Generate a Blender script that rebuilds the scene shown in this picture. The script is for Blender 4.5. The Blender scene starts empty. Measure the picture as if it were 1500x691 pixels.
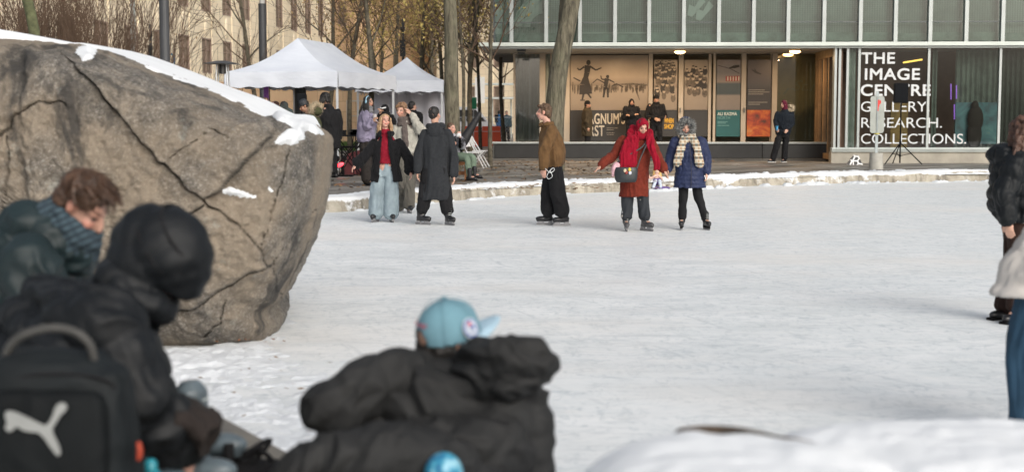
import bpy, bmesh, math, random
import numpy as np
from mathutils import Vector, Matrix
SC = bpy.context.scene
COL = SC.collection
R = math.radians
CZ = 1.62                      # eye height above the ice
F = 50 / 36 * 1500             # focal length in photograph pixels
TH = math.atan(175.5 / F)      # camera looks slightly down
FW = np.array([0, math.cos(TH), -math.sin(TH)]); UP = np.array([0, math.sin(TH), math.cos(TH)])

def V(*a): return np.array(a, float)
def ray(px, py):
    return FW + V(1, 0, 0) * (px - 750) / F + UP * (345.5 - py) / F
def P(px, py, Y):
    """point seen at photograph pixel (px, py) whose distance along the ground is Y"""
    d = ray(px, py); return V(0, 0, CZ) + d * (Y / d[1])
def G(px, py, z=0.0):
    d = ray(px, py); return V(0, 0, CZ) + d * ((z - CZ) / d[2])
def nrm(v):
    v = np.asarray(v, float); n = np.linalg.norm(v); return v / n if n > 1e-9 else v

# ---------- numpy value noise
def _h(ix, iy, iz, s):
    n = (ix * 374761393 + iy * 668265263 + iz * 2147483647 + s * 1274126177).astype(np.int64) & 0xffffffff
    n = ((n ^ (n >> 13)) * 1274126177) & 0xffffffff
    n = ((n ^ (n >> 16)) * 2246822519) & 0xffffffff
    return ((n ^ (n >> 15)) & 0xffff) / 65535.0
def vn(p, s=0):
    p = np.asarray(p, float); i = np.floor(p).astype(np.int64); f = p - i; f = f * f * (3 - 2 * f)
    o = 0
    for a in (0, 1):
        for b in (0, 1):
            for c in (0, 1):
                w = (f[:, 0] if a else 1 - f[:, 0]) * (f[:, 1] if b else 1 - f[:, 1]) * (f[:, 2] if c else 1 - f[:, 2])
                o = o + w * _h(i[:, 0] + a, i[:, 1] + b, i[:, 2] + c, s)
    return o * 2 - 1
def fbm(p, s=0, o=4, g=.5):
    t, a, r = 0, 1, np.asarray(p, float)
    for k in range(o):
        t = t + a * vn(r, s + k * 17); a *= g; r = r * 2.03 + 5.1
    return t

# ---------- object helpers
def link(o, parent=None):
    COL.objects.link(o)
    if parent is not None: o.parent = parent
    return o
def tag(o, label=None, cat=None, group=None, kind=None):
    if label: o['label'] = label
    if cat: o['category'] = cat
    if group: o['group'] = group
    if kind: o['kind'] = kind
    return o
def empty(name, loc, label=None, cat=None, group=None, rz=0):
    o = bpy.data.objects.new(name, None); o.empty_display_size = .1
    link(o); o.location = Vector(loc); o.rotation_euler = (0, 0, rz)
    return tag(o, label, cat, group)
def mesh_obj(name, vs, fs, mat, parent=None, org=None, smooth=False):
    vs = np.asarray(vs, float)
    if org is not None: vs = vs - np.asarray(org)
    me = bpy.data.meshes.new(name); me.from_pydata(vs.tolist(), [], fs)
    if mat: me.materials.append(mat)
    if smooth: me.polygons.foreach_set('use_smooth', [True] * len(me.polygons))
    me.update()
    return link(bpy.data.objects.new(name, me), parent)

class MB:
    """collects shapes into one mesh"""
    def __init__(s): s.v = []; s.f = []; s.n = 0
    def add(s, vs, fs):
        vs = np.asarray(vs, float); s.v.append(vs); k = s.n
        s.f += [tuple(i + k for i in f) for f in fs]; s.n += len(vs); return s
    def box(s, x0, x1, y0, y1, z0, z1):
        return s.add([(x0,y0,z0),(x1,y0,z0),(x1,y1,z0),(x0,y1,z0),(x0,y0,z1),(x1,y0,z1),(x1,y1,z1),(x0,y1,z1)],
                     [(0,3,2,1),(4,5,6,7),(0,1,5,4),(1,2,6,5),(2,3,7,6),(3,0,4,7)])
    def hexa(s, p):   # 8 points, bottom ring then top ring
        return s.add(p, [(0,3,2,1),(4,5,6,7),(0,1,5,4),(1,2,6,5),(2,3,7,6),(3,0,4,7)])
    def bar(s, a, b, r, r2=None, seg=8, cap=True):
        a = np.asarray(a, float); b = np.asarray(b, float); r2 = r if r2 is None else r2
        d = nrm(b - a); u = nrm(np.cross(d, (0, 0, 1) if abs(d[2]) < .9 else (1, 0, 0))); w = np.cross(d, u)
        t = np.arange(seg) * 2 * math.pi / seg
        c = np.outer(np.cos(t), u) + np.outer(np.sin(t), w)
        fs = [(i, (i + 1) % seg, seg + (i + 1) % seg, seg + i) for i in range(seg)]
        if cap: fs += [tuple(range(seg))[::-1], tuple(range(seg, 2 * seg))]
        return s.add(np.vstack([a + c * r, b + c * r2]), fs)
    def rail(s, pts, r, seg=6):
        for a, b in zip(pts[:-1], pts[1:]): s.bar(a, b, r, seg=seg)
        return s
    def plate(s, pts, th):   # polygon (Nx3) thickened along its normal
        p = np.asarray(pts, float); n = len(p); nn = np.zeros(3)
        for i in range(n): nn += np.cross(p[i], p[(i + 1) % n])
        nn = nrm(nn)
        return s.add(np.vstack([p, p + nn * th]), [tuple(range(n))[::-1], tuple(range(n, 2 * n))] +
                     [(i, (i + 1) % n, n + (i + 1) % n, n + i) for i in range(n)])
    def ell(s, c, r, axes=None, nu=12, nv=8):
        v, f = ellip(c, r, axes, nu, nv); return s.add(v, f)
    def tube(s, pts, radii, seg=8, step=.05):
        v, f = tube(pts, radii, seg, step); return s.add(v, f)
    def build(s, name, mat, parent=None, org=None, smooth=False):
        return mesh_obj(name, np.vstack(s.v), s.f, mat, parent, org, smooth)

def ellip(c, r, axes=None, nu=16, nv=10):
    if np.isscalar(r): r = (r, r, r)
    A = np.eye(3) if axes is None else np.array([nrm(a) for a in axes])
    vs = []
    for j in range(1, nv):
        ph = math.pi * j / nv
        for i in range(nu):
            t = 2 * math.pi * i / nu
            vs.append((math.sin(ph) * math.cos(t), math.sin(ph) * math.sin(t), math.cos(ph)))
    vs += [(0, 0, 1), (0, 0, -1)]
    vs = np.array(vs) * np.array(r); vs = vs @ A + np.asarray(c, float)
    fs = []
    for j in range(nv - 2):
        for i in range(nu):
            a = j * nu + i; b = j * nu + (i + 1) % nu
            fs.append((a, a + nu, b + nu, b))
    t, b = (nv - 1) * nu, (nv - 1) * nu + 1
    for i in range(nu):
        fs.append((t, i, (i + 1) % nu)); fs.append((b, (nv - 2) * nu + (i + 1) % nu, (nv - 2) * nu + i))
    return vs, fs

def spline(pts, step):
    pts = [np.asarray(p, float) for p in pts]
    if len(pts) == 2: q = pts
    out, par = [], []
    n = len(pts)
    for i in range(n - 1):
        p0 = pts[max(i - 1, 0)]; p1 = pts[i]; p2 = pts[i + 1]; p3 = pts[min(i + 2, n - 1)]
        m = max(1, int(np.linalg.norm((p2 - p1)[:3]) / step))
        for k in range(m):
            t = k / m
            out.append(.5 * ((2 * p1) + (-p0 + p2) * t + (2 * p0 - 5 * p1 + 4 * p2 - p3) * t * t + (-p0 + 3 * p1 - 3 * p2 + p3) * t ** 3))
            par.append(i + t)
    out.append(pts[-1]); par.append(n - 1)
    return np.array(out), np.array(par)

def grid_tube(C, A, B, seg):
    """rings with centres C and half-axes A, B -> closed tube"""
    t = np.arange(seg) * 2 * math.pi / seg; m = len(C)
    vs = (C[:, None, :] + np.cos(t)[None, :, None] * A[:, None, :] + np.sin(t)[None, :, None] * B[:, None, :]).reshape(-1, 3)
    fs = []
    for j in range(m - 1):
        for i in range(seg):
            a = j * seg + i; b = j * seg + (i + 1) % seg
            fs.append((a, b, b + seg, a + seg))
    vs = np.vstack([vs, C[0], C[-1]])
    for i in range(seg):
        fs.append((m * seg, (i + 1) % seg, i)); fs.append((m * seg + 1, (m - 1) * seg + i, (m - 1) * seg + (i + 1) % seg))
    return vs, fs

def ribmul(s, pitch, depth, ph=0):
    return 1 - depth * (1 - np.abs(np.sin(math.pi * (s / pitch + ph))) ** .55)

def tube(pts, radii, seg=12, step=.03, rib=None, flat=None):
    """round tube through pts; rib=(pitch, depth); flat=(axis, factor) squashes across an axis"""
    Q, par = spline(pts, step)
    r = np.interp(par, range(len(radii)), radii)
    s = np.concatenate([[0], np.cumsum(np.linalg.norm(np.diff(Q, axis=0), axis=1))])
    if rib: r = r * ribmul(s, *rib)
    T = np.gradient(Q, axis=0); T = np.array([nrm(t) for t in T])
    u = nrm(np.cross(T[0], (0, 0, 1) if abs(T[0][2]) < .9 else (0, 1, 0)))
    if flat is not None: u = nrm(np.asarray(flat[0]) - T[0] * np.dot(flat[0], T[0]))
    A, B = [], []
    for i, t in enumerate(T):
        u = nrm(u - t * np.dot(u, t)); w = np.cross(t, u)
        A.append(u * r[i] * (flat[1] if flat is not None else 1)); B.append(w * r[i])
    # round the ends
    C = Q; A = np.array(A); B = np.array(B)
    C = np.vstack([C[0] - T[0] * r[0] * .6, C, C[-1] + T[-1] * r[-1] * .6])
    A = np.vstack([A[0] * .55, A, A[-1] * .55]); B = np.vstack([B[0] * .55, B, B[-1] * .55])
    return grid_tube(C, A, B, seg)

def loft(rings, seg=28, step=.03, rib=None):
    """rings: (centre, halfwidth vector, halfdepth vector)"""
    rows = [np.concatenate([np.asarray(c, float), a, b]) for c, a, b in rings]
    Q, par = spline(rows, step)
    C, A, B = Q[:, :3], Q[:, 3:6], Q[:, 6:9]
    if rib:
        s = np.concatenate([[0], np.cumsum(np.linalg.norm(np.diff(C, axis=0), axis=1))])
        k = ribmul(s, *rib)[:, None]; A = A * k; B = B * k
    return grid_tube(C, A, B, seg)

def fuse(prims, voxel=.01, smooth=3, folds=None, seed=0):
    """union of closed shapes as one continuous skin (vertices Nx3, faces)"""
    m = MB()
    for v, f in prims: m.add(v, f)
    me = bpy.data.meshes.new('tmp'); me.from_pydata(np.vstack(m.v).tolist(), [], m.f)
    o = bpy.data.objects.new('tmp', me); COL.objects.link(o)
    d = o.modifiers.new('r', 'REMESH'); d.mode = 'VOXEL'; d.voxel_size = voxel; d.use_smooth_shade = True
    if smooth:
        d = o.modifiers.new('s', 'SMOOTH'); d.factor = .5; d.iterations = smooth
    bpy.context.view_layer.update()
    dg = bpy.context.evaluated_depsgraph_get()
    r = bpy.data.meshes.new_from_object(o.evaluated_get(dg))
    bpy.data.objects.remove(o); bpy.data.meshes.remove(me)
    if folds is not None and folds is not False:
        n = len(r.vertices); co = np.empty(n * 3); r.vertices.foreach_get('co', co); co = co.reshape(-1, 3)
        no = np.empty(n * 3); r.vertices.foreach_get('normal', no); no = no.reshape(-1, 3)
        amp, freq, st = folds; amp = amp * (1.35 if amp < .013 else 1.1)
        p = (co * np.array(st) if np.ndim(st) == 1 else co @ np.array(st)) * freq
        w = p + .6 * np.stack([fbm(p * .7, seed + 3, 2), fbm(p * .7, seed + 9, 2), fbm(p * .7, seed + 5, 2)], 1)
        a = 1 - np.abs(fbm(w, seed, 3)) * 2.2
        co = co + no * (a * amp)[:, None]
        r.vertices.foreach_set('co', co.ravel()); r.update()
    return r

def put(me, name, mat, parent, org, colors=None):
    n = len(me.vertices); co = np.empty(n * 3); me.vertices.foreach_get('co', co)
    co = co.reshape(-1, 3) - np.asarray(org); me.vertices.foreach_set('co', co.ravel())
    me.materials.clear(); me.materials.append(mat)
    me.polygons.foreach_set('use_smooth', [True] * len(me.polygons)); me.name = name; me.update()
    return link(bpy.data.objects.new(name, me), parent)

def cut_faces(me, keep):
    """keep(centre array)->bool per face"""
    n = len(me.polygons); c = np.empty(n * 3); me.polygons.foreach_get('center', c); k = keep(c.reshape(-1, 3))
    bm = bmesh.new(); bm.from_mesh(me); bm.faces.ensure_lookup_table()
    bmesh.ops.delete(bm, geom=[bm.faces[i] for i in np.nonzero(~k)[0]], context='FACES')
    bm.to_mesh(me); bm.free(); me.update()
def thicken(o, t):
    d = o.modifiers.new('thickness', 'SOLIDIFY'); d.thickness = t; d.offset = -1

# ---------- materials
def mat_new(name):
    m = bpy.data.materials.new(name); m.use_nodes = True
    nt = m.node_tree; b = nt.nodes['Principled BSDF']; return m, nt, b
def nd(nt, t, **kw):
    n = nt.nodes.new(t)
    for k, v in kw.items():
        if k in n.inputs.keys() if hasattr(n.inputs, 'keys') else False: n.inputs[k].default_value = v
        else: setattr(n, k, v)
    return n
def noise(nt, scale, detail=4, rough=.55, vec=None, dist=0):
    n = nt.nodes.new('ShaderNodeTexNoise'); n.inputs['Scale'].default_value = scale
    n.inputs['Detail'].default_value = detail; n.inputs['Roughness'].default_value = rough; n.inputs['Distortion'].default_value = dist
    if vec is not None: nt.links.new(vec, n.inputs['Vector'])
    return n.outputs['Fac']
def coords(nt, sx=1, sy=1, sz=1, rot=(0, 0, 0), which='Object'):
    t = nt.nodes.new('ShaderNodeTexCoord'); mp = nt.nodes.new('ShaderNodeMapping')
    mp.inputs['Scale'].default_value = (sx, sy, sz); mp.inputs['Rotation'].default_value = rot
    nt.links.new(t.outputs[which], mp.inputs['Vector']); return mp.outputs['Vector']
def ramp(nt, fac, stops, interp='LINEAR'):
    r = nt.nodes.new('ShaderNodeValToRGB'); e = r.color_ramp; e.interpolation = interp
    while len(e.elements) < len(stops): e.elements.new(.5)
    for el, (p, c) in zip(e.elements, stops):
        el.position = p; el.color = (c[0], c[1], c[2], 1) if not np.isscalar(c) else (c, c, c, 1)
    nt.links.new(fac, r.inputs['Fac']); return r.outputs['Color']
def mix(nt, fac, a, b, mode='MIX'):
    m = nt.nodes.new('ShaderNodeMix'); m.data_type = 'RGBA'; m.blend_type = mode
    for sock, val in ((m.inputs[0], fac), (m.inputs[6], a), (m.inputs[7], b)):
        if isinstance(val, bpy.types.NodeSocket): nt.links.new(val, sock)
        elif np.isscalar(val): sock.default_value = val if sock.type == 'VALUE' else (val, val, val, 1)
        else: sock.default_value = (*val[:3], 1)
    return m.outputs[2]
def bump(nt, b, h, strength=.3, dist=.01):
    n = nt.nodes.new('ShaderNodeBump'); n.inputs['Strength'].default_value = strength; n.inputs['Distance'].default_value = dist
    nt.links.new(h, n.inputs['Height']); nt.links.new(n.outputs['Normal'], b.inputs['Normal']); return n
def mathn(nt, op, a, b=None):
    m = nt.nodes.new('ShaderNodeMath'); m.operation = op
    for s, v in zip(m.inputs, (a, b)):
        if v is None: continue
        if isinstance(v, bpy.types.NodeSocket): nt.links.new(v, s)
        else: s.default_value = v
    return m.outputs[0]

_mats = {}
def M(name, col=(.5, .5, .5), rough=.7, var=.25, scale=6, bmp=.15, bscale=120, metal=0, sheen=0, spec=.5, coat=0, emit=None, tint=None):
    if name in _mats: return _mats[name]
    m, nt, b = mat_new(name)
    f = noise(nt, scale, 5, .6, coords(nt))
    c2 = tint or tuple(min(1, c * (1 + var)) for c in col); c1 = tuple(c * (1 - var) for c in col)
    c = ramp(nt, f, [(.3, c1), (.7, c2)])
    nt.links.new(c, b.inputs['Base Color'])
    b.inputs['Roughness'].default_value = rough; b.inputs['Metallic'].default_value = metal
    b.inputs['Specular IOR Level'].default_value = spec
    if sheen: b.inputs['Sheen Weight'].default_value = sheen; b.inputs['Sheen Roughness'].default_value = .5
    if coat: b.inputs['Coat Weight'].default_value = coat
    if emit: b.inputs['Emission Color'].default_value = (*emit[:3], 1); b.inputs['Emission Strength'].default_value = emit[3]
    if bmp: bump(nt, b, noise(nt, bscale, 3, .6, coords(nt)), bmp, .004)
    _mats[name] = m; return m

def M_glass(name, tint=(.75, .8, .78), ior=1.5, rough=.0):
    m, nt, b = mat_new(name); nt.nodes.remove(b)
    out = nt.nodes['Material Output']
    tr = nt.nodes.new('ShaderNodeBsdfTransparent'); tr.inputs[0].default_value = (*tint, 1)
    gl = nt.nodes.new('ShaderNodeBsdfGlossy'); gl.inputs['Roughness'].default_value = rough
    fr = nt.nodes.new('ShaderNodeFresnel'); fr.inputs['IOR'].default_value = ior
    ms = nt.nodes.new('ShaderNodeMixShader')
    nt.links.new(fr.outputs[0], ms.inputs[0]); nt.links.new(tr.outputs[0], ms.inputs[1]); nt.links.new(gl.outputs[0], ms.inputs[2])
    nt.links.new(ms.outputs[0], out.inputs['Surface']); return m

def text(name, body, x, z, cap, width, mat, parent, depth=0, bold=0., y=0., italic=0):
    """lettering in its parent's local x-z plane, x = left edge, z = baseline, cap = letter height"""
    cu = bpy.data.curves.new(name, 'FONT'); cu.body = body; cu.size = cap / .69; cu.extrude = .004; cu.offset = 0; cu.space_character = 1.06 if bold > .004 else 1; cu.shear = italic
    o = bpy.data.objects.new(name, cu); COL.objects.link(o); bpy.context.view_layer.update()
    me = bpy.data.meshes.new_from_object(o.evaluated_get(bpy.context.evaluated_depsgraph_get()))
    bpy.data.objects.remove(o)
    n = len(me.vertices); co = np.empty(n * 3); me.vertices.foreach_get('co', co); co = co.reshape(-1, 3)
    sx = width / max(1e-4, co[:, 0].max() - co[:, 0].min()) if width else 1
    q = np.stack([(co[:, 0] - co[:, 0].min()) * sx + x, y - co[:, 2], co[:, 1] + z], 1)
    if bold > .004:
        fs0 = [tuple(p.vertices) for p in me.polygons]; vs2, fs2 = [], []
        for k, (dx, dz) in enumerate(((0, 0), (-1, 0), (1, 0), (-.7, .7), (.7, .7), (-.7, -.7), (.7, -.7), (0, 1), (0, -1))):
            vs2.append(q + V(dx * bold, -.0006 * k, dz * bold)); fs2 += [tuple(i + n * k for i in f) for f in fs0]
        return mesh_obj(name, np.vstack(vs2), fs2, mat, parent)
    me.vertices.foreach_set('co', q.ravel()); me.materials.append(mat); me.update()
    return link(bpy.data.objects.new(name, me), parent)
EXPO = 0.24
# ================= camera, sky, sun
cam = bpy.data.cameras.new('camera'); cam.lens = 50; cam.sensor_width = 36; cam.clip_start = .05; cam.clip_end = 2000
cam.dof.use_dof = True; cam.dof.focus_distance = 22; cam.dof.aperture_fstop = 2.3
co_ = link(bpy.data.objects.new('camera', cam)); co_.location = (0, 0, CZ); co_.rotation_euler = (math.pi / 2 - TH, 0, 0)
SC.camera = co_
w = bpy.data.worlds.new('World'); SC.world = w; w.use_nodes = True; nt = w.node_tree
sky = nt.nodes.new('ShaderNodeTexSky'); sky.sky_type = 'NISHITA'; sky.sun_disc = False
SE, SR = R(30), R(152)
sky.sun_elevation = SE; sky.sun_rotation = SR; sky.air_density = 1.2; sky.dust_density = 5; sky.ozone_density = 1
hs = nt.nodes.new('ShaderNodeHueSaturation'); hs.inputs['Saturation'].default_value = .42
nt.links.new(sky.outputs[0], hs.inputs['Color'])
bg = nt.nodes['Background']; nt.links.new(hs.outputs[0], bg.inputs['Color']); bg.inputs['Strength'].default_value = .13
sl = bpy.data.lights.new('sun', 'SUN'); sl.energy = .95; sl.angle = R(45); sl.color = (1, .965, .91)
so = link(bpy.data.objects.new('sun', sl))
sd = Vector((math.sin(SR) * math.cos(SE), math.cos(SR) * math.cos(SE), math.sin(SE)))
so.rotation_euler = sd.to_track_quat('Z', 'Y').to_euler(); so.location = (0, 0, 30)
SC.view_settings.view_transform = 'Standard'; SC.view_settings.look = 'None'; SC.view_settings.exposure = EXPO; SC.view_settings.gamma = 1
SC.cycles.max_bounces = 6; SC.cycles.transparent_max_bounces = 12; SC.cycles.use_denoising = True
SC.cycles.caustics_reflective = False; SC.cycles.caustics_refractive = False

# ================= materials of the setting
def m_ice():
    m, nt, b = mat_new('rink_ice')
    big = noise(nt, .22, 4, .6, coords(nt, 1, 1.6, 1))
    mid = noise(nt, 1.6, 6, .65, coords(nt, .6, 1.3, 1), .6)
    sc1 = noise(nt, 7, 7, .75, coords(nt, 1, .45, 1, (0, 0, R(68))), 2.2)
    sc2 = noise(nt, 9, 7, .75, coords(nt, .45, 1, 1, (0, 0, R(-40))), 1.8)
    s = mathn(nt, 'MULTIPLY', sc1, sc2)
    c = ramp(nt, mid, [(.3, (.74, .785, .81)), (.5, (.81, .84, .855)), (.7, (.88, .895, .905))])
    c = mix(nt, ramp(nt, s, [(.16, 1.), (.24, 0.)]), c, (.58, .63, .66))
    c = mix(nt, mathn(nt, 'MULTIPLY', ramp(nt, s, [(.3, 0.), (.42, 1.)]), .7), c, (.86, .88, .89))
    for ang_, off_, sc_w in ((20, 3.1, .9), (-35, 9.7, 1.15), (70, 5.2, .75)):
        wv = nt.nodes.new('ShaderNodeTexWave'); wv.wave_type = 'RINGS'; wv.inputs['Scale'].default_value = sc_w; wv.inputs['Distortion'].default_value = 9; wv.inputs['Detail'].default_value = 3; wv.inputs['Detail Scale'].default_value = .35
        cc = coords(nt, 1, 1, 1, (0, 0, R(ang_))); cc.node.inputs['Location'].default_value = (off_, -off_ * .7, 0); nt.links.new(cc, wv.inputs['Vector'])
        msk_ = ramp(nt, noise(nt, 1.1, 4, .7, cc), [(.48, 0.), (.62, .42)])
        ln_ = ramp(nt, wv.outputs['Fac'], [(.0, 1.), (.035, 0.)])
        c = mix(nt, mathn(nt, 'MULTIPLY', ln_, msk_), c, (.50, .55, .58))
        ln2 = ramp(nt, wv.outputs['Fac'], [(.955, 0.), (1., 1.)]); c = mix(nt, mathn(nt, 'MULTIPLY', ln2, msk_), c, (.93, .94, .94))
    fine = noise(nt, 3.2, 8, .78, coords(nt, .5, 2.2, 1, (0, 0, R(12))), 1.0)
    c = mix(nt, ramp(nt, fine, [(.36, .75), (.47, 0.)]), c, (.60, .64, .665))
    c = mix(nt, ramp(nt, fine, [(.56, 0.), (.66, .7)]), c, (.88, .885, .885))
    c = mix(nt, ramp(nt, big, [(.48, 0.), (.68, .5)]), c, (.86, .825, .785))  # warm reflection of the buildings, painted into the ice colour
    nt.links.new(c, b.inputs['Base Color'])
    nt.links.new(ramp(nt, mid, [(.3, .34), (.7, .6)]), b.inputs['Roughness'])
    b.inputs['Specular IOR Level'].default_value = .35
    bump(nt, b, mix(nt, .4, s, mid), .22, .012); return m
def m_snow(name='snow', lump=30, col=(.76, .79, .82)):
    m, nt, b = mat_new(name)
    f = noise(nt, 3, 5, .6, coords(nt))
    nt.links.new(ramp(nt, f, [(.3, tuple(c * .93 for c in col)), (.7, col)]), b.inputs['Base Color'])
    b.inputs['Roughness'].default_value = .75; b.inputs['Subsurface Weight'].default_value = .0
    bump(nt, b, noise(nt, lump, 6, .7, coords(nt)), .5, .02); return m
SNOW = m_snow(); SNOWS = m_snow('soft_snow', 8, (.86, .885, .91)); [setattr(n.inputs['Strength'], 'default_value', .18) for n in SNOWS.node_tree.nodes if n.type == 'BUMP']
def m_pave():
    m, nt, b = mat_new('wet_paving')
    v = coords(nt)
    br = nt.nodes.new('ShaderNodeTexBrick'); nt.links.new(v, br.inputs['Vector']); br.inputs['Scale'].default_value = 1
    br.inputs['Brick Width'].default_value = .6; br.inputs['Row Height'].default_value = .6; br.inputs['Mortar Size'].default_value = .012
    br.inputs['Color1'].default_value = (.075, .072, .068, 1); br.inputs['Color2'].default_value = (.12, .112, .10, 1); br.inputs['Mortar'].default_value = (.04, .038, .035, 1)
    band = nt.nodes.new('ShaderNodeTexWave'); band.inputs['Scale'].default_value = .13; band.inputs['Distortion'].default_value = 0
    nt.links.new(coords(nt, 1, 1.8, 1, (0, 0, R(30))), band.inputs['Vector'])
    c = mix(nt, ramp(nt, band.outputs['Fac'], [(.80, 0.), (.82, 1.)]), br.outputs['Color'], (.26, .245, .22))
    wet = noise(nt, .5, 5, .6, coords(nt))
    c = mix(nt, ramp(nt, wet, [(.42, 0.), (.6, .75)]), c, (.20, .185, .165))
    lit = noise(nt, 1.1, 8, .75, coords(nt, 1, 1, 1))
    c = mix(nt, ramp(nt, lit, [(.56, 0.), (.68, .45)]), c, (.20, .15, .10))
    dust = noise(nt, .8, 8, .7, coords(nt, 1, 1.4, 1, (0, 0, 2)))
    c = mix(nt, ramp(nt, dust, [(.6, 0.), (.7, .8)]), c, (.6, .61, .61))
    nt.links.new(c, b.inputs['Base Color']); nt.links.new(ramp(nt, wet, [(.4, .28), (.6, .75)]), b.inputs['Roughness'])
    bump(nt, b, noise(nt, 40, 4, .6, coords(nt)), .3, .01); return m
def m_ground():
    return M('bare_ground', (.20, .15, .10), .9, .4, 1.2, .4, 20)
def m_curb():
    m, nt, b = mat_new('snowy_concrete_kerb')
    f = noise(nt, 2.2, 7, .7, coords(nt)); st = noise(nt, 5, 5, .6, coords(nt, 1, 1, .25))
    c = ramp(nt, f, [(.3, (.20, .175, .14)), (.5, (.38, .345, .28)), (.7, (.52, .48, .40))])
    c = mix(nt, ramp(nt, st, [(.35, .8), (.5, 0.)]), c, (.13, .115, .09))
    g = nt.nodes.new('ShaderNodeNewGeometry'); sp = nt.nodes.new('ShaderNodeSeparateXYZ'); nt.links.new(g.outputs['Normal'], sp.inputs[0])
    sn = noise(nt, 1.7, 7, .72, coords(nt))
    up = ramp(nt, sp.outputs['Z'], [(.35, 0.), (.75, 1.)])
    k = mathn(nt, 'ADD', mathn(nt, 'MULTIPLY', up, .34), sn)
    c = mix(nt, ramp(nt, k, [(.56, 0.), (.66, .95)]), c, (.80, .82, .84))
    nt.links.new(c, b.inputs['Base Color']); b.inputs['Roughness'].default_value = .8
    bump(nt, b, noise(nt, 18, 6, .7, coords(nt)), .6, .03); return m

# ================= ground, ice, kerb, paving
curb_px = [(480, 311), (560, 303), (640, 296), (760, 287), (900, 281), (1000, 277), (1100, 272.5), (1250, 268), (1450, 265)]
cw = [(-30, 10), (-14, 19.5), (-7, 22.2)] + [tuple(G(*p)[:2]) for p in curb_px] + [(18, 37.2), (30, 38.5)]
cl, _ = spline([V(*p) for p in cw], .12)
tn = np.gradient(cl, axis=0); tn /= np.linalg.norm(tn, axis=1)[:, None]
nn_ = np.stack([-tn[:, 1], tn[:, 0]], 1)           # points away from the rink
mesh_obj('ground', [(-400, -100, -.06), (400, -100, -.06), (400, 700, -.06), (-400, 700, -.06)], [(0, 1, 2, 3)], m_ground()).__setitem__('kind', 'structure')
def strip(name, mat, inner, outer_fn, z):
    vs, fs = [], []
    for p in inner: vs.append((p[0], p[1], z))
    n = len(vs)
    for p in inner: q = outer_fn(p); vs.append((q[0], q[1], z))
    fs = [(i, i + 1, n + i + 1, n + i) for i in range(n - 1)]
    o = mesh_obj(name, vs, fs, mat); o['kind'] = 'structure'; return o
strip('ice', m_ice(), cl[::4] + nn_[::4] * .05, lambda p: (p[0] if abs(p[0]) < 25 else p[0], -6), 0)
back = cl + nn_ * .3
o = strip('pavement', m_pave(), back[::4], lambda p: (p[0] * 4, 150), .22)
# kerb: swept block with a worn, uneven face
prof = [(0, -.05), (0, .06), (.015, .14), (.03, .21), (.07, .245), (.15, .255), (.3, .26), (.45, .25), (.55, .225), (.6, .1)]
vs, fs = [], []
for i, (c, n2) in enumerate(zip(cl, nn_)):
    for (d, z) in prof: vs.append((c[0] + n2[0] * d, c[1] + n2[1] * d, z))
vs = np.array(vs); wob = fbm(vs * V(1.2, 1.2, 3), 4, 4)
wx = np.clip((vs[:, 0] - 1) / 4, 0, 1)
vs[:, 1] += wob * (.03 + .07 * wx); vs[:, 2] += wob * (.012 + .035 * wx) * (vs[:, 2] > .05)
k = len(prof)
for i in range(len(cl) - 1):
    for j in range(k - 1): fs.append((i * k + j, (i + 1) * k + j, (i + 1) * k + j + 1, i * k + j + 1))
o = mesh_obj('kerb', vs, fs, m_curb(), smooth=True); o['kind'] = 'structure'
# lumps of shovelled snow along the kerb
def snow_lumps(name, lo, hi, off, width, hgt, z0, seed, thr, mat=SNOW):
    vs, fs = [], []; C, _ = spline([V(*p) for p in cw], .045); T = np.gradient(C, axis=0); T /= np.linalg.norm(T, axis=1)[:, None]
    sel = (C[:, 0] > lo) & (C[:, 0] < hi); C = C[sel]; N2 = np.stack([-T[sel][:, 1], T[sel][:, 0]], 1)
    m_ = 16; u = np.linspace(0, 1, m_)
    pts = C[:, None, :] + N2[:, None, :] * (off + width * u)[None, :, None]
    q = np.concatenate([pts.reshape(-1, 2), np.zeros((pts.shape[0] * m_, 1))], 1)
    f = fbm(q * V(3.4, 5.0, 1), seed, 5, .68); prof_ = np.tile(np.sin(u * math.pi) ** .6, len(C))
    e = np.clip(np.minimum(np.arange(len(C)), np.arange(len(C))[::-1]) / 20, 0, 1).repeat(m_)
    h = np.clip((f - thr) * 1.6, -1, 1) * prof_ * e * hgt - (1 - prof_ * e) * .05
    q[:, 2] = z0 + h
    n = len(C)
    for i in range(n - 1):
        for j in range(m_ - 1): fs.append((i * m_ + j, (i + 1) * m_ + j, (i + 1) * m_ + j + 1, i * m_ + j + 1))
    o = mesh_obj(name, q, fs, mat, smooth=True); tag(o, kind='stuff'); return o
snow_lumps('snow', -5, 3, .03, .5, .03, .252, 3, -.25)
snow_lumps('snow', -1.0, 20, .0, .9, .075, .225, 8, .16)
snow_lumps('snow', 2.0, 20, -.6, .66, .075, -.005, 12, .15)
snow_lumps('snow', -5, 2.5, -.3, .38, .05, -.01, 15, .25)

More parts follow.
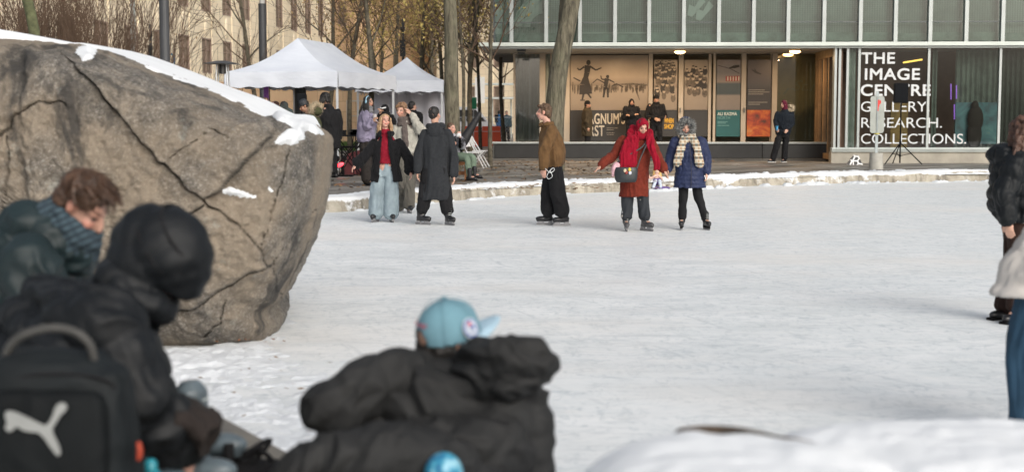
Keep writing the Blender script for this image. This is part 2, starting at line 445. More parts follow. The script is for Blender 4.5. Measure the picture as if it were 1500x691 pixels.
# trodden snow between the boulder and the stone ledge
ny, nx = 520, 520
yy = np.linspace(2.6, 13.5, ny); xx = np.linspace(-7.5, 1.6, nx)
X, Y = np.meshgrid(xx, yy); q = np.stack([X.ravel(), Y.ravel(), 0 * X.ravel()], 1)
xb = np.interp(q[:, 1], [2.6, 5, 6.5, 7.2, 8.2, 9.4, 10.4, 11.2, 12.05, 12.6, 13.5], [1.0, .6, .31, .17, -.2, -.67, -1.1, -1.45, -1.9, -2.6, -4])
dd = xb - q[:, 0] + .16 * fbm(q * 1.5, 2, 3)
e = np.clip(dd / .9, 0, 1); e = e * e * (3 - 2 * e)
e *= np.clip((13.3 - q[:, 1]) / .6, 0, 1)
rough_ = fbm(q * 11, 21, 5, .65); foot = np.clip(fbm(q * V(2.2, 2.2, 1), 31, 2) - .15, 0, 1)
q[:, 2] = -.03 + e * (.052 + .016 * rough_ * np.clip(dd / 1.6, 0, 1) + .03 * fbm(q * .8, 5, 2)) - foot * .05 * np.clip(dd / 1.6 - .2, 0, 1)
fs = [(i * nx + j, i * nx + j + 1, (i + 1) * nx + j + 1, (i + 1) * nx + j) for i in range(ny - 1) for j in range(nx - 1)]
tag(mesh_obj('snow', q, fs, SNOW, smooth=True), kind='stuff')
# dry leaves and twigs lying on that snow and on the far paving
rs = np.random.RandomState(4)
def leaves(name, n, xr, yr, z, size, mat, lift=.01):
    vs, fs = [], []
    for i in range(n):
        c = V(rs.uniform(*xr), rs.uniform(*yr), z + lift); a = rs.uniform(0, 6.3); s = size * rs.uniform(.5, 1.3)
        u = V(math.cos(a), math.sin(a), rs.uniform(-.3, .3)) * s; w_ = V(-math.sin(a), math.cos(a), rs.uniform(-.4, .4)) * s * .55
        k = len(vs); vs += [c - u, c - w_ * .9, c + u, c + w_]; fs.append((k, k + 1, k + 2, k + 3))
    return tag(mesh_obj(name, vs, fs, mat), kind='stuff')
LEAF = M('dry_leaf', (.20, .12, .06), .85, .4, 8, 0)
leaves('leaves', 70, (-2.6, -.1), (6.0, 9.6), .035, .022, LEAF)
leaves('leaves', 2600, (-9, 3.5), (27, 46), .225, .055, LEAF, .006)
leaves('leaves', 1800, (-22, 14), (44, 75), .225, .09, LEAF, .006)

# ================= the big boulder
BY = 10.6
out_px = [(-330, 330), (-300, 200), (-240, 110), (-150, 60), (-60, 50), (0, 58), (50, 62), (100, 66), (128, 66), (165, 78), (215, 97), (270, 120), (330, 142), (372, 163),
          (395, 172), (412, 168), (440, 178), (465, 190), (478, 203), (477, 240), (471, 290), (461, 328), (446, 372), (430, 405), (415, 432), (402, 446), (401, 456), (408, 470), (403, 487),
          (385, 497), (330, 506), (250, 512), (150, 518), (0, 528), (-150, 520), (-260, 470)]
ow = np.array([P(px, py, BY)[[0, 2]] for px, py in out_px])
ow3 = [V(*p) for p in np.vstack([ow, ow[:1]])]
O, _ = spline(ow3, .012); O = O[:-1]
nr, Nn = 150, len(O)
RR = 1 - (1 - np.linspace(0, 1, nr)) ** 1.5
Cc = V(*P(150, 320, BY)[[0, 2]])
def boulder_half(front):
    rr = RR
    g = Cc[None, None, :] + (O[None] - Cc) * rr[:, None, None]
    prof_ = (1 - rr ** (16 if front else 5)) ** .5
    d = prof_[:, None] * np.ones((1, Nn)) * (.75 if front else -1.9)
    return np.stack([g[..., 0], BY - d, g[..., 1]], -1).reshape(-1, 3)
vf = boulder_half(True); vb = boulder_half(False)
fs = []
for j in range(nr - 1):
    for i in range(Nn):
        a = j * Nn + i; b_ = j * Nn + (i + 1) % Nn
        fs.append((a, b_, b_ + Nn, a + Nn))
fsb = [tuple(k + nr * Nn for k in f[::-1]) for f in fs]
bv = np.vstack([vf, vb]); half = len(vf)
S_ = BY / F
def pxy(v):      # photograph pixel of a boulder point
    d = v - V(0, 0, CZ); k = d @ FW
    return np.stack([750 + d[:, 0] / k * F, 345.5 - (d @ UP) / k * F], 1)
pp = pxy(bv)
cracks = [([(106, 83), (149, 122), (188, 161), (234, 214), (273, 250), (312, 287), (318, 296), (355, 321), (383, 360), (401, 392), (411, 440)], 1.),
          ([(312, 290), (355, 253), (376, 232), (402, 200), (408, 186), (404, 172)], 1.), ([(250, 330), (284, 314), (312, 295)], .8),
          ([(235, 470), (300, 440), (350, 410), (397, 388), (404, 384)], 1.), ([(-60, 190), (0, 201), (28, 197), (50, 165), (78, 150), (117, 158)], .9),
          ([(35, 200), (40, 240), (32, 300), (38, 360)], .5), ([(335, 440), (325, 470), (300, 492)], .5), 
          ([(270, 230), (320, 190), (345, 205)], .4), ([(383, 360), (400, 330), (420, 260), (428, 215)], .45), ([(404, 384), (430, 350), (470, 300)], .4)]
dist = np.full(len(bv), 99.)
wx_ = pp + np.stack([fbm(bv * 6, 40, 4) * 4.5, fbm(bv * 6, 41, 4) * 4.5], 1)
for poly, wgt in cracks:
    for a, b_ in zip(poly[:-1], poly[1:]):
        a = V(*a); b_ = V(*b_); t = np.clip(((wx_ - a) @ (b_ - a)) / ((b_ - a) @ (b_ - a)), 0, 1)
        dist = np.minimum(dist, np.linalg.norm(wx_ - (a + t[:, None] * (b_ - a)), axis=1) / wgt)
def side(p, a, b_): return (b_[0] - a[0]) * (p[:, 1] - a[1]) - (b_[1] - a[1]) * (p[:, 0] - a[0])
sm = lambda x: 1 / (1 + np.exp(-np.clip(x, -30, 30)))
mainx = np.interp(wx_[:, 1], [60, 83, 122, 161, 214, 250, 287, 321, 360, 392, 440], [80, 106, 149, 188, 234, 273, 312, 355, 383, 401, 411])
c2x = np.interp(wx_[:, 1], [150, 172, 186, 200, 232, 253, 287, 340, 392, 420], [404, 404, 408, 402, 376, 355, 318, 372, 401, 410])
c3y = np.interp(wx_[:, 0], [100, 235, 300, 350, 397, 430], [520, 470, 440, 410, 388, 380])
off = -.07 * sm((wx_[:, 0] - mainx) / 1.6) * sm((c2x - wx_[:, 0]) / 1.6)                       # upper right slab stands proud
rightp = sm((wx_[:, 0] - c2x) / 1.8)
off += rightp * (.05 + np.clip((wx_[:, 0] - 395) / 85, 0, 1) ** 1.3 * .16)                       # end face turns away
off += sm((wx_[:, 1] - c3y) / 1.8) * (.06 + np.clip((wx_[:, 1] - c3y) / 100, 0, 1) * .10)
off += .06 * sm((60 - wx_[:, 0] + (wx_[:, 1] - 200) * .1) / 2)
fade = np.clip((1 - np.repeat(RR, Nn)) * 9, 0, 1); fade = fade * fade * (3 - 2 * fade); fade = np.concatenate([fade, np.zeros(half)])
lowf = fbm(bv * .9, 50, 3); midf = 1 - np.abs(fbm(bv * V(2.6, 2.6, 2.6), 51, 4)) * 2; fin = fbm(bv * 11, 52, 4, .6)
plan = np.abs((fbm(bv * V(1.7, 1, 1.3), 57, 2) * 3) % 1 - .5)
rsf = np.random.RandomState(12); fac = np.full(len(bv), 9.); xz = bv[:, [0, 2]]
for k_ in range(26):
    p_ = V(rsf.uniform(-5.2, -1.3), rsf.uniform(.0, 2.2)); e_ = (p_ - V(-3.1, 1.1)) / V(2.3, 1.2); h_ = .42 * (1 - e_ @ e_); gr = -.84 * e_ / V(2.3, 1.2) + rsf.normal(0, .07, 2)
    fac = np.minimum(fac, h_ + (xz - p_) @ gr)
fac = np.clip(fac + .1, -.3, .5)
disp = .05 * lowf + .020 * midf + .010 * fin + .02 * plan + .75 * fac
cr = np.exp(-(dist / 1.5) ** 2)
pf_ = (1 - np.repeat(RR, Nn) ** 16) ** .5; bv[:half, 1] = BY - pf_ * np.maximum(.14, .75 - off[:half] + disp[:half]) + cr[:half] * .045 * fade[:half]
bv[half:, 1] += np.maximum(disp[half:], -.1) * .8 * (1 - np.repeat(RR, Nn) ** 6)
edge = 1 - fade
ctr3 = V(Cc[0], BY, Cc[1]); rad = bv - ctr3; rad /= np.linalg.norm(rad, axis=1)[:, None]
bv += rad * (fin * .012 + midf * .008)[:, None]
def m_rock(name='boulder_granite'):
    m, nt, b = mat_new(name)
    v = coords(nt)
    a = noise(nt, 1.3, 8, .68, v, .6); c_ = noise(nt, 9, 6, .72, v); s2 = noise(nt, 45, 4, .7, v)
    c = ramp(nt, a, [(.30, (.055, .050, .045)), (.42, (.125, .113, .097)), (.54, (.195, .172, .143)), (.68, (.275, .24, .195))])
    c = mix(nt, ramp(nt, c_, [(.42, .75), (.58, 0.)]), c, (.07, .065, .06))
    c = mix(nt, ramp(nt, s2, [(.5, 0.), (.64, .7)]), c, (.36, .335, .30))
    s3 = noise(nt, 70, 3, .7, v); c = mix(nt, ramp(nt, s3, [(.36, .75), (.46, 0.)]), c, (.04, .037, .033))
    wm = noise(nt, .75, 4, .6, coords(nt, 1, 1, 1, (1, 2, 0)))
    c = mix(nt, ramp(nt, wm, [(.46, 0.), (.60, .7)]), c, (.285, .23, .168))
    st = noise(nt, 2.3, 5, .65, coords(nt, 1, 1, .28), .4)
    c = mix(nt, ramp(nt, st, [(.36, .9), (.46, 0.)]), c, (.04, .037, .034))
    li = noise(nt, 5, 7, .75, coords(nt, 1, 1, 1, (0, 1, 2)))
    c = mix(nt, ramp(nt, li, [(.60, 0.), (.68, .5)]), c, (.32, .33, .30))
    at = nt.nodes.new('ShaderNodeAttribute'); at.attribute_name = 'crack'
    c = mix(nt, at.outputs['Fac'], c, (.012, .010, .009))
    nt.links.new(c, b.inputs['Base Color']); b.inputs['Roughness'].default_value = .85
    bump(nt, b, mix(nt, .5, noise(nt, 28, 8, .75, v), c_), .9, .03); return m
ROCK = m_rock()
bo = mesh_obj('boulder', bv, fs + fsb, ROCK, smooth=True)
at = bo.data.attributes.new('crack', 'FLOAT', 'POINT'); at.data.foreach_set('value', np.clip(np.exp(-(dist / 1.0) ** 2) * (np.arange(len(bv)) < half), 0, 1).astype(np.float32))
tag(bo, 'huge cracked grey-brown granite boulder with snow along its top beside the rink', 'boulder')
# snow lying on it: a thin layer over the parts of the surface inside hand-traced outlines
def inside(p, poly):
    r = np.zeros(len(p), bool); n = len(poly)
    for i in range(n):
        x1, y1 = poly[i]; x2, y2 = poly[(i + 1) % n]
        c = ((y1 > p[:, 1]) != (y2 > p[:, 1])) & (p[:, 0] < (x2 - x1) * (p[:, 1] - y1) / (y2 - y1 + 1e-9) + x1); r ^= c
    return r
pj = np.stack([fbm(bv * 9, 60, 3) * 3.5, fbm(bv * 9, 61, 3) * 3.5], 1)
pc = pxy(bv)
patches = [[(399, 208), (408, 198), (430, 191), (418, 184), (402, 180), (396, 168), (404, 160), (445, 172), (472, 186), (484, 199), (464, 200), (450, 194), (445, 205), (428, 212), (408, 214)],
           [(326, 276), (340, 273), (372, 284), (376, 290), (350, 291), (327, 285)], [(386, 277), (394, 272), (402, 280), (393, 286)], [(372, 238), (380, 236), (378, 243)],
           [(112, 66), (148, 74), (124, 90), (116, 86), (108, 76)]]
me0 = bo.data; nv_ = len(me0.vertices); nrm_ = np.empty(nv_ * 3); me0.vertices.foreach_get('normal', nrm_); nrm_ = nrm_.reshape(-1, 3)
msk = np.zeros(nv_, bool)
for pl in patches: msk |= inside(pc + pj, pl) & (np.arange(nv_) < half)
def masked_layer(name, mask, thick, parent, rim_iter=5):
    F_ = np.array(fs + fsb); keep = mask[F_].all(1); Fk = F_[keep]
    used = np.unique(Fk); mp = -np.ones(nv_, int); mp[used] = np.arange(len(used)); Fk = mp[Fk]
    # distance from the rim by diffusion
    k = np.ones(len(used)); cnt = np.zeros(len(used)); 
    for c in range(4): np.add.at(cnt, Fk[:, c], 1)
    k[cnt < 4] = 0; rim = k == 0; e_ = np.vstack([Fk[:, [0, 1]], Fk[:, [1, 2]], Fk[:, [2, 3]], Fk[:, [3, 0]]])
    for _ in range(rim_iter):
        s = np.zeros(len(used)); n_ = np.zeros(len(used)); np.add.at(s, e_[:, 0], k[e_[:, 1]]); np.add.at(n_, e_[:, 0], 1)
        np.add.at(s, e_[:, 1], k[e_[:, 0]]); np.add.at(n_, e_[:, 1], 1); k = s / n_; k[rim] = 0
    k = np.sqrt(np.clip(k, 0, 1)); b0 = bv[used]
    v_ = b0 + nrm_[used] * ((k * thick + .002) * (1 + .35 * fbm(b0 * 6, 70, 3)))[:, None] + V(0, 0, 1) * (k * thick * .4)[:, None]
    return mesh_obj(name, v_, Fk.tolist(), SNOW, parent, smooth=True)
for pl_, th_ in zip(patches, (.03, .03, .03, .02, .012)):
    masked_layer('snow_patch', inside(pc + pj, pl_) & (np.arange(nv_) < half), th_, bo)
# the long cap of snow along the top edge
tp = [(-330, 200, .2), (-240, 100, .24), (-150, 50, .24), (-60, 36, .22), (0, 43, .20), (40, 50, .15), (75, 57, .075), (105, 62, .03), (130, 64, .04), (165, 76, .035), (215, 95, .035), (270, 118, .03), (330, 140, .026), (372, 161, .022), (398, 170, .022), (415, 167, .03), (440, 177, .03), (458, 187, .022)]
rows = []
for px, py, th in tp:
    c = P(px, py, BY); rows.append(np.concatenate([c, [th]]))
Q, _ = spline(rows, .02)
sec = [(-.09, -1.05), (-.11, -.6), (-.09, -.25), (-.04, -.05), (.15, 0), (.6, -.01), (1.2, -.05), (1.7, -.35), (1.8, -.7)]
vs = []; 
for c in Q:
    tp_ = 1 if c[0] < -1.72 else max(.12, 1 - (c[0] + 1.72) * 3)
    for (dy, dz) in sec: vs.append((c[0], c[1] + (dy * tp_ if dy > 0 else dy), c[2] + (dz * c[3] if dz < 0 else dz)))
vs = np.array(vs); fr = np.tile([1, 1, .6, .3, .2, .2, .2, .2, 0], len(Q)); nz = fbm(vs * V(5, 3, 5), 77, 4)
vs[:, 2] += nz * .006 * fr - .001; vs[:, 1] += nz * .03 * fr
k = len(sec)
sf = [(i * k + j, (i + 1) * k + j, (i + 1) * k + j + 1, i * k + j + 1) for i in range(len(Q) - 1) for j in range(k - 1)]
o = mesh_obj('snow_cap', vs, sf, SNOWS, bo, smooth=True)
# rusty leaf litter caught under the boulder
leaves('leaves', 60, (-2.9, -1.6), (9.9, 10.1), .03, .02, M('rusty_leaf', (.22, .09, .04), .85, .3, 8, 0))

# ================= stone ledge the front people sit on
e0 = G(235, 560, .42); e1 = G(430, 665, .42); dr = nrm(e1 - e0); pr = V(dr[1], -dr[0], 0); pr = pr if pr[0] < 0 else -pr
a = e0 - dr * 6; b_ = e1 + dr * 1.35
m_l = M('ledge_stone', (.22, .21, .195), .75, .45, 3, .5, 60, tint=(.27, .245, .205))
lg = MB()
top = [a, b_, b_ + pr * 1.5, a + pr * 1.5]
lg.hexa([p - V(0, 0, .10) for p in top] + top)
lo_ = [p + pr * s_ for p, s_ in zip(top, (.06, .06, -.06, -.06))]
lg.hexa([V(p[0], p[1], -.05) for p in lo_] + [V(p[0], p[1], .32 - .002) for p in lo_])
o = lg.build('stone_ledge', m_l); tag(o, 'low grey stone ledge beside the trodden snow, seat for the skaters lacing up', 'ledge')
d = o.modifiers.new('b', 'BEVEL'); d.width = .012; d.segments = 2

# ================= snow-covered rock at the near corner
n1, n2 = 260, 200
xx = np.linspace(.1, 3.4, n1); yy = np.linspace(2.0, 6.0, n2)
X, Y = np.meshgrid(xx, yy); X = X.ravel(); Y = Y.ravel()
def dome(cx, cy, rx, ry, h, p=2.6, e=3.2):
    r = (np.abs((X - cx) / rx) ** p + np.abs((Y - cy) / ry) ** p) ** (1 / p); return h * np.clip(1 - r ** e, -.6, 1)
zA = dome(.52, 3.1, .60, .60, .872, 2.6, 5); zB = dome(1.45, 3.9, 1.18, .74, .725, 2.8, 5)
q = np.stack([X, Y, np.maximum(zA, zB)], 1); q[:, 2] += .014 * fbm(q * 2.2, 90, 3) + .005 * fbm(q * 14, 91, 4, .6)
q[:, 2] = np.maximum(q[:, 2], -.05)
fs2 = [(i * n1 + j, i * n1 + j + 1, (i + 1) * n1 + j + 1, (i + 1) * n1 + j) for i in range(n2 - 1) for j in range(n1 - 1)]
q2 = q.copy(); q2[:, 2] -= .05
rk = mesh_obj('snowy_rock', q2, fs2, ROCK, smooth=True)
tag(rk, 'low rock almost buried under smooth snow, only a dark brown edge showing', 'rock')
mesh_obj('snow_cap', q, fs2, SNOWS, rk, smooth=True)
ed = [(990, 637, .010), (1000, 634, .022), (1030, 632, .026), (1065, 631, .020), (1100, 633, .010), (1140, 641, .006), (1170, 646, .009), (1200, 655, .011), (1225, 665, .009), (1248, 674, .003)]
v_, f_ = tube([P(p[0], p[1] - 2, 3.66 - i * .03) for i, p in enumerate(ed)], [p[2] * .55 for p in ed], 10, .01)
mesh_obj('exposed_edge', v_, f_, M('wet_brown_rock', (.06, .045, .035), .7, .6, 12, .5, 60, tint=(.16, .11, .07)), rk, smooth=True)
# ================= glass gallery building
BA = R(2.2); BO = P(1238, 170, 42.7); BO[2] = 0
ux = V(math.cos(BA), -math.sin(BA), 0); uy = V(math.sin(BA), math.cos(BA), 0)
def BL(px, py, d=0):
    r = ray(px, py); o_ = V(0, 0, CZ) - BO
    t = (d - o_ @ uy) / (r @ uy); p = o_ + r * t; return p @ ux, p[2]
bx = lambda px, d=0: BL(px, 170, d)[0]
bz = lambda py, d=0, px=1000: BL(px, py, d)[1]
bld = empty('gallery_building', BO, 'glass-walled gallery building with green upper storey, poster-lined porch and white window lettering', 'building', rz=-BA)
ALU = M('aluminium', (.42, .45, .44), .4, .06, 3, 0, metal=.3); ALUD = M('dark_aluminium', (.10, .11, .11), .4, .1, 3, 0, metal=.3)
CREAM = M('cream_frame', (.50, .44, .36), .55, .06, 2, .05); WHT = M('weathered_white_metal', (.50, .54, .52), .5, .08, 2, .05)
BLK = M('black_panel', (.025, .025, .025), .35, .25, 1.5, .05); STONE = M('pale_stone', (.40, .37, .31), .8, .18, 2, .3, 40)
GL = M_glass('window_glass', (.72, .80, .76)); GLG = M_glass('green_glass', (.74, .86, .80), 1.8, .03)
# upper storey
dU = .45; xl, zb_ = BL(724, 62, dU); xr = 13.5; zt = 11.5
def m_screen():
    m, nt, b = mat_new('window_screen'); v = coords(nt)
    f = noise(nt, .7, 5, .6, v); g = noise(nt, 5, 6, .7, coords(nt, 1, 1, .3))
    w1 = nt.nodes.new('ShaderNodeTexWave'); w1.inputs['Scale'].default_value = 4.2; nt.links.new(v, w1.inputs['Vector'])
    w2 = nt.nodes.new('ShaderNodeTexWave'); w2.bands_direction = 'Z'; w2.inputs['Scale'].default_value = 5.5; nt.links.new(v, w2.inputs['Vector'])
    c = ramp(nt, f, [(.32, (.17, .215, .195)), (.66, (.36, .42, .39))])
    c = mix(nt, ramp(nt, w1.outputs['Fac'], [(.0, .6), (.35, 0.)]), c, (.12, .15, .14))
    c = mix(nt, ramp(nt, w2.outputs['Fac'], [(.0, .45), (.3, 0.)]), c, (.12, .15, .14))
    c = mix(nt, ramp(nt, g, [(.5, 0.), (.75, .35)]), c, (.36, .42, .38))
    nt.links.new(c, b.inputs['Base Color']); b.inputs['Roughness'].default_value = .6; return m
SCR = m_screen()
PALE = M('pale_blind', (.40, .46, .43), .6, .2, 1.2, 0); LED = M('grimy_glass_band', (.24, .31, .28), .6, .35, 2.5, 0); FROST = M('frosted_pale_glass', (.50, .57, .54), .3, .08, 1, 0)
mull = [bx(p, dU) for p in (749.5, 800, 849, 900, 949.5, 1000, 1051, 1101.5, 1152, 1204, 1257, 1308, 1358.5, 1411, 1464, 1517)]
cells = [xl] + mull + [xr]
for i in range(len(cells) - 1):
    a, b_ = cells[i], cells[i + 1]
    w_ = mesh_obj('window', [(a + .04, dU + .30, zb_ + .02), (b_ - .04, dU + .30, zb_ + .02), (b_ - .04, dU + .30, zt), (a + .04, dU + .30, zt)], [(0, 1, 2, 3)], FROST if i == 0 else SCR, bld)
    mesh_obj('pane', [(a + .03, dU, zb_ + .02), (b_ - .03, dU, zb_ + .02), (b_ - .03, dU, zt), (a + .03, dU, zt)], [(0, 1, 2, 3)], GLG, w_)
    MB().box(a + .04, b_ - .04, dU + .24, dU + .28, zb_ + .02, bz(49, dU) + (.03 if i % 3 else 0)).build('sill_band', LED, w_)
    if i in (3, 4): MB().box(a + .04, b_ - .04, dU + .20, dU + .225, bz(49, dU) + .0, bz(48, dU) + .03).build('sill_lip', PALE, w_)
fr = MB()
for x in mull: fr.box(x - .055, x + .055, dU - .12, dU + .06, zb_ - .02, zt)
fr.build('mullion', ALU, bld)
MB().box(xl, xr, dU - .02, dU + .03, bz(33, dU) - .015, bz(33, dU) + .015).box(xl, xr, dU - .02, dU + .03, bz(33, dU) + 2.4, bz(33, dU) + 2.43).box(xl - .03, xl + .02, dU - .02, dU + .05, zb_, zt).build('transom', ALUD, bld)
# faint pale drawn arcs on the screens (white printed shapes)
def arc(cx, cz, r0, r1, t0, t1, tilt=0, n=16):
    pts = []
    for k in range(n + 1): t = R(t0 + (t1 - t0) * k / n); pts.append((cx + r1 * math.cos(t), dU + .27, cz + r1 * math.sin(t)))
    for k in range(n, -1, -1): t = R(t0 + (t1 - t0) * k / n); pts.append((cx + r0 * math.cos(t), dU + .27, cz + r0 * math.sin(t)))
    return pts
pr_ = MB()
x0, z0 = BL(775, 30, dU); pr_.plate(arc(x0 + .45, z0 - .2, .42, .95, 95, 178), .004)
for (ax, ay) in ((1020, 12), (1032, 18)):
    x0, z0 = BL(ax, ay, dU); pr_.plate([(x0 - .25, dU + .27, z0 - .2), (x0 - .1, dU + .27, z0 - .25), (x0 + .3, dU + .27, z0 + .2), (x0 + .15, dU + .27, z0 + .35), (x0 - .02, dU + .27, z0 + .05), (x0 - .2, dU + .27, z0 + .12)], .004)
pr_.build('printed_shape', FROST, bld)
# side and rear walls, roof
MB().box(xl, xl + .04, dU + .35, 16, zb_, zt).build('side_wall', FROST, bld)
MB().box(xl + .05, xr, 16, 16.2, 0, zt).build('rear_wall', ALUD, bld)
MB().box(xl, xr, dU + .05, 16.2, zt, zt + .3).build('roof', WHT, bld)
# canopy slab
cx0 = bx(701, -.25); z1, z0 = bz(62, -.25), bz(67.5, -.25)
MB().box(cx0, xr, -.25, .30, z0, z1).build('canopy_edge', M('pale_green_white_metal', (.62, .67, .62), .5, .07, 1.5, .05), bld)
MB().box(cx0 + .3, xr, -.12, .2, bz(71, -.12), z0 - .002).build('canopy_drip', ALU, bld)
sf_z = bz(71, -.12) + .03
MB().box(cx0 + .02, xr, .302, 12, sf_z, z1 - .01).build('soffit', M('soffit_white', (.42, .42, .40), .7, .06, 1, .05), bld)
# porch: glazed rear wall, doors, posters
dP = 3.6
xa, xb_ = bx(754, dP), bx(1238, dP)
fz = .47
MB().box(xa, 0 - .02, 2.2, dP + .6, 0, fz).build('porch_floor', STONE, bld)
MB().box(xa + 8.3, xa + 8.35, dP + .06, dP + .1, fz, sf_z).build('wall_stud', CREAM, bld)
px_z = lambda py: bz(py, dP)
dark_in = M('dim_interior', (.06, .055, .045), .9, .3, 1, 0)
MB().box(xa + .02, xb_ + 1.5, dP + 1.6, dP + 1.7, 0, sf_z).build('inner_wall', M('inner_wall_paint', (.40, .38, .31), .9, .1, 1, 0), bld)
hd = MB(); hd.box(xa, xb_, dP - .05, dP + .05, px_z(79), sf_z - .003).box(xa, xb_, dP - .05, dP + .05, fz, px_z(209)); hd.build('door_head', CREAM, bld)
posts = MB()
for p0, p1 in ((752, 755), (790.5, 799), (806, 808), (826, 834.5), (949.5, 955.5), (993.5, 1000.5), (1037, 1041), (1044, 1047.5), (1085, 1092), (1130, 1137.5), (1209, 1212)):
    MB().box(bx(p0, dP), bx(p1, dP), dP - .07, dP + .07, px_z(209) + .002, px_z(79) - .002).build('door_post', CREAM, bld)
pass
# left glazed bay with curtains
GREENC = M('pale_green_curtain', (.60, .66, .62), .8, .25, 2.5, 0)
def curtain(name, x0, x1, d, z0, z1, mat, parent, pitch=.16, amp=.04):
    n = int((x1 - x0) / .02); vs = []
    for i in range(n + 1):
        x = x0 + (x1 - x0) * i / n; y = d + amp * math.sin(x * 2 * math.pi / pitch + .8 * math.sin(x * 5)); vs += [(x, y, z0), (x, y, z1)]
    return mesh_obj(name, vs, [(2 * i, 2 * i + 2, 2 * i + 3, 2 * i + 1) for i in range(n)], mat, parent, smooth=True)
curtain('curtain', bx(756, dP), bx(774, dP), dP + .16, fz, sf_z, GREENC, bld)
curtain('curtain', bx(778, dP), bx(826, dP), dP + .22, fz, sf_z, M('grey_green_curtain', (.42, .48, .45), .8, .2, 2, 0), bld)
mesh_obj('porch_window', [(bx(755, dP), dP, px_z(208)), (bx(790.5, dP), dP, px_z(208)), (bx(790.5, dP), dP, px_z(80)), (bx(755, dP), dP, px_z(80))], [(0, 1, 2, 3)], M_glass('pale_reflecting_glass', (.90, .95, .92), 3.2, .05), bld)
MB().box(bx(774.5, dP), bx(777, dP), dP + .02, dP + .06, fz, px_z(80)).build('window_bar', ALU, bld)
mesh_obj('porch_window', [(bx(1138, dP), dP, px_z(208)), (bx(1209, dP), dP, px_z(208)), (bx(1209, dP), dP, px_z(80)), (bx(1138, dP), dP, px_z(80))], [(0, 1, 2, 3)], M_glass('olive_glass', (.62, .62, .52), 1.6), bld)
ghost = M('ghost_lettering', (.32, .36, .33), .8, .1, 2, 0)
MB().box(bx(1140, dP), bx(1207, dP), dP + .32, dP + .34, fz, sf_z - .05).build('added_backing_panel', M('olive_reflection_tone', (.30, .29, .23), .7, .25, .9, 0), bld)  # added panel behind the dark pane; olive colour stands in for glass reflection
x0, z0 = BL(1141, 138, dP); text('door_lettering', '.r', x0, z0, .30, .55, ghost, bld, y=dP + .3, italic=.4)
x0, z0 = BL(1163, 133, dP); text('door_lettering', 'St.r', x0, z0, .34, .85, ghost, bld, y=dP + .3, italic=.4)
# posters
def poster(name, x0, x1, z0, z1, mat, y=dP - .012, parent=bld):
    return MB().box(x0, x1, y - .008, y, z0, z1).build(name, mat, parent)
def m_sepia(name, stops, sc=3, grain=.3):
    m, nt, b = mat_new(name); t = nt.nodes.new('ShaderNodeTexCoord'); sp = nt.nodes.new('ShaderNodeSeparateXYZ'); nt.links.new(t.outputs['Generated'], sp.inputs[0])
    c = ramp(nt, sp.outputs['Z'], stops); f = noise(nt, sc, 5, .6, coords(nt)); c = mix(nt, mathn(nt, 'MULTIPLY', f, grain), c, (.1, .08, .06))
    nt.links.new(c, b.inputs['Base Color']); b.inputs['Roughness'].default_value = .35; return m
sep = m_sepia('sepia_print', [(0, (.30, .24, .18)), (.42, (.44, .36, .27)), (.46, (.30, .24, .18)), (.6, (.52, .42, .31)), (1, (.42, .34, .25))])
INK = M('print_ink_dark', (.035, .028, .022), .5, .2, 5, 0); INKM = M('print_ink_mid', (.14, .11, .08), .5, .5, 20, 0)
INKL = M('print_ink_light', (.48, .39, .29), .5, .3, 20, 0)
DPAN = M('dark_print_panel', (.035, .033, .031), .45, .1, 2, 0)
CRM = M('cream_print', (.62, .56, .46), .6, .05, 2, 0); YEL = M('yellow_print', (.62, .36, .04), .6, .05, 2, 0)
x0, x1 = bx(835.5, dP), bx(949, dP)
big_poster = poster('poster', x0, x1, px_z(161.5), px_z(81), sep); poster('poster_panel', x0, x1, px_z(207), px_z(161.8), DPAN)
def blob(mb, cx, cz, rx, rz, rot=0, y=dP - .022, n=12):
    mb.plate([(cx + rx * math.cos(t) * math.cos(rot) - rz * math.sin(t) * math.sin(rot), y, cz + rx * math.cos(t) * math.sin(rot) + rz * math.sin(t) * math.cos(rot)) for t in np.arange(n) * 2 * math.pi / n], .003)
def limb(mb, pts, w_, y=dP - .022):
    for (a0, a1, w0, w1) in [(pts[i], pts[i + 1], w_[i], w_[i + 1]) for i in range(len(pts) - 1)]:
        d_ = nrm(V(a1[0] - a0[0], a1[1] - a0[1], 0)); n_ = (-d_[1], d_[0])
        mb.plate([(a0[0] + n_[0] * w0, y, a0[1] + n_[1] * w0), (a0[0] - n_[0] * w0, y, a0[1] - n_[1] * w0), (a1[0] - n_[0] * w1, y, a1[1] - n_[1] * w1), (a1[0] + n_[0] * w1, y, a1[1] + n_[1] * w1)], .003)
L = lambda px, py: BL(px, py, dP)
s1 = 1 / F * 46.4
fg = MB()
blob(fg, *L(862, 92), 3.2 * s1, 4 * s1)                                   # skating woman seen from behind
limb(fg, [L(861, 96), L(860, 106), L(858, 114)], [4.6 * s1, 4 * s1, 3.5 * s1]); limb(fg, [L(858, 113), L(857, 124), L(858, 138)], [3.4 * s1, 7.5 * s1, 9.5 * s1])
limb(fg, [L(856, 98), L(849, 103), L(845.5, 100)], [1.3 * s1, 1.1 * s1, .8 * s1]); limb(fg, [L(865, 98), L(873, 103), L(881, 99.5)], [1.4 * s1, 1.1 * s1, .8 * s1])
limb(fg, [L(855, 137), L(853, 146)], [1.6 * s1, 1.2 * s1]); limb(fg, [L(861, 137), L(866, 144)], [1.5 * s1, 1.1 * s1]); limb(fg, [L(850, 147), L(857, 147)], [.8 * s1, .8 * s1])
blob(fg, *L(890, 112.5), 2.4 * s1, 2.6 * s1)                               # skating man
limb(fg, [L(889, 115), L(887, 127), L(888, 131)], [3.2 * s1, 2.8 * s1, 2.8 * s1]); limb(fg, [L(886, 129), L(884, 143)], [1.9 * s1, 1.3 * s1]); limb(fg, [L(890, 129), L(890.5, 143)], [1.9 * s1, 1.3 * s1])
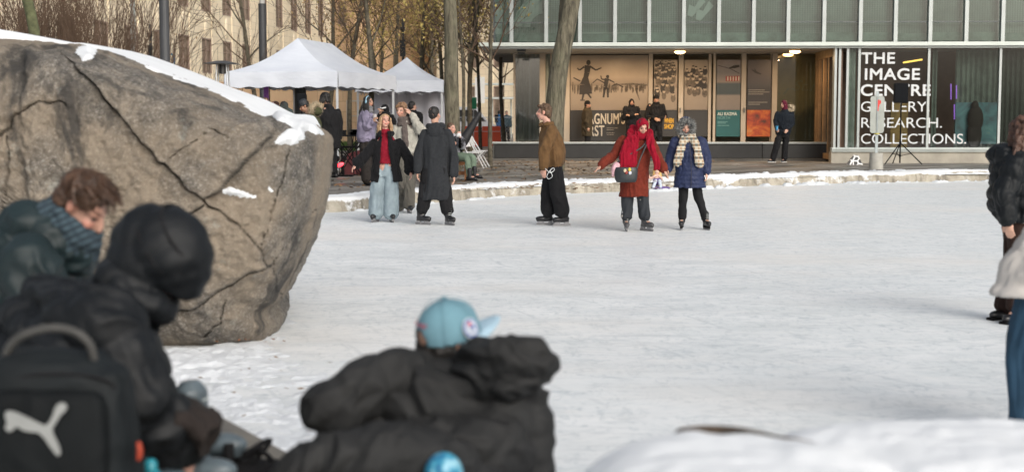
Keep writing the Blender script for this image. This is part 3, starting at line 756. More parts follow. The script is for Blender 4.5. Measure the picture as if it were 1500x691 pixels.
limb(fg, [L(886, 117), L(881, 116), L(880, 111)], [1 * s1, .9 * s1, .7 * s1]); limb(fg, [L(892, 117), L(900, 121)], [1 * s1, .7 * s1])
limb(fg, [L(840, 114), L(850, 119)], [.8 * s1, 1 * s1]); limb(fg, [L(868, 122), L(875, 116), L(886, 122)], [.6 * s1, .7 * s1, .9 * s1]); limb(fg, [L(895, 127), L(903, 123), L(913, 128)], [.6 * s1, .7 * s1, .9 * s1])
fg.build('printed_skater', INK, bld)
cr_ = MB(); rs = np.random.RandomState(9)
for k in range(70):
    x = rs.uniform(838, 948); y = 130 + rs.uniform(-3, 3); h = rs.uniform(2.5, 5) * (1.5 if x < 850 else 1)
    blob(cr_, *L(x, y), rs.uniform(.6, 1.3) * s1, h * s1, y=dP - .0215); blob(cr_, *L(x, y - h), .8 * s1, .8 * s1, y=dP - .0215)
for k in range(5): limb(cr_, [L(932, 126), L(933, 136)], [1.5 * s1, 1.2 * s1], y=dP - .0215)
limb(cr_, [L(933, 136), L(937, 147)], [1 * s1, .6 * s1], y=dP - .0215); limb(cr_, [L(928, 127), L(938, 124)], [.6 * s1, .6 * s1], y=dP - .0215)
limb(cr_, [L(900, 124.5), L(925, 123), L(948, 125)], [.8 * s1, 1.4 * s1, .8 * s1], y=dP - .0214)
cr_.build('printed_crowd', INKM, bld)
x_, z_ = L(853, 181.5); text('lettering', "MAGNUM'S", x_, z_, 15 * s1, 62 * s1, CRM, bld, y=dP - .026, bold=.006)
x_, z_ = L(853, 199); text('lettering', "FIRST", x_, z_, 15 * s1, 32 * s1, CRM, bld, y=dP - .026, bold=.006)
ln = MB()
for k, (yy_, a0, a1) in enumerate([(188, 888.5, 905), (190.5, 888.5, 899), (195, 888.5, 900), (197.5, 888.5, 899)]):
    p0 = L(a0, yy_); p1 = L(a1, yy_); ln.plate([(p0[0], dP - .022, p0[1]), (p1[0], dP - .022, p1[1]), (p1[0], dP - .022, p1[1] + .6 * s1), (p0[0], dP - .022, p0[1] + .6 * s1)], .003)
ln.build('small_print', M('print_grey', (.3, .28, .24), .6, .1, 3, 0), bld)
x_, z_ = L(973, 180); text('lettering', "WHEN", x_, z_, 6.5 * s1, 13.5 * s1, YEL, bld, y=dP - .026, bold=.008)
x_, z_ = L(973, 188.5); text('lettering', "SHOP", x_, z_, 6.5 * s1, 13.5 * s1, YEL, bld, y=dP - .026, bold=.008)
# two crowd posters on the doors
def crowd_poster(a0, a1, top, bot, seed, rows_):
    poster('poster', bx(a0, dP), bx(a1, dP), px_z(bot), px_z(top), sep); rs = np.random.RandomState(seed)
    d_, m_, l_ = MB(), MB(), MB()
    for (yc, hr, bw, n) in rows_:
        for i in range(n):
            x = a0 + 2.5 + (a1 - a0 - 5) * (i + .5) / n + rs.uniform(-2.2, 2.2); y = yc + rs.uniform(-3, 3)
            yy_ = dP - .021 - rs.uniform(0, .0005) - yc * 1e-5
            w2 = min(bw, x - a0, a1 - x)
            blob((d_, m_)[rs.randint(2)], *L(x, y + hr * 3), w2 * s1, hr * 3 * s1, y=yy_); blob(l_, *L(x, y), hr * s1, hr * 1.2 * s1, y=yy_ - .004); blob(d_, *L(x, y - hr * .9), hr * 1.05 * s1, hr * .6 * s1, y=yy_ - .0042)
    for mb, mt in ((d_, INK), (m_, INKM), (l_, INKL)): mb.build('printed_crowd', mt, bld)
crowd_poster(957.5, 991.5, 88, 161, 3, [(91, 1.3, 2.4, 9), (97, 1.5, 2.8, 8), (104, 1.8, 3.2, 7), (113, 2, 3.6, 5), (126, 2.2, 4, 4), (136, 2, 3.4, 3)])
crowd_poster(1002, 1036.5, 88, 161, 5, [(101, 1.8, 3.6, 5), (109, 2, 4, 5), (118, 2.2, 4.4, 5), (129, 2, 4, 4)])
for a0, a1 in ((957.5, 991.5), (1002, 1036.5)): poster('poster_panel', bx(a0, dP), bx(a1, dP), px_z(200), px_z(161.4), DPAN)
# film posters
poster('poster', bx(1049, dP), bx(1084, dP), px_z(161), px_z(88), m_sepia('bluegrey_print', [(0, (.24, .20, .17)), (.28, (.30, .25, .2)), (.32, (.05, .07, .07)), (.52, (.08, .10, .10)), (.56, (.34, .27, .22)), (.75, (.22, .2, .19)), (1, (.36, .3, .27))], 6))
g_ = MB(); 
for k in range(5): limb(g_, [L(1066 + k * 4, 118.5), L(1066 + k * 4, 112.5)], [.9 * s1, .9 * s1])
g_.build('printed_stripe', CRM, bld)
g_ = MB(); limb(g_, [L(1063, 115.6), L(1083.5, 115.2)], [3.6 * s1, 3.6 * s1], y=dP - .0215); g_.build('printed_red_wall', M('print_red', (.35, .06, .05), .6, .2, 9, 0), bld)
g_ = MB(); limb(g_, [L(1068, 100), L(1076, 98), L(1083, 97)], [.6 * s1, 2.2 * s1, 1.6 * s1]); limb(g_, [L(1051, 96), L(1070, 101), L(1083, 108)], [.4 * s1, .4 * s1, .4 * s1], y=dP - .0222); g_.build('printed_bird', INK, bld)
poster('poster_panel', bx(1049, dP), bx(1084, dP), px_z(200), px_z(161.3), M('print_teal', (.015, .11, .115), .5, .08, 2, 0))
x_, z_ = L(1051, 169); text('lettering', "ALI KAZMA", x_, z_, 4.2 * s1, 28 * s1, M('print_pale_teal', (.55, .62, .58), .6, .05, 2, 0), bld, y=dP - .026, bold=.006)
x_, z_ = L(1051, 174.6); text('lettering', "NORTH", x_, z_, 4.0 * s1, 18 * s1, M('print_mid_teal', (.18, .36, .36), .6, .05, 2, 0), bld, y=dP - .026)
ln = MB()
for yy_, a1 in ((178.5, 1066), (180.5, 1063), (184, 1068)): limb(ln, [L(1051, yy_), L(a1, yy_)], [.4 * s1, .4 * s1])
ln.build('small_print', _mats['print_mid_teal'], bld)
poster('poster', bx(1094, dP), bx(1128.5, dP), px_z(161), px_z(88), m_sepia('dark_film_print', [(0, (.03, .025, .022)), (.42, (.04, .032, .03)), (.5, (.07, .06, .055)), (.75, (.13, .10, .09)), (1, (.16, .13, .115))], 5))
g_ = MB(); limb(g_, [L(1101, 102), L(1107, 106), L(1115, 109)], [.5 * s1, 1.6 * s1, .8 * s1]); limb(g_, [L(1105, 101), L(1108, 106)], [.4 * s1, .9 * s1], y=dP - .0222); g_.build('printed_diver', INK, bld)
ln = MB()
for yy_, a0, a1 in ((132, 1096, 1120), (135, 1096, 1127), (138, 1096, 1118), (150, 1096, 1124), (153, 1096, 1113)): limb(ln, [L(a0, yy_), L(a1, yy_)], [.55 * s1, .55 * s1])
ln.build('small_print', _mats['print_grey'], bld)
def m_fire():
    m, nt, b = mat_new('fiery_print'); c = ramp(nt, noise(nt, 2.2, 6, .65, coords(nt), .8), [(.3, (.05, .03, .02)), (.45, (.42, .06, .02)), (.58, (.60, .17, .03)), (.72, (.55, .35, .15))])
    nt.links.new(c, b.inputs['Base Color']); return m
poster('poster_panel', bx(1094, dP), bx(1128.5, dP), px_z(200), px_z(161.3), m_fire())
kn = MB()
for p in (996, 1089.5): kn.box(bx(p, dP) - .015, bx(p, dP) + .015, dP - .14, dP - .075, px_z(165), px_z(158))
kn.build('door_handle', ALUD, bld)
# low black plinth wall in front of the porch
dW = 1.9; wx0, wx1 = bx(722, dW), -.03; zc = bz(208, dW)
pn = MB(); n = 5
for k in range(n): a0 = wx0 + .05 + (wx1 - wx0 - .1) * k / n; pn.box(a0 + .012, a0 + (wx1 - wx0 - .1) / n - .012, dW + .04, dW + .30, .30, zc - .06)
pn.build('plinth_panel', BLK, bld)
MB().box(wx0 + .03, wx1, dW + .1, dW + .28, .1, zc - .061).box(wx0, wx0 + .045, dW, dW + 1.2, .22, zc - .06).build('plinth_core', M('plinth_core', (.06, .06, .055), .7, .1, 2, 0), bld)
MB().box(wx0 - .04, wx1, dW - .03, dW + .45, zc - .055, zc).build('plinth_ledge', ALU, bld)
MB().box(wx0 - .02, wx1, dW - .25, dW + .03, .2, .29).build('plinth_step', M('grime_concrete', (.10, .095, .085), .8, .3, 2, .3, 40), bld)
# porch ceiling lamps (lit)
LITM = M('lit_lamp_bowl', (1, .85, .6), .5, 0, 1, 0, emit=(1, .62, .28, 7))
for i, (p, d_) in enumerate(((823, 1.7), (995, 1.7), (1163, 1.6), (1153, 3.9))):
    x = bx(p, d_); z = sf_z
    lt = MB(); lt.bar((x, d_, z), (x, d_, z - .035), .20, .20, 24); a = lt.build('ceiling_lamp', M('lamp_brass', (.5, .34, .18), .4, .1, 3, 0), bld, smooth=False)
    MB().ell((x, d_, z - .06), (.17, .17, .055), None, 20, 10).build('lamp_bowl', LITM, a, smooth=True)
    MB().bar((x, d_, z - .135), (x, d_, z - .12), .12, .13, 20).build('lamp_cap', WHT, a)
    if i < 3:
        l = bpy.data.lights.new('porch_wash_light', 'AREA'); l.shape = 'DISK'; l.size = .35; l.energy = 46; l.color = (1, .66, .36)
        lo = link(bpy.data.objects.new('porch_wash_light', l), bld); lo.location = (x, d_, z - .16)
l = bpy.data.lights.new('porch_wash_light', 'AREA'); l.shape = 'DISK'; l.size = .35; l.energy = 36; l.color = (1, .66, .36)  # extra light without a fixture, added for the warm wash on the posters
lo = link(bpy.data.objects.new('porch_wash_light', l), bld); lo.location = (bx(905, 1.9), 1.9, sf_z - .16)
v_ = MB().box(bx(757, 1), bx(770, 1), .9, 1.2, sf_z - .06, sf_z).box(bx(758, 1), bx(769, 1), .95, 1.15, sf_z - .14, sf_z - .09); v_.build('soffit_vent', ALUD, bld)
# right bay
zf0, zf1 = bz(216, 0, 1350), bz(71, 0, 1350)
gx = [bx(1240), bx(1257), bx(1358.5), bx(1463), bx(1566)]
for a0, a1 in zip(gx[:-1], gx[1:]):
    mesh_obj('shop_window', [(a0 + .01, .02, zf0), (a1 - .01, .02, zf0), (a1 - .01, .02, zf1), (a0 + .01, .02, zf1)], [(0, 1, 2, 3)], M_glass('bay_glass', (.82, .86, .83), 1.5) if 'bg' not in _mats else _mats['bg'], bld)
for x in gx + [gx[0] - .23]: MB().box(x - .035, x + .035, -.05, .06, zf0, zf1).build('window_frame', ALU, bld)
MB().box(gx[0] - .45, xr, -.16, .10, bz(222.5, -.16, 1350), zf0 - .002).box(gx[0] - .45, xr, -.20, .06, bz(219.5, -.2, 1350), bz(217.5, -.2, 1350)).build('window_sill', WHT, bld)
MB().box(gx[0] - .45, xr, -.10, .3, 0, bz(222.5, -.16, 1350) - .002).build('base_wall', STONE, bld)
# return wall with timber door leaves, facing the porch
WOODF = M('warm_timber', (.30, .19, .10), .5, .3, 3, .1, 60)
rt = MB()
for (a0, a1) in ((.3, .45), (1.15, 1.25), (2.0, 2.15), (2.9, 3.0), (3.4, 3.55)): rt.box(-.30, -.20, a0, a1, fz, sf_z - .25)
rt.box(-.30, -.20, .3, 3.55, sf_z - .248, sf_z - .01).box(-.3, -.2, .3, 3.55, .3, fz - .002).build('timber_frame', WOODF, bld)
mesh_obj('side_door', [(-.25, .3, fz), (-.25, 3.5, fz), (-.25, 3.5, sf_z - .2), (-.25, .3, sf_z - .2)], [(0, 1, 2, 3)], M_glass('dark_door_glass', (.25, .27, .25)), bld)
MB().box(-.35, -.28, -.05, .25, .2, sf_z - .01).build('corner_frame', ALU, bld)
# dim interior of the bay
inr = MB(); inr.box(gx[0] - .1, xr, 3.4, 3.5, 0, zf1 + .05).box(gx[0] - .2, gx[0] - .12, .1, 3.4, 0, zf1).box(gx[0] - .1, xr, .35, 3.4, .5, .55).build('interior_wall', M('brown_interior', (.20, .13, .095), .8, .3, .8, 0), bld)
curtain('curtain', gx[0] + .03, gx[1] - .03, .35, .56, zf1, M('sage_curtain', (.45, .54, .48), .8, .2, 3, 0), bld)
DKG = M('dark_green_curtain', (.13, .17, .145), .85, .3, 3, 0)
curtain('curtain', bx(1364, .6), bx(1371, .6), .6, .56, zf1, DKG, bld); curtain('curtain', bx(1398, .8), bx(1470, .8), .8, .56, zf1, DKG, bld)
curtain('curtain', bx(1466, .6), bx(1560, .6), .6, .56, zf1, M('black_curtain', (.05, .065, .055), .85, .3, 3, 0), bld)
MB().box(bx(1305, 2), bx(1330, 2), 2.0, 2.1, .56, bz(150, 2, 1300)).build('display_panel', M('ochre_display', (.34, .22, .06), .6, .5, 3, 0), bld)
p0, p1 = BL(1323, 92, 1.2), BL(1351, 87.5, 1.2)
MB().bar((p0[0], 1.2, p0[1]), (p1[0], 1.2, p1[1]), .025).build('light_strip', M('yellow_strip_light', (1, .7, .1), .5, 0, 1, 0, emit=(1, .62, .12, 1.6)), bld)
g_ = MB()
for px_, y0, y1 in ((1393, 123, 146), (1401, 125, 145), (1398, 153, 175)): a = BL(px_, y0, .7); c = BL(px_, y1, .7); g_.bar((a[0], .7, a[1]), (c[0], .7, c[1]), .018)
g_.build('light_strip', M('violet_strip_light', (.4, .2, .8), .5, 0, 1, 0, emit=(.30, .12, .65, .5)), bld)
p0, p1 = BL(1399, 211, .62), BL(1462, 150, .62); 
for k in range(1):
    mm, nt, b = mat_new('teal_mural'); c = ramp(nt, noise(nt, 1.6, 5, .6, coords(nt), .5), [(.35, (.03, .07, .08)), (.5, (.05, .17, .20)), (.62, (.09, .26, .27)), (.7, (.40, .30, .08))]); nt.links.new(c, b.inputs['Base Color'])
    MB().box(p0[0], p1[0], .66, .68, p0[1], p1[1]).build('mural', mm, bld)
g_ = MB(); c = BL(1428, 170, .55); g_.ell((c[0], .55, c[1] + .32), (.11, .1, .14)).ell((c[0] + .02, .55, c[1] - .1), (.24, .14, .42)).ell((c[0], .55, c[1] - .55), (.22, .12, .5)); g_.build('display_figure', M('shadow_figure', (.02, .018, .015), .9, .1, 2, 0), bld, smooth=True)
# white vinyl lettering on the glass
VIN = M('white_vinyl', (.66, .68, .68), .6, .02, 2, 0); s2 = 42.7 / F
for body, a0, a1, base, cap, bo_ in (("THE", 1262, 1309.5, 93.2, 15.6, .011), ("IMAGE", 1267, 1345.5, 116.8, 15.8, .011), ("CENTRE", 1261, 1361, 140.2, 15.8, .011),
                                ("GALLERY.", 1261, 1360, 163.6, 14.6, -.004), ("RESEARCH.", 1261.5, 1378, 187, 14.4, -.004), ("COLLECTIONS.", 1261, 1413, 210.4, 14.4, -.004)):
    x_, z_ = BL(a0, base, 0); text('window_lettering', body, x_, z_, cap * s2, (a1 - a0) * s2, VIN, bld, y=-.005, bold=bo_)

# ================= speaker on tripod, sign post in its concrete foot, sandwich bag
PLK = M('matt_black_plastic', (.006, .006, .007), .7, .2, 6, .1, spec=.15)
def tripod_speaker(px, feet_y, top, bot, Yd, w_, label):
    b0 = G(px, feet_y, .25); b0 = P(px, feet_y, Yd); b0[2] = .25; s = Yd / F
    r_ = empty('speaker_stand', b0, 'thin black tripod stand on the paving in front of the white lettering' if not label else label[0], 'speaker stand')
    zt_ = CZ + (170 - bot) * s
    MB().bar((0, 0, .05), (0, 0, zt_ - .25), .022).build('pole', PLK, r_)
    for k in range(3):
        a = R(90 + 120 * k + 5); c = (math.cos(a) * .62, math.sin(a) * .55, .02)
        MB().bar((0, 0, .62), c, .016).bar((0, 0, .25), (c[0] * .5, c[1] * .5, .32), .010).build('leg', PLK, r_)
    MB().bar((0, 0, .58), (0, 0, .66), .035).bar((0, 0, .22), (0, 0, .28), .03).build('collar', PLK, r_)
    q = V(*b0); q[2] = zt_
    h = (bot - top) * s
    sp_ = empty('loudspeaker', q, label[1] if label else 'black loudspeaker on the tripod, hiding the T of the lettering', 'speaker')
    hx = MB(); ww = w_ / 2
    hx.hexa([(-ww, 0, 0), (ww, 0, 0), (ww * .7, .34, .02), (-ww * .7, .34, .02), (-ww, 0, h), (ww, 0, h), (ww * .7, .34, h - .02), (-ww * .7, .34, h - .02)])
    o = hx.build('cabinet', PLK, sp_); d = o.modifiers.new('b', 'BEVEL'); d.width = .02; d.segments = 2
    MB().box(-ww * .88, ww * .88, -.014, -.002, h * .08, h * .92).build('grille', M('speaker_grille', (.010, .011, .013), .8, .2, 60, .6, 300, spec=.1), sp_)
    return r_
tripod_speaker(1318, 243, 122, 151.5, 40.2, .40, None)
b0 = P(1283, 247.5, 36.9); b0[2] = .25; s = 36.9 / F
sg = empty('street_sign', b0, 'grey back of a street sign in a round concrete foot, red sticker on it', 'sign')
MB().bar((0, 0, 0), (0, 0, .42), .185, .165, 28).build('concrete_foot', M('foot_concrete', (.42, .41, .37), .85, .15, 6, .4, 60), sg)
MB().box(-.035, .035, -.02, .02, .42, 2.0).build('post', M('galvanised', (.33, .37, .38), .45, .12, 8, 0, metal=.4), sg)
def rrect(w_, z0, z1, y, r=.06):
    pts = []
    for cx_, cz_, a0 in ((w_ - r, z0 + r, -90), (w_ - r, z1 - r, 0), (-w_ + r, z1 - r, 90), (-w_ + r, z0 + r, 180)):
        for k in range(5): t = R(a0 + 90 * k / 4); pts.append((cx_ + r * math.cos(t), y, cz_ + r * math.sin(t)))
    return pts
pl = MB().plate(rrect(.18, .93, 1.88, -.022), .006).build('sign_plate', M('sign_back', (.34, .36, .33), .5, .12, 5, .1), sg)
MB().box(-.02, .02, -.045, -.03, .94, 1.87).build('rib', M('sign_rib', (.28, .31, .31), .5, .1, 5, 0), pl)
MB().plate([(x + .03, -.047, z) for x, z in ((-.03, 1.50), (-.005, 1.50), (-.003, 1.58), (.02, 1.66), (.055, 1.70), (.05, 1.78), (.02, 1.75), (.015, 1.79), (-.03, 1.78))], .002).build('sticker', M('red_sticker', (.65, .04, .03), .5, .3, 30, 0), pl)
MB().bar((0, 0, .90), (0, 0, .925), .07, .07, 16).build('cable_tie', M('yellow_tie', (.5, .42, .05), .5, .1, 5, 0), sg)
def m_bw():
    m, nt, b = mat_new('black_white_print'); vo = nt.nodes.new('ShaderNodeTexVoronoi'); vo.inputs['Scale'].default_value = 7; vo.feature = 'DISTANCE_TO_EDGE'; nt.links.new(coords(nt), vo.inputs['Vector'])
    nt.links.new(ramp(nt, vo.outputs['Distance'], [(.10, .75), (.12, .02)]), b.inputs['Base Color']); return m
b0 = P(1250, 239, 40.2); b0[2] = .25
o = MB().hexa([(-.2, -.12, 0), (.24, -.12, 0), (.26, .14, 0), (-.18, .14, 0), (-.02, -.04, .27), (.12, -.05, .27), (.14, .06, .22), (-.02, .05, .25)]).build('shopping_bag', m_bw(), org=None)
o.location = Vector(b0); tag(o, 'slumped black and white patterned bag on the paving beside the window corner', 'bag')

# ================= tents
def m_tent():
    m, nt, b = mat_new('tent_fabric'); f = noise(nt, 1.3, 4, .6, coords(nt, 1, 1, 3))
    nt.links.new(ramp(nt, f, [(.3, (.62, .66, .74)), (.7, (.70, .74, .81))]), b.inputs['Base Color']); b.inputs['Roughness'].default_value = .55
    b.inputs['Transmission Weight'].default_value = 0; bump(nt, b, noise(nt, 1.8, 3, .5, coords(nt, 1, 1, 2.5)), .35, .08); return m
TENT = m_tent(); STEEL = M('tent_steel', (.50, .52, .54), .4, .08, 5, 0, metal=.4)
WALLF = M('tent_wall_fabric', (.72, .72, .80), .7, .1, 1.5, .3, 3)
def tent(corners, ez, vh, apex, az, label, gz=.22):
    """corners: 4 ground points counter-clockwise from the near one; apex: list of 1 or 2 xy points"""
    c0 = V(*[sum(c[k] for c in corners) / 4 for k in (0, 1)], gz); r_ = empty('canopy_tent', c0, label, 'tent'); O3 = c0
    C = [V(c[0], c[1], 0) for c in corners]; vs, fs = [], []; N = 14; 
    A = [V(*a, az) for a in apex]
    def panel(a, b_, p, q_):   # eave edge a-b, ridge edge p-q
        k0 = len(vs)
        for j in range(N + 1):
            t = j / N
            for i in range(N + 1):
                s_ = i / N; lo = a + (b_ - a) * s_; hi = p + (q_ - p) * s_; v = lo + (hi - lo) * t
                v = v - V(0, 0, .16 * math.sin(math.pi * t) * (1 - .35 * math.sin(math.pi * s_))) ; vs.append(v)
        for j in range(N):
            for i in range(N): a_ = k0 + j * (N + 1) + i; fs.append((a_, a_ + 1, a_ + N + 2, a_ + N + 1))
    E = [V(c[0], c[1], ez) for c in C]
    if len(A) == 1: rid = [(A[0], A[0])] * 4
    else: rid = [(A[0], A[0]), (A[0], A[1]), (A[1], A[1]), (A[1], A[0])]
    for k in range(4): panel(E[k - 1] if 0 else E[k], E[(k + 1) % 4], *rid[k])
    roof = mesh_obj('roof', vs, fs, TENT, r_, O3, smooth=True)
    vs, fs = [], []; N2 = 40; ctr = sum(C) / 4
    for k in range(4):
        a, b_ = C[k], C[(k + 1) % 4]; k0 = len(vs); out = nrm((a + b_) / 2 - ctr) * .015
        for i in range(N2 + 1):
            p = a + (b_ - a) * i / N2; dz = .02 * math.sin(i * .9) ; o_ = out * (1 + .8 * math.sin(i * .5))
            vs += [V(p[0], p[1], ez) , V(p[0] + o_[0], p[1] + o_[1], ez - vh * .5), V(p[0] + o_[0], p[1] + o_[1], ez - vh + dz)]
        for i in range(N2): a_ = k0 + 3 * i; fs += [(a_, a_ + 3, a_ + 4, a_ + 1), (a_ + 1, a_ + 4, a_ + 5, a_ + 2)]
    mesh_obj('valance', vs, fs, TENT, r_, O3, smooth=True)
    for c in C:
        ci = c + nrm(ctr - c) * .09
        MB().box(ci[0] - .03, ci[0] + .03, ci[1] - .03, ci[1] + .03, gz, ez - .05).box(ci[0] - .07, ci[0] + .07, ci[1] - .07, ci[1] + .07, gz, gz + .015).build('leg', STEEL, r_, O3)
    tr = MB()
    for k in range(4):
        a, b_ = C[k] + V(0, 0, ez - .1), C[(k + 1) % 4] + V(0, 0, ez - .1); a = a + nrm(ctr + V(0,0,ez-.1) - a) * .1; b_ = b_ + nrm(ctr + V(0,0,ez-.1) - b_) * .1; n = 4
        for i in range(n):
            p, q_ = a + (b_ - a) * i / n, a + (b_ - a) * (i + 1) / n; dn = V(0, 0, .32)
            tr.bar(p, q_ - dn * (i % 2 == 0) if 0 else q_, .012); tr.bar(p - dn, q_, .010); tr.bar(p, q_ - dn, .010)
    tr.build('truss', STEEL, r_, O3)
    return r_, C, O3
ca = V(*P(495.5, 170, 36.6)[:2]); cb = V(*P(580, 170, 41.0)[:2]); cd = V(*P(330, 170, 37.3)[:2]); cc = cb + (cd - ca)
A1 = P(436, 56, 38.2); A2 = P(486, 64, 41.2); az = A1[2]
tent([ca, cb, cc, cd], 2.76, .40, [tuple(A1[:2]), tuple(A2[:2])][:2], az, 'larger tent') if 0 else None
# ridge runs along the long side ca-cb: order the corners so the first edge is a gable end
tent([cd, ca, cb, cc], 2.76, .40, [tuple(A1[:2]), tuple(A2[:2])], az, 'larger white canopy tent with a long ridge, crowd gathered beneath it behind the boulder')
t0, t1 = P(521, 170, 42.5), P(650, 170, 42.2)
T4 = [V(t0[0], t0[1]), V(t1[0], t1[1]), V(t1[0] + .1, t1[1] + 3), V(t0[0] + .1, t0[1] + 3)]
r_, C, O3 = tent(T4, 2.67, .34, [tuple(P(596, 84, 43.8)[:2])], P(596, 84, 43.8)[2], 'smaller peaked white canopy tent with grey side walls, behind the woman in red roll-neck')
vs, fs = [], []
for (a, b_) in ((C[3], C[2]),):
    k0 = len(vs); n = 40
    for i in range(n + 1):
        p = a + (b_ - a) * i / n; q_ = .04 * math.sin(i * .8) ; vs += [V(p[0] + q_ * .3, p[1] - .1 + q_, .3), V(p[0] + q_ * .3, p[1] - .1 + q_, 2.4)]
    fs += [(k0 + 2 * i, k0 + 2 * i + 2, k0 + 2 * i + 3, k0 + 2 * i + 1) for i in range(n if a is C[3] else 0)]
mesh_obj('side_wall', vs, fs, WALLF, r_, O3, smooth=True)

# patio heater
b0 = P(327, 170, 33.5); b0[2] = .22
ph = empty('patio_heater', b0, 'patio heater with square black hood beside the larger tent', 'heater')
s = 33.5 / F; z_top = CZ + (170 - 104) * s
MB().hexa([(-.38, -.38, z_top - .07), (.38, -.38, z_top - .07), (.38, .38, z_top - .07), (-.38, .38, z_top - .07), (-.12, -.12, z_top), (.12, -.12, z_top), (.12, .12, z_top), (-.12, .12, z_top)]).build('hood', BLK, ph)
MB().bar((0, 0, z_top - .3), (0, 0, z_top - .08), .08).build('burner', BLK, ph)
pp_ = MB()
for a in ((-.22, -.22), (.22, -.22), (.22, .22), (-.22, .22)): pp_.bar((a[0], a[1], .3), (a[0] * .5, a[1] * .5, z_top - .08), .018)
pp_.build('cage', STEEL, ph); MB().hexa([(-.25, -.25, 0), (.25, -.25, 0), (.25, .25, 0), (-.25, .25, 0), (-.2, -.2, .75), (.2, -.2, .75), (.2, .2, .75), (-.2, .2, .75)]).build('base', BLK, ph)

# ================= lamp poles
def pole(px, w_px, Yd, top_py, label, name='lamp_post', mat=BLK, cat='post', extra=None):
    b0 = P(px, 170, Yd); b0[2] = .2; s = Yd / F
    zt_ = CZ + (170 - top_py) * s - .2
    r_ = empty(name, b0, label, cat)
    MB().bar((0, 0, 0), (0, 0, zt_), w_px / 2 * s, w_px / 2 * s, 20).build('shaft', mat, r_, smooth=False)
    MB().bar((0, 0, 0), (0, 0, .15), w_px * .8 * s, w_px * .8 * s, 20).build('base', mat, r_)
    return r_, s, zt_
GP = M('pole_paint', (.055, .057, .062), .45, .12, 2, .05)
r_, s, z = pole(243.5, 14, 27, -60, 'thick dark lamp post rising behind the snowy crest of the boulder', mat=GP)
MB().bar((0, 0, z), (0, 0, z + .5), .2, .25, 16).build('lamp_head', GP, r_)
r_, s, z = pole(386.5, 11.5, 46, 8, 'dark round lamp post with a pale top section, rising behind the larger tent', mat=GP)
MB().bar((0, 0, z), (0, 0, z + 1.2), .085, .085, 20).build('lamp_head', M('frosted_lamp', (.45, .44, .42), .5, .1, 3, 0), r_)
r_, s, z = pole(440.5, 17, 40, 130, 'black banner-wrapped post under the larger tent behind the olive parka', mat=BLK)
MB().bar((0, 0, z), (0, 0, z + .06), .12, .10, 16).build('cap', GP, r_)
r_, s, z = pole(198, 7.5, 55, -50, 'slim pale grey post in front of the bare shrub', mat=M('pale_pole', (.38, .42, .40), .5, .1, 2, .05))
MB().bar((0, 0, z), (0, 0, z + .3), .12, .06, 12).build('cap', ALU, r_)
b0 = P(223, 170, 50); b0[2] = .2; s = 50 / F
ts = empty('traffic_signal', b0, 'black traffic signal seen from the side, left of the thick dark post', 'traffic signal')
MB().bar((0, 0, 0), (0, 0, 4.6), .05).build('pole', GP, ts)
zz = lambda py: CZ + (170 - py) * s - .2
MB().box(-.085, .085, -.14, -.06, zz(90), zz(68)).build('signal_head', BLK, ts); MB().box(-.085, .085, -.14, -.06, zz(57), zz(50)).build('walk_signal', BLK, ts)
MB().ell((0, -.15, zz(53.5)), (.05, .02, .06)).build('lens', M('dark_lens', (.05, .03, .02), .3, .1, 2, 0), ts)
b0 = P(591, 170, 62); b0[2] = .2; s = 62 / F
ts = empty('traffic_signal', b0, 'black traffic signal poking above the peak of the smaller tent', 'traffic signal')
MB().bar((0, 0, 0), (0, 0, 5.6), .06).build('pole', GP, ts)
MB().box(-.12, .12, -.2, -.07, zz(84) * 1, zz(60)).build('signal_head', BLK, ts); MB().box(-.1, .1, -.2, -.07, zz(47.5), zz(42)).build('walk_signal', BLK, ts)
MB().ell((0, -.21, zz(45)), (.05, .02, .06)).build('lens', _mats['dark_lens'], ts)
b0 = P(257, 170, 48); b0[2] = .2; s = 48 / F
bl_ = MB().rail([(0, 0, 0), (0, 0, CZ + (170 - 84) * s - .3), (-.03, 0, CZ + (170 - 81) * s - .25), (-.1, 0, CZ + (170 - 79) * s - .22)], .028, 10).build('blue_hook_post', M('blue_paint', (.03, .22, .42), .5, .1, 2, 0), smooth=True)
bl_.location = Vector(b0); tag(bl_, 'thin blue hooked post beside the thick dark lamp post', 'post')
# purple banners
PUR = M('purple_fabric', (.42, .16, .62), .7, .12, 2, 0)
for px_, py0, py1, w_, Yd, lab in ((390.5, 128, 152, 7.5, 38.5, 'purple feather banner standing behind the crowd under the larger tent'), (687, 140, 160, 4.5, 60, 'small purple banner among the dark trunks beside the smaller tent')):
    b0 = P(px_, 170, Yd); b0[2] = .2; s = Yd / F; r_ = empty('banner', b0, lab, 'banner')
    z0, z1 = CZ + (170 - py1) * s - .2, CZ + (170 - py0) * s - .2
    z1 = z1 + (.6 if Yd < 40 else 0)
    if Yd < 40: z0 -= 1.0
    MB().bar((w_ * s / 2 + .02, 0, 0), (w_ * s / 2 + .02, 0, z1), .015).build('pole', GP, r_)
    MB().plate([(-w_ * s / 2, 0, z0), (w_ * s / 2, 0, z0 + .1), (w_ * s / 2, 0, z1), (-w_ * s / 2, .02, z1 - .05)], .01).build('cloth', PUR, r_)
b0 = P(368, 170, 34.5)
r_ = tripod_speaker(369, 241, 141, 164, 35.2, .42, ('thin black tripod stand under the larger tent', 'black loudspeaker raised over the crowd under the larger tent')) if 0 else None
sp = tripod_speaker(443, 241, 137, 150, 35.5, .24, ('thin black tripod stand hidden by the crowd under the larger tent', 'small black loudspeaker raised over the crowd under the larger tent'))

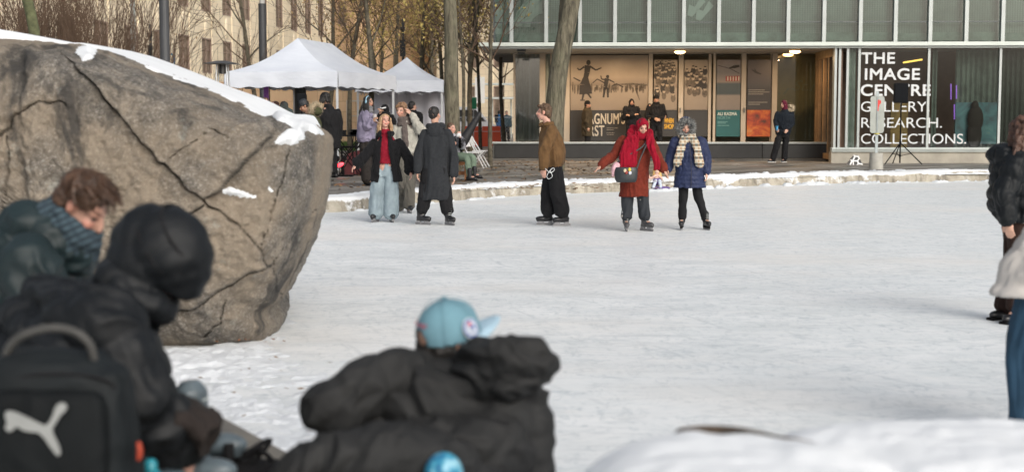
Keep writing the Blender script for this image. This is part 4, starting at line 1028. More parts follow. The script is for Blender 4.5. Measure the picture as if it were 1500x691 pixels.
# sound equipment under the tent
b0 = P(497, 248, 33.6); b0[2] = .22; s = 33.6 / F
eq = empty('equipment_table', b0, 'flimsy black folding table with dangling cables beneath the larger tent', 'table')
zt_ = CZ + (170 - 198) * s - .22
MB().box(-.35, .60, -.05, .55, zt_ - .03, zt_).build('table_top', PLK, eq)
lg = MB()
for a, b2 in ((-.3, .5), (.5, -.25), (-.1, .55), (.55, .0)): lg.bar((a, 0, zt_ - .03), (b2, .0, .0), .012); lg.bar((a, .5, zt_ - .03), (b2, .5, .0), .012)
lg.build('leg', PLK, eq); rs = np.random.RandomState(11)
cb_ = MB()
for k in range(14):
    x = rs.uniform(-.4, .6); x2 = x + rs.uniform(-.3, .3); cb_.tube([(x, -.08, zt_), (x + rs.uniform(-.1, .1), -.12, zt_ * .6), ((x + x2) / 2, -.1, .12), (x2, -.05, .03), (x2 + rs.uniform(-.3, .3), -.1, .02)], [.011] * 5, 6, .05)
cb_.build('cable', PLK, eq, smooth=True)
it = MB(); 
for k in range(6): x = rs.uniform(-.3, .5); it.box(x, x + rs.uniform(.08, .2), .1, .3, zt_ + .001, zt_ + rs.uniform(.04, .14))
it.build('mixer', PLK, eq)
b0 = P(492, 250, 33.0); b0[2] = .225
ls = empty('stage_light_bar', b0, 'black plate with a row of small green and red stage lights on the paving', 'stage light')
MB().box(-.45, .40, -.15, .15, 0, .035).build('base_plate', PLK, ls)
for x in (-.32, -.16, .02, .18): MB().bar((x, 0, .035), (x, 0, .34), .02).bar((x, -.06, .38), (x, .1, .42), .06, .06, 12).build('lamp_can', PLK, ls)
MB().box(-.42, -.27, -.17, -.151, .17, .20).box(-.19, -.08, -.17, -.151, .17, .20).build('green_light', M('green_led', (.1, .9, .3), .5, 0, 1, 0, emit=(.05, .9, .25, 2.2)), ls)
MB().ell((.11, -.12, .27), (.10, .03, .045), ((.9, 0, .4), (0, 1, 0), (-.4, 0, .9))).build('red_light', M('red_led', (.9, .1, .1), .5, 0, 1, 0, emit=(1, .03, .05, 3.5)), ls)
b0 = P(522, 245, 34.2); b0[2] = .222
cr2 = empty('storage_crate', b0, 'dark red equipment crate tilted beside the stage lights', 'crate')
MB().hexa([(-.3, -.2, 0), (.28, -.2, 0), (.28, .2, 0), (-.3, .2, 0), (-.18, -.18, .5), (.2, -.22, .62), (.22, .2, .62), (-.18, .2, .5)]).build('body', M('maroon_case', (.12, .025, .03), .7, .3, 4, .2), cr2)
MB().box(-.35, .3, -.25, .25, .64, .68).box(-.34, -.3, -.24, -.2, .02, .64).box(.26, .3, -.24, -.2, .02, .64).build('stand', PLK, cr2)

# ================= seating near the tents
CHW = M('white_plastic', (.62, .62, .62), .5, .06, 3, 0)
def folding_chair(x, y, rz, label):
    r_ = empty('folding_chair', (x, y, .222), label, 'chair', 'white folding chairs beside the smaller tent', rz)
    MB().box(-.2, .2, -.18, .18, .42, .45).build('seat', CHW, r_)
    b2 = MB().hexa([(-.2, .17, .58), (.2, .17, .58), (.2, .2, .58), (-.2, .2, .58), (-.2, .27, .82), (.2, .27, .82), (.2, .30, .82), (-.2, .30, .82)]); b2.build('backrest', CHW, r_)
    for sx in (-1, 1):
        MB().bar((sx * .22, -.22, 0), (sx * .21, .28, .84), .016).build('leg', CHW, r_); MB().bar((sx * .205, .25, 0), (sx * .205, -.15, .43), .015).build('leg', CHW, r_)
    return r_
p = P(703, 170, 39.5); folding_chair(p[0], p[1], R(80), 'white folding chair standing nearest the black plinth corner')
p = P(692, 170, 38.0); folding_chair(p[0], p[1], R(60), 'white folding chair directly behind the seated woman in green trousers')
b0 = P(668, 262, 31.0); b0[2] = .222; WOOD = M('orange_wood', (.34, .14, .05), .5, .3, 5, .1)
lc = empty('wooden_bench', b0, 'low orange wooden bench under the seated woman with the camera', 'bench')
MB().box(-.78, .30, -.22, .30, .34, .40).build('seat', WOOD, lc)
for x in (-.7, .22): MB().box(x - .03, x + .03, -.2, .28, 0, .339).build('leg', WOOD, lc)
MB().box(-.72, .24, -.02, .02, .12, .2).build('stretcher', WOOD, lc)
# black folded parasol leaning up from the chairs
a = P(681, 203, 33.0); b2 = P(703, 166, 33.0); mid = (a + b2) / 2; base_ = P(672, 222, 33.0); base_[2] = max(base_[2], .23)
um = empty('folded_umbrella', base_, 'black folded umbrella leaning up behind the seated woman', 'umbrella')
dv = (b2 - a)
MB().tube([a - dv * .35, a, a + dv * .4, a + dv * .75, b2], [.11, .12, .09, .07, .045], 12).build('cloth', M('umbrella_nylon', (.012, .012, .014), .6, .2, 10, .3, 40), um, base_, smooth=True)
MB().bar(base_ - V(0, 0, .0), b2 + dv * .04, .012).build('shaft', PLK, um, base_)

# ================= distant street: van, fence, barrier, people come later
b0 = P(664, 170, 78); b0[2] = .0
vn_ = empty('parked_van', b0, 'white van far down the street behind the tall straight trunk', 'van')
vb_ = MB(); prof_ = [(-2.3, .45), (2.3, .45), (2.35, 1.1), (1.9, 1.3), (1.3, 2.1), (-2.2, 2.15), (-2.35, 1.9)]
vb_.plate([(x, -.95, z) for x, z in prof_], -1.9).build('body', M('van_white', (.6, .6, .62), .4, .05, 2, 0, coat=.3), vn_)
MB().plate([(1.82, -.96, 1.32), (1.25, -.96, 1.95), (.2, -.96, 1.95), (.2, -.96, 1.32)], -.01).plate([(.1, -.96, 1.32), (.1, -.96, 1.95), (-2.0, -.96, 1.95), (-2.0, -.96, 1.32)], -.01).build('window', BLK, vn_)
for x in (-1.5, 1.5): MB().bar((x, -1.0, .42), (x, -.75, .42), .34, .34, 20).build('wheel', PLK, vn_)
MB().box(2.3, 2.4, -.8, .8, .4, .6).box(-2.4, -2.3, -.8, .8, .4, .6).build('bumper', GP, vn_)
b0 = P(705, 170, 66); b0[2] = .2; s = 66 / F
br_ = empty('road_barrier', b0, 'bright orange-red plastic road barrier near the distant pair', 'barrier')
ORG = M('orange_plastic', (.75, .09, .03), .5, .1, 2, 0)
for x in (-.95, .0): MB().hexa([(x, -.25, 0), (x + .92, -.25, 0), (x + .92, .25, 0), (x, .25, 0), (x + .04, -.1, .95), (x + .88, -.1, .95), (x + .88, .1, .95), (x + .04, .1, .95)]).build('block', ORG, br_)
MB().box(-.9, .88, -.14, -.11, .62, .72).build('stripe', M('white_stripe', (.6, .6, .6), .5, .05, 2, 0), br_)
b0 = P(682, 170, 70); b0[2] = .2
fe = empty('chain_link_fence', b0, 'grey chain-link fence panel in front of the white van', 'fence')
mm = MB()
for k in range(30): x = -2 + k * .13; mm.bar((x, 0, .1), (x + .9, 0, 1.3), .006, seg=3, cap=False); mm.bar((x + .9, 0, .1), (x, 0, 1.3), .006, seg=3, cap=False)
mm.build('mesh', STEEL, fe)
for x in (-2, 0, 2.6): MB().bar((x, 0, 0), (x, 0, 1.4), .03).build('post', STEEL, fe)
MB().bar((-2, 0, 1.35), (2.6, 0, 1.35), .02).build('rail', STEEL, fe)
b0 = P(703, 170, 88); b0[2] = .2; s = 88 / F
ps = empty('street_sign', b0, 'tall white sign panel on a thin post above the orange barrier', 'sign')
MB().box(-.3, .3, -.03, .03, 2.2, 3.8).build('panel', M('sign_white', (.7, .7, .68), .5, .05, 2, 0), ps); MB().bar((0, .05, 0), (0, .05, 3.9), .04).build('post', STEEL, ps)
b0 = P(693, 170, 64); b0[2] = .2; s = 64 / F
gs = empty('street_sign', b0, 'small green sign panel on a thin post next to the small purple banner', 'sign')
MB().box(-.12, .16, -.02, .02, CZ + (170 - 160) * s - .2, CZ + (170 - 143) * s - .2).build('panel', M('sign_green', (.03, .30, .14), .5, .05, 2, 0), gs); MB().bar((0.02, .03, 0), (.02, .03, 1.9), .02).build('post', STEEL, gs)
b0 = P(735, 170, 92); b0[2] = .2
sh = empty('street_shelter', b0, 'pale steel street shelter frame far down the street beside the gallery corner', 'shelter')
for k, z in enumerate((2.5, 3.4)): MB().box(-2.2, 1.6, -.6 + k * .3, .6, z, z + .12).build('roof', WHT, sh)
for x in (-2.0, -.6, .6, 1.4): MB().bar((x, 0, 0), (x, 0, 2.5), .05).build('post', ALU, sh)

# ================= stone buildings behind
def m_stone(name, c1, c2):
    m, nt, b = mat_new(name); v = coords(nt)
    br = nt.nodes.new('ShaderNodeTexBrick'); br.inputs['Scale'].default_value = 1; br.inputs['Brick Width'].default_value = 1.1; br.inputs['Row Height'].default_value = .45; br.inputs['Mortar Size'].default_value = .012
    br.inputs['Color1'].default_value = (*c1, 1); br.inputs['Color2'].default_value = (*c2, 1); br.inputs['Mortar'].default_value = (*[k * .7 for k in c1], 1)
    mp = nt.nodes.new('ShaderNodeMapping'); mp.inputs['Rotation'].default_value = (R(90), 0, 0); nt.links.new(v, mp.inputs[0]); nt.links.new(mp.outputs[0], br.inputs['Vector'])
    st = noise(nt, .5, 5, .65, coords(nt, 1, 1, .3)); c = mix(nt, ramp(nt, st, [(.35, .35), (.6, 0.)]), br.outputs['Color'], tuple(k * .6 for k in c1))
    nt.links.new(c, b.inputs['Base Color']); b.inputs['Roughness'].default_value = .9; return m
LIME = m_stone('limestone', (.88, .76, .57), (.93, .82, .63)); LIME2 = m_stone('golden_stone', (.86, .76, .60), (.90, .80, .64)); BRK = m_stone('orange_brick', (.60, .40, .24), (.68, .47, .29))
WGL = M('dark_window_glass', (.24, .19, .15), .15, .3, 1.5, 0); WFR = M('window_bars', (.30, .22, .18), .6, .1, 2, 0)
def facade(p0, p1, h, mat, label, wins, w_w, rows, thick=10, name='stone_building', relief=True):
    """p0 -> p1 ground line of the front; wins: distances along it; rows: (sill z, head z)"""
    p0 = V(*p0, 0); p1 = V(*p1, 0); L_ = np.linalg.norm(p1 - p0); d = (p1 - p0) / L_; rz = math.atan2(d[1], d[0])
    r_ = empty(name, p0, label, 'building', rz=rz)
    ws = sorted(wins); xs = [0]
    for x in ws: xs += [x - w_w / 2, x + w_w / 2]
    xs.append(L_); wl = MB()
    for i in range(0, len(xs) - 1, 2): wl.box(xs[i], xs[i + 1], 0, .5, 0, h)
    for x in ws:
        z = 0
        for (a, b2) in rows: wl.box(x - w_w / 2 + .001, x + w_w / 2 - .001, .06, .5, z, a); z = b2
        wl.box(x - w_w / 2 + .001, x + w_w / 2 - .001, .06, .5, z, h)
    wl.box(0, L_, .5, thick, 0, h); wl.build('wall', mat, r_)
    for x in ws:
        for (a, b2) in rows:
            f = MB(); hw = w_w / 2
            f.box(x - hw, x - hw + .09, .06, .14, a, b2).box(x + hw - .09, x + hw, .06, .14, a, b2).box(x - .03, x + .03, .06, .12, a, b2).box(x - hw + .09, x + hw - .09, .06, .14, b2 - .09, b2).box(x - hw + .09, x + hw - .09, .06, .14, a, a + .09)
            n = max(2, int((b2 - a) / .65))
            for k in range(1, n): z = a + (b2 - a) * k / n; f.box(x - hw + .09, x + hw - .09, .075, .11, z - .02, z + .02)
            o = f.build('window', WFR, r_)
            MB().box(x - hw, x + hw, .16, .18, a, b2).build('pane', WGL, o)
        if relief:
            for (a, b2), (c, d2) in zip(rows[:-1], rows[1:]): zc_ = (b2 + c) / 2; MB().ell((x, .05, zc_), (.32, .09, .62), None, 14, 8).build('carved_relief', mat, r_, smooth=True)
    MB().box(-.1, L_ + .1, -.15, thick, h + .002, h + .5).build('cornice', mat, r_)
    return r_
q1 = P(272.5, 170, 80)[:2]; q2 = P(363, 170, 91.5)[:2]; dd_ = (q2 - q1); uL = np.linalg.norm(dd_); dd_ = dd_ / uL; sp_ = uL / 3
st_ = q1 - dd_ * 24; en = q1 + dd_ * 34
facade(tuple(st_), tuple(en), 22, LIME, 'cream limestone building with tall barred windows behind the lamp posts', [24 + sp_ * k for k in range(-6, 9)], 1.9, [(.9, 3.0), (4.1, 6.15), (7.7, 11.5), (13, 16)], thick=9)
a0 = P(395, 170, 122); a1 = P(520, 170, 118)
facade(tuple(a0[:2]), tuple(a1[:2]), 26, BRK, 'orange brick building half hidden by bare branches behind the larger tent', [1.2 + 2.1 * k for k in range(4)], .9, [(1.5, 3.2), (5, 7), (9, 11), (13, 15)], thick=12, name='brick_building', relief=False)
a0 = P(500, 170, 135); a1 = P(660, 170, 128)
facade(tuple(a0[:2]), tuple(a1[:2]), 40, LIME2, 'golden stone building with vertical piers behind the smaller tent', [1.0 + 1.7 * k for k in range(6)], .6, [(1.5, 3.5), (5, 8), (9.5, 12.5), (14, 17)], thick=12, relief=False)
a0 = P(640, 170, 118); a1 = P(800, 170, 112)
facade(tuple(a0[:2]), tuple(a1[:2]), 30, LIME, 'pale stone building at the end of the street next to the gallery corner', [1.4 + 2.4 * k for k in range(4)], 1.1, [(1.5, 4), (5.5, 8), (9.5, 12), (14, 17)], thick=12, relief=False)
a0 = P(484, 170, 62); a1 = P(545, 170, 62)
bw = empty('garden_wall', (a0[0], 62, 0), 'low orange brick wall with a pale grille seen between the tent legs', 'wall')
MB().box(-6.5, 3.0, 0, .4, .2, 3.1).build('brickwork', BRK, bw)
MB().box(.7, .76, -.04, 0 - .002, 1.0, 2.3).box(2.0, 2.06, -.04, -.002, 1.0, 2.3).box(.76, 2.0, -.04, -.002, 2.24, 2.3).box(.76, 2.0, -.04, -.002, 1.0, 1.06).box(1.35, 1.4, -.04, -.002, 1.06, 2.24).box(.76, 1.35, -.03, -.002, 1.6, 1.64).build('grille', CREAM, bw)
# strip of grass at its foot
def tuft(name, n, xr, yr, z, h, mat):
    rs = np.random.RandomState(5); vs, fs = [], []
    for i in range(n):
        c = V(rs.uniform(*xr), rs.uniform(*yr), z); a = rs.uniform(0, 3.1); u = V(math.cos(a), math.sin(a), 0) * .03; k = len(vs)
        vs += [c - u, c + u, c + V(rs.uniform(-.1, .1), 0, h * rs.uniform(.5, 1))]; fs.append((k, k + 1, k + 2))
    return tag(mesh_obj(name, vs, fs, mat), kind='stuff')
tuft('grass', 5000, (-8.2, -5.6), (57.5, 60.5), .2, .42, M('grass_green', (.10, .17, .04), .8, .4, 3, 0))

# ================= trees
BARK = M('bark', (.075, .062, .045), .95, .35, 9, .8, 50, tint=(.17, .15, .105))
def m_bark():
    m, nt, b = mat_new('furrowed_bark'); f = noise(nt, 14, 6, .7, coords(nt, 1, 1, .16), .6); g = noise(nt, 1.2, 4, .6, coords(nt))
    c = ramp(nt, f, [(.35, (.045, .04, .03)), (.52, (.145, .13, .09)), (.7, (.24, .215, .16))]); c = mix(nt, ramp(nt, g, [(.5, 0.), (.7, .4)]), c, (.13, .14, .08))
    nt.links.new(c, b.inputs['Base Color']); b.inputs['Roughness'].default_value = .95; bump(nt, b, f, .9, .05); return m
BARK2 = m_bark(); BARK3 = M('brown_twigs', (.115, .075, .05), .95, .3, 6, .3, 60)
LGOLD = M('golden_leaf', (.34, .25, .07), .8, .35, 1.5, 0, tint=(.50, .40, .13)); LBRN = M('brown_leaf', (.30, .20, .09), .8, .3, 2, 0)
class Tree:
    def __init__(s, seed): s.r = np.random.RandomState(seed); s.tr = MB(); s.tw = MB(); s.tips = []
    def branch(s, p, d, L_, r, lvl, spread=.6, up=.25, gn=3):
        n = 4 if lvl < 2 else 3; pts = [p]; dcur = nrm(d); rr = [r]
        for k in range(n):
            dcur = nrm(dcur + s.r.normal(0, .16, 3) + V(0, 0, up * .25)); p = p + dcur * L_ / n; pts.append(p); rr.append(max(.007, r * (1 - .62 * (k + 1) / n)))
        mb = s.tr if r > .03 else s.tw
        for a, b_, ra, rb in zip(pts[:-1], pts[1:], rr[:-1], rr[1:]): mb.bar(a, b_, ra, rb, 7 if r > .04 else (4 if r > .012 else 3), cap=False)
        if lvl >= gn: s.tips += [(q, dcur) for q in pts[1:]]; return
        m_ = s.r.randint(3, 6) if lvl else s.r.randint(4, 7)
        for i in range(m_):
            t = s.r.uniform(.3, 1) * n; k = int(min(t, n - 1e-3)); q = pts[k] + (pts[k + 1] - pts[k]) * (t - k)
            dn = nrm(nrm(pts[k + 1] - pts[k]) + s.r.normal(0, spread, 3) + V(0, 0, up))
            s.branch(q, dn, L_ * s.r.uniform(.5, .75), max(.0075, rr[k] * s.r.uniform(.45, .65)), lvl + 1, spread, up, gn)
    def finish(s, name, org, label, mat, leafmat=None, nleaf=0, lsize=.06, lsp=.35, cat='tree', group=None):
        r_ = empty(name, org, label, cat, group)
        s.tr.build('trunk', mat, r_, org, smooth=True)
        cr = MB(); 
        if s.tw.n: cr.add(np.vstack(s.tw.v), s.tw.f)
        o = cr.build('twigs' if nleaf else 'crown', BARK3, r_, org) if cr.n else None
        if nleaf and s.tips:
            T = np.array([t[0] for t in s.tips]); idx = s.r.randint(0, len(T), nleaf); c = T[idx] + s.r.normal(0, lsp, (nleaf, 3))
            u = s.r.normal(0, 1, (nleaf, 3)); u /= np.linalg.norm(u, axis=1)[:, None]; w_ = np.cross(u, s.r.normal(0, 1, (nleaf, 3))); w_ /= np.linalg.norm(w_, axis=1)[:, None]
            sz = lsize * s.r.uniform(.5, 1.2, (nleaf, 1)); vs = np.stack([c - u * sz, c - w_ * sz * .6, c + u * sz, c + w_ * sz * .6], 1).reshape(-1, 3)
            mesh_obj('crown', vs, [(4 * i, 4 * i + 1, 4 * i + 2, 4 * i + 3) for i in range(nleaf)], leafmat, r_, org)
        return r_
def tree(px, Yd, hz, r0, seed, label, lean=(0, 0), nleaf=0, leafmat=None, first=3.0, nb=9, gz=.2, L0=None, spread=.55, mat=None, path=None, lsize=.07, gn=3, up=.3, lsp=.35):
    t = Tree(seed); b0 = P(px, 170, Yd); b0[2] = gz
    if path is None:
        pts = [b0 - V(0, 0, .2), b0 + V(lean[0] * .2, 0, hz * .3), b0 + V(lean[0] * .55, lean[1] * .5, hz * .65), b0 + V(lean[0], lean[1], hz)]
        pts = [p + (V(*t.r.normal(0, .10, 2), 0) if 0 < i else 0) for i, p in enumerate(pts)]
    else: pts = path
    Q, par = spline(pts, .25); n = len(Q); rad = np.linspace(1, .35 if path is None else .7, n) * r0
    rad[:2] *= 1.25
    t.tr.tube(Q, rad, 16, .22)
    for k in range(nb):
        f = t.r.uniform(0, 1); z = first + (Q[-1][2] - first) * f; i = int(np.argmin(np.abs(Q[:, 2] - z))); a = t.r.uniform(0, 6.283)
        t.branch(Q[i], V(math.cos(a) * .8, math.sin(a) * .8, .75), (L0 or hz * .32) * t.r.uniform(.6, 1.1), rad[i] * t.r.uniform(.35, .55), 1, spread, up, gn)
    t.branch(Q[-1], V(0, 0, 1), (L0 or hz * .3), rad[-1] * .8, 1, spread, up, gn)
    return t.finish('tree', b0, label, mat or BARK, leafmat, nleaf, lsize, lsp)
# the two big trunks
s = 34 / F; tx = lambda px, py, Y=34: P(px, py, Y)
tree(660, 34, 9, .19, 21, 'tall straight tree trunk beside the smaller tent', path=[P(664, 246, 34), P(663, 190, 34), P(661, 120, 34), P(661, 60, 34), P(659, 0, 34), P(657, -60, 34.2), P(655, -130, 34)], first=5.6, nb=7, mat=BARK2, L0=2.6, nleaf=900, leafmat=LGOLD)
r_ = tree(815, 36.5, 9, .265, 22, 'thick leaning tree trunk in front of the gallery porch', path=[P(808, 252, 36.5), P(811, 210, 36.5), P(813, 160, 36.5), P(819, 100, 36.5), P(829, 50, 36.5), P(838, 0, 36.6), P(848, -50, 36.8), P(862, -110, 37)], first=6, nb=6, mat=BARK2, L0=2.6)
t2 = Tree(31); a = P(829, 46, 36.6)
v_, f_ = tube([P(826, 60, 36.7), P(826, 25, 36.9), P(828, -20, 37), P(822, -80, 37)], [.15, .14, .12, .09], 12); mesh_obj('limb', v_, f_, BARK2, r_, P(815, 170, 36.5) * V(1, 1, 0) + V(0, 0, .2), smooth=True)
tree(50, 24, 7.5, .115, 41, 'green-tinged tree trunk above the boulder crest near the picture edge', path=[P(52, 260, 24), P(52, 120, 24), P(50, 45, 24), P(44, 15, 24), P(34, -20, 24), P(25, -80, 24)], first=4.5, nb=5, mat=M('mossy_bark', (.07, .075, .035), .95, .4, 8, .7, 50, tint=(.13, .14, .07)), L0=1.8)
# mid-distance bare trees with a few golden leaves
tl = [(395, 47, 8.5, .11, (-2.0, 0), 200, 'slim bare tree whose trunk rises behind the ridge of the larger tent'),
      (470, 50, 8.5, .12, (.7, 0), 260, 'bare forked tree behind the slope of the larger tent'),
      (540, 44, 9, .12, (-.4, 0), 300, 'dark-limbed tree whose stem stands under the larger tent beside its far leg'),
      (512, 47, 9, .11, (.9, 0), 500, 'thin tree with crossing limbs between the two tent peaks'),
      (563, 50, 9.5, .11, (-1.3, 0), 1200, 'leaning tree with golden leaves left of the smaller tent peak'),
      (612, 52, 10, .12, (.8, 0), 3500, 'golden-leaved tree right behind the smaller tent peak'),
      (643, 56, 10, .12, (-.5, 0), 3500, 'golden-leaved tree between the smaller tent and the tall straight trunk'),
      (676, 41, 8, .075, (.1, 0), 900, 'spindly tree closest to the right side of the tall straight trunk'),
      (690, 47, 9, .12, (.35, 0), 2600, 'dark tree with the small purple banner at its side'),
      (704, 52, 9, .09, (-.3, 0), 2600, 'thin tree behind the white folding chairs'),
      (718, 40, 8, .085, (-.15, 0), 1200, 'slim straight tree at the black plinth corner'),
      (741, 50, 9, .095, (-.4, 0), 2200, 'slim tree beside the distant pair at the gallery corner')]
for i, (px_, Yd, hz, r0, ln_, nl, lab) in enumerate(tl):
    tree(px_, Yd, hz, r0 * .8, 100 + i, lab, ln_, int(nl * .8), LGOLD if i % 3 else LBRN, first=2.9, nb=12, L0=2.4, lsize=.055, lsp=.3)
bgt = [(585, 74, 14, 'broad golden-brown tree far behind the smaller tent'), (632, 82, 15, 'large golden-brown tree filling the gap left of the tall straight trunk'), (690, 86, 15, 'large golden-brown tree between the trunks and the gallery corner'), (560, 92, 15, 'far brownish tree against the golden stone building'), (735, 98, 16, 'far golden tree half hidden by the gallery corner'), (665, 100, 16, 'tallest far tree directly behind the tall straight trunk')]
for i, (px_, Yd, hz, lab) in enumerate(bgt):
    tree(px_, Yd, hz, .12, 200 + i, lab, (0, 0), 7500, LGOLD if i % 2 else LBRN, first=3.2, nb=15, L0=4.2, lsize=.085, lsp=.6)
# bare shrubs behind the boulder
def shrub(px, Yd, h, n, seed, label, spread=.5, lean=0, r0=.03):
    t = Tree(seed); b0 = P(px, 170, Yd); b0[2] = .2
    for k in range(n):
        a = t.r.uniform(0, 6.28); t.branch(b0 + V(t.r.normal(0, .25), t.r.normal(0, .25), -.1), V(math.cos(a) * spread + lean, math.sin(a) * spread, 1.0), h * t.r.uniform(.6, 1), r0 * t.r.uniform(.6, 1.2), 1, .28, .35, 3)
    if not t.tr.n: t.tr.ell(b0, (.25, .25, .1))
    return t.finish('shrub', b0, label, BARK3, None, 0, cat='shrub')
shrub(15, 45, 4.6, 36, 61, 'dense bare shrub above the left end of the boulder', .6)
shrub(95, 50, 5.0, 50, 62, 'widest bare shrub, brown twigs fanning above the boulder crest', .7)
shrub(150, 46, 4.8, 48, 65, 'bare shrub with steep twigs in front of the slim pale post', .6)
shrub(295, 62, 4.4, 7, 63, 'sparse contorted bare shrub in front of the barred windows', .8, r0=.05)
shrub(338, 66, 3.6, 8, 64, 'low bare shrub beside the peak of the larger tent', .8, r0=.04)
# ================= people
def m_skin(name, base):
    m, nt, b = mat_new(name); at = nt.nodes.new('ShaderNodeVertexColor'); at.layer_name = 'tone'
    c = mix(nt, 1.0, at.outputs['Color'], ramp(nt, noise(nt, 25, 4, .6, coords(nt)), [(.3, .86), (.7, 1.)]), 'MULTIPLY')
    nt.links.new(c, b.inputs['Base Color']); b.inputs['Roughness'].default_value = .5; b.inputs['Subsurface Weight'].default_value = .0; return m
SKIN = m_skin('skin', None)
T_FAIR = (.58, .34, .25); T_PINK = (.62, .35, .27); T_TAN = (.42, .24, .16); T_DARK = (.16, .085, .055)
def cloth(name, col, rough=.85, sheen=.3, sc=7, bmp=.35, bs=180, var=.2): return M(name, tuple(c * .72 for c in col), rough, var, sc, bmp, bs, sheen=sheen * .08, spec=.2)

def rotm(yaw, pitch=0, roll=0):
    y = R(yaw); Fv = V(math.sin(y), -math.cos(y), 0); Sv = V(math.cos(y), math.sin(y), 0); Uv = V(0, 0, 1)
    p = R(pitch); Fv, Uv = Fv * math.cos(p) + Uv * math.sin(p), Uv * math.cos(p) - Fv * math.sin(p)
    r = R(roll); Sv, Uv = Sv * math.cos(r) + Uv * math.sin(r), Uv * math.cos(r) - Sv * math.sin(r)
    return Sv, Fv, Uv

